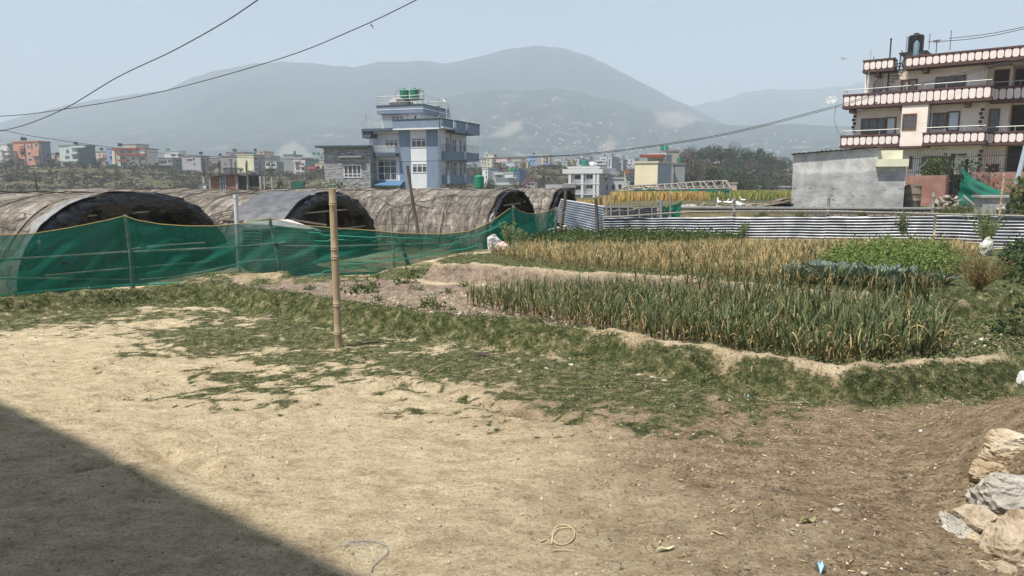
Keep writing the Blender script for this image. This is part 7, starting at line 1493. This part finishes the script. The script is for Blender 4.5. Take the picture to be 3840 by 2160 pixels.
# houses near the wooded hill
Z6 = (2500, 480, 4.025); K = dict(zoom=Z6)
far('small white round topped house on the hill behind the trees', 1505, 1600, 395, 430, 420, -12, col=(.72,.70,.68), par=(.2,.2,.22), wins=[(1530,400,1550,412)], **K)
far('grey stepped house below the white hill house', 1430, 1620, 432, 475, 400, -8, col=(.36,.35,.35), wins=wg(1440,1610,440,465,5,1,.4,.6), **K)
far('pinkish clustered house right of the white hill house', 1640, 1790, 440, 500, 395, -10, col=(.44,.38,.36), wins=wg(1650,1780,450,490,4,2,.4,.5), **K)
far('light blue house glimpsed among the hill trees', 925, 985, 405, 480, 300, -12, col=(.35,.50,.68), wins=[(945,430,965,450)], **K)
far('low long grey sheet roof at the foot of the woods', 1075, 1420, 890, 925, 190, -4, col=(.30,.27,.25), par=(.42,.40,.37), cat='shed', name='shed', dep=8, **K)
far('long pale wall beyond the grain, right of the sheet roof', 1420, 1890, 895, 935, 200, -3, col=(.40,.38,.36), par=(.62,.62,.62), cat='wall', name='yard_wall', dep=2, **K)
far('small pink hut at the end of the bamboo frame', 985, 1060, 845, 900, 150, -8, col=(.60,.42,.36), cat='hut', name='hut', dep=4, **K)
# dense low row behind the named houses
cols = [(.55,.52,.46),(.42,.40,.38),(.60,.58,.54),(.50,.38,.32),(.38,.42,.44),(.62,.56,.42),(.34,.33,.32),(.58,.60,.62)]
for k in range(64):
    u = rnd.uniform(565, 1215) if k % 5 < 2 else rnd.uniform(1790, 2400); w_ = rnd.uniform(16, 36); vb_ = rnd.uniform(628, 640); h_ = rnd.uniform(18, 42); v0_ = vb_-h_
    far('small pale house in the crowded row behind the nearer valley houses', u, u+w_, v0_, vb_, rnd.uniform(355, 420), rnd.uniform(-30, -8), us=u+w_*1.5, col=rnd.choice(cols), scol=rnd.choice(cols), wins=wg(u+2, u+w_-2, v0_+3, vb_-8, 2, 2 if h_ > 28 else 1, .45, .42), group='crowded row of small valley houses')
# far hillside settlement: tiny houses on the foothill
kk, Yd, Zm = M3
hb_ = MB().box(-4,4,-4,4,-4,3.2); hb_.box(-4.2,4.2,-4.2,4.2,3.21,3.6); hb_.box(-1.5,1.5,-1.5,1.5,3.61,6.); ho = hb_.build('far_house', mk('far_white', (.56,.54,.52), (.40,.37,.34), .3, .9, rndv=.3)); hme = ho.data; bpy.data.objects.remove(ho)
cnt = 0
for q in range(12000):
    i = rnd.randrange(len(kk)); j = rnd.randrange(14, 88); u = 1920+KU*kk[i]
    if not (1700 < u < 3150): continue
    t = j/90.; wgt = math.exp(-((u-2450)/480)**2)*(1.1-t)**2*(.4+1.2*float(vn(u/70, j/12)))
    if rnd.random() > wgt*.5: continue
    z = Zm[i,j]; o = link('far_house', hme); s = rnd.uniform(.25, .62); o.scale = (s*1.3, s, s); o.location = (kk[i]*Yd[i,j], Yd[i,j], z+1); o.rotation_euler = (0,0,rnd.random()*3); tag(o, 'tiny pale house scattered on the hazy mountain foothill', 'house', 'tiny houses on the far foothill'); cnt += 1
    if cnt >= 280: break
VV, FF, b = [], [], 0
bx = np.array([(x,y,z) for z in (-.5,1) for x,y in ((-1,-1),(1,-1),(1,1),(-1,1))], float); bf = np.array([(4,5,6,7),(0,1,5,4),(1,2,6,5),(2,3,7,6),(3,0,4,7)])
for q in range(40000):
    i = rnd.randrange(len(kk)); j = rnd.randrange(10, 80); u = 1920+KU*kk[i]
    if not (1500 < u < 3200): continue
    t = j/90.; cl = float(vn(u/38+9, j/5.)); 
    if rnd.random() > math.exp(-((u-2400)/520)**2)*(1.05-t)**2.2*max(0, cl-.35)*2.2: continue
    s = rnd.uniform(.9, 2.4); VV.append(bx*np.array([s*1.5, s, s*.9])+np.array([kk[i]*Yd[i,j]+rnd.uniform(-9,9), Yd[i,j]+rnd.uniform(-4,4), Zm[i,j]+.8])); FF.append(bf+b); b += 8
    if len(VV) > 1500: break
tag(link('far_settlement', npmesh('far_settlement', np.concatenate(VV), np.concatenate(FF), [MC['far_white']])), 'far settlement of tiny pale roofs spread over the hazy foothill', 'settlement', kind='stuff')
print('far houses', cnt, len(VV))
# ---------------------------------------------------------------- trees
def tree(proto_seed, h, rx, rz, n, sz, mats, bare=False, w=(0,0,1), trunk=.0, cz=.62, k=None):
    r = np.random.default_rng(proto_seed); rr = random.Random(proto_seed); m = MB(); tips = []
    th = h*(cz if not bare else .5); tr = h*.028 if not trunk else trunk
    m.tube([(0,0,-.5),(rr.uniform(-.1,.1)*rx,0,th*.5),(rr.uniform(-.2,.2)*rx,rr.uniform(-.2,.2)*rx,th)], [tr*1.3, tr, tr*.7], 7)
    nb = 9 if not bare else 26
    for i in range(nb):
        a = i*2.4+rr.random(); z0 = th*rr.uniform(.45,1.); e = Vector((math.cos(a)*rx*rr.uniform(.5,.95), math.sin(a)*rx*rr.uniform(.5,.95), h*rr.uniform(cz, .97))); s0 = Vector((0,0,z0)); mid = s0.lerp(e,.5)+Vector((0,0,h*.04)); m.tube([s0, mid, e], [tr*.45, tr*.28, tr*.08], 5); tips.append(e)
        if bare:
            for q in range(9): t = rr.uniform(.35,1); p = s0.lerp(e, t); d = Vector((rr.gauss(0,1), rr.gauss(0,1), abs(rr.gauss(.5,.6)))).normalized()*h*rr.uniform(.06,.16); m.tube([p, p+d*.6, p+d], [tr*.14, tr*.09, tr*.03], 4)
    k = k or max(8, n//45); cc = r.normal(size=(k,3)); cc /= np.linalg.norm(cc, axis=1)[:,None]; cc *= r.uniform(.35, 1., (k,1))**.6
    c = cc[r.integers(0, k, n)]+r.normal(size=(n,3))*r.uniform(.12,.24); c = c*np.array([rx,rx,rz])+np.array([0,0,h*cz+rz*.25])
    V, Fc, MI = cards(c, sz*r.uniform(.6,1.5,n), r, w, 0, .75)
    return m, npmesh('crown', V, Fc, mats, MI)
M_bark = mk('bark', (.10,.085,.07), (.17,.15,.13), 5, .9); M_t1 = mk('tree_green', (.035,.055,.022), (.07,.09,.04), .8, .8, transl=.15); M_t2 = mk('tree_brown', (.10,.065,.04), (.16,.10,.065), .8, .8, transl=.1); M_t3 = mk('tree_grey', (.07,.075,.055), (.12,.12,.09), .8, .8, transl=.1)
TP = {}
for nm, a in {'green': (31, 10, 4.6, 4.2, 1700, .55, [M_t1, M_t3], False, (0,0,1)), 'brown': (32, 12, 6, 4.4, 1100, .42, [M_t2, M_t3], True, (0,0,1)), 'bare': (33, 12, 5, 4.4, 260, .3, [M_t3, M_bark], True, (0,1)), 'dark': (34, 9, 4.4, 4.6, 1700, .55, [M_t1, M_t1], False, (0,1)), 'cone': (35, 9, 2.6, 4.6, 1300, .42, [M_t1, M_t1], False, (0,)), 'shrub': (36, 3.6, 3.2, 2.1, 520, .45, [M_t3, M_t1, M_t2], False, (0,0,1,2))}.items():
    m, cr_ = tree(*a); o = m.build('trunk', M_bark, None, smooth=True); TP[nm] = (o.data, cr_); bpy.data.objects.remove(o)
def put(kind, label, u, v_top, Y, vb=None, wid=None, group='trees on the wooded hill', cat='tree', name='tree', zb=None):
    x = uk(u)*Y; z = zp(x, Y) if zb is None else zb; H0 = {'green':12,'brown':13.5,'bare':13.5,'dark':11.4,'cone':11,'shrub':5}[kind]; h = (690-v_top)/F*Y+EYE-z; s = max(h, 1.5)/H0
    ro = empty(name, (x, Y, z), rnd.random()*6, label, cat, group); sw = s*(wid or rnd.uniform(.85,1.25)); ro.scale = (sw, sw, s); link('trunk', TP[kind][0], ro); link('crown', TP[kind][1], ro); return ro
put('brown', 'large reddish brown tree right of the cream building', 2592, 570, 175, wid=1.15); put('bare', 'bare grey tree standing highest on the wooded hill', 2752, 524, 300, wid=.8)
put('cone', 'pointed dark green tree at the foot of the wooded hill', 2672, 632, 165, wid=1.3); put('dark', 'round green tree low by the bamboo frame end', 2806, 672, 150, wid=1.6); put('bare', 'bare spreading tree right of the highest tree', 2795, 552, 290, wid=1.5)
put('green', 'leafy tree topping the hill left of the bare tree', 2665, 540, 280); put('green', 'leafy tree at the crest right of the brown mound', 2700, 548, 285, wid=1.3); put('cone', 'slanting bamboo-like clump at the right end of the crest', 2848, 562, 280, wid=1.1); put('bare', 'thin bare tree above the brown mound', 2578, 540, 275, wid=.6); put('bare', 'thin bare tree near the first one above the mound', 2597, 538, 280, wid=.5)
put('brown', 'dark brown tree right of the reddish one', 2625, 600, 200); put('bare', 'leafless pale tree near the long wall', 2884, 660, 170, wid=.6)
i = 0
for Y, v0, us_ in [(285, 572, range(2545,2960,22)), (262, 598, range(2530,2975,24)), (238, 622, range(2550,2985,26)), (215, 645, range(2590,2990,30)), (195, 668, range(2610,3000,36))]:
    for u in us_:
        vt = v0+rnd.uniform(-12, 14)+max(0, (u-2830)*.22)*(1 if Y > 230 else .5); kd = rnd.choice(['green','dark','green','brown','shrub','dark','green']); i += 1
        put(kd, {'green':'green-grey leafy tree in the mass of the wooded hill','dark':'dark evergreen tree in the mass of the wooded hill','brown':'dry brown tree in the mass of the wooded hill','shrub':'low grey-brown scrub tree in the mass of the wooded hill'}[kd], u+rnd.uniform(-12,12), vt, Y+rnd.uniform(-8,8), wid=rnd.uniform(.9,1.5))
for kd, u, vt, Y, wd, lb in [('bare',1950,648,175,1.9,'pale leafless tree spreading behind the third tunnel'),('dark',1835,676,150,1.,'dark feathery palm-like tree right of the green shade tank'),('green',1420,676,78,1.2,'bush'),('bare',1115,655,160,1.3,'bare spreading tree in scrub left of the stone annex'),('green',3085,556,330,.9,'leafless dark tree cresting behind the grey hut'),('cone',1052,682,95,.8,'slim bright green pointed tree left of stone annex'),('dark',3050,600,260,1.3,'dark tree mass behind the left part of the hut'),('green',3150,590,250,1.2,'leafy tree just hidden behind the hut roof')]:
    if lb != 'bush': put(kd, lb, u, vt, Y, wid=wd, group=None)
bush('garden_shrub', 'bright green shrub behind the top of the bamboo post', 'shrub', uk(1262)*70, 70., (lambda q: (q[0]+np.array([0,0,1.3]), q[1], q[2]))(tuft(951, 900, 1.25, 1.3, .26, (0,0,1), dome=False)), [M_lf3, M_lf], 1, None, stems=5, sr=.8, sh_=1.8)
bush('garden_shrub', 'dark reddish shrub before the stone annex window', 'shrub', uk(1335)*74, 74., (lambda q: (q[0]+np.array([0,0,1.2]), q[1], q[2]))(tuft(952, 330, .9, 1.3, .2, (0,1), dome=False)), [M_t2, M_lf2], 1, None, stems=5, sr=.6, sh_=2)
# shrubs on the bluff face and between houses
sc = 0
for q in range(900):
    u = rnd.uniform(-60, 2350); Y = rnd.uniform(212, 292); x = uk(u)*Y
    if rnd.random() > .33+.5*float(vn(u/130, Y/16)): continue
    z = zp(x, Y); s = rnd.uniform(.2, .6); ro = empty('scrub_bush', (x, Y, z-.2), rnd.random()*6, 'grey-green scrub bush on the dry bluff face', 'bush', 'scrub bushes on the bluff'); ro.scale = (s*1.3, s*1.3, s); link('crown', TP['shrub'][1], ro); sc += 1
    if sc >= 260: break
for u, v, Y, kd, lb in [(50,600,300,'dark','dark round tree before the cream house side wall'),(95,612,302,'shrub','bushy tree below the orange pink block, left'),(150,614,303,'shrub','bushy tree below the orange pink block, right'),(368,598,306,'dark','dark tree right of the grey-green side wall'),(395,606,308,'shrub','smaller tree beside the dark one before the pink low house'),(800,622,305,'green','green tree below the brownish row house'),(905,628,300,'green','leafy tree in front of the tall cream house'),(945,640,298,'shrub','shrubs at the base of the tall cream house'),(1070,640,298,'shrub','shrubs below the tall grey house'),(1960,610,312,'dark','dark tree below the low beige house'),(1925,625,308,'shrub','bushy green below the white rebar house'),(2330,650,300,'green','green thicket left of the patterned house'),(2310,640,296,'shrub','scrub thicket right of the white building')]: put(kd, lb, u, v, Y, wid=1.2, group=None)
# tank on its own stand right of the blue house
c = W(1797, 705, 70); tank('large green tank on a low steel stand right of the blue-grey house', (c.x, c.y, zp(c.x,c.y)), 37/F*70/2, 48/F*70, M_tg, stand=max(.2, c.z-zp(c.x,c.y)), group=None, ribs=7)
# bamboo hoop frame with green cloth beyond the grain
fr_ = empty('tunnel_frame', (0,0,0), 0, 'bare bamboo tunnel frame with green cloth along its foot beyond the grain', 'frame')
def FR(u, v, Y): return W(u, v, Y)
m = MB()
L0, L1 = [(2310,716,66),(2360,698,66),(2430,694,65),(2520,690,64),(2620,682,62),(2728,678,60)], [(2310,717,62),(2400,712,61),(2520,710,60),(2640,708,58.5),(2742,706,57.5)]
L2 = [(2315,714,72),(2420,704,71),(2540,703,70),(2740,698,67)]
for Ls in (L0, L1, L2): m.tube([FR(*p) for p in Ls], .07, 5)
def li(Ls, t): u = [p[0] for p in Ls]; U_ = u[0]+(u[-1]-u[0])*t; return FR(U_, np.interp(U_, u, [p[1] for p in Ls]), np.interp(U_, u, [p[2] for p in Ls]))
m.build('ridge_pole', M_bamg, fr_, smooth=True)
for k in range(17):
    m = MB(); t = k/16; t2 = min(1, max(0, t+rnd.uniform(-.05,.05))); a, b, c_ = li(L1, t), li(L0, t2), li(L2, min(1,t+.03)); m.tube([a, a.lerp(b,.6)+Vector((0,0,.18)), b], .05, 4); m.tube([b, c_], .05, 4)
    m.tube([a, li(L0, min(1,t+.09))], .035, 4)
    m.build('hoop', M_bamg, fr_, smooth=True)
for k in range(9): m = MB(); a = li(L1, k/8); m.tube([a, Vector((a.x,a.y,zp(a.x,a.y)))], .06, 5); m.build('post', M_bamg, fr_)
P = np.zeros((50, 6, 3))
for i in range(50):
    for j in range(6): a = li(L1, i/49); zg_ = zp(a.x, a.y); P[i,j] = (a.x, a.y-.1+.15*float(fbm(i*.6, j, 2)), a.z+(zg_-a.z)*j/5-(.2*float(fbm(i*.5,3,2)) if j == 0 else 0))
m = MB(); m.grid(P); m.build('green_cloth', M_nets, fr_)
# the house behind the viewer whose roof edge throws the big shadow
Hs = 6.4; off_ = Vector((-SUN.x, -SUN.y, 0))*(Hs/SUN.z); e0, e1 = Vector((-3.83,5.21,0))-off_, Vector((-.627,2.77,0))-off_; dd = (e1-e0).normalized(); a_ = e0-dd*4; hb2 = empty('house', (a_.x,a_.y,0), math.atan2(dd.y,dd.x), 'house just outside the view at left whose flat roof shades the yard', 'house')
L = (e1-e0).length+9; m = MB(); m.box(0, L, 0-6.6, -.62, -.1, Hs-.2); m.build('wall', M_pk, hb2); MB().box(-.6, L+.6, -7.2, 0, Hs-.19, Hs).build('roof', M_conc, hb2)
for i in range(3): window(hb2, (1.2+i*3.6, 2.8+i*3.6, 1., 2.3), -.62, M_fb, M_gl, 2, 1, .08, .05, sgn=1)
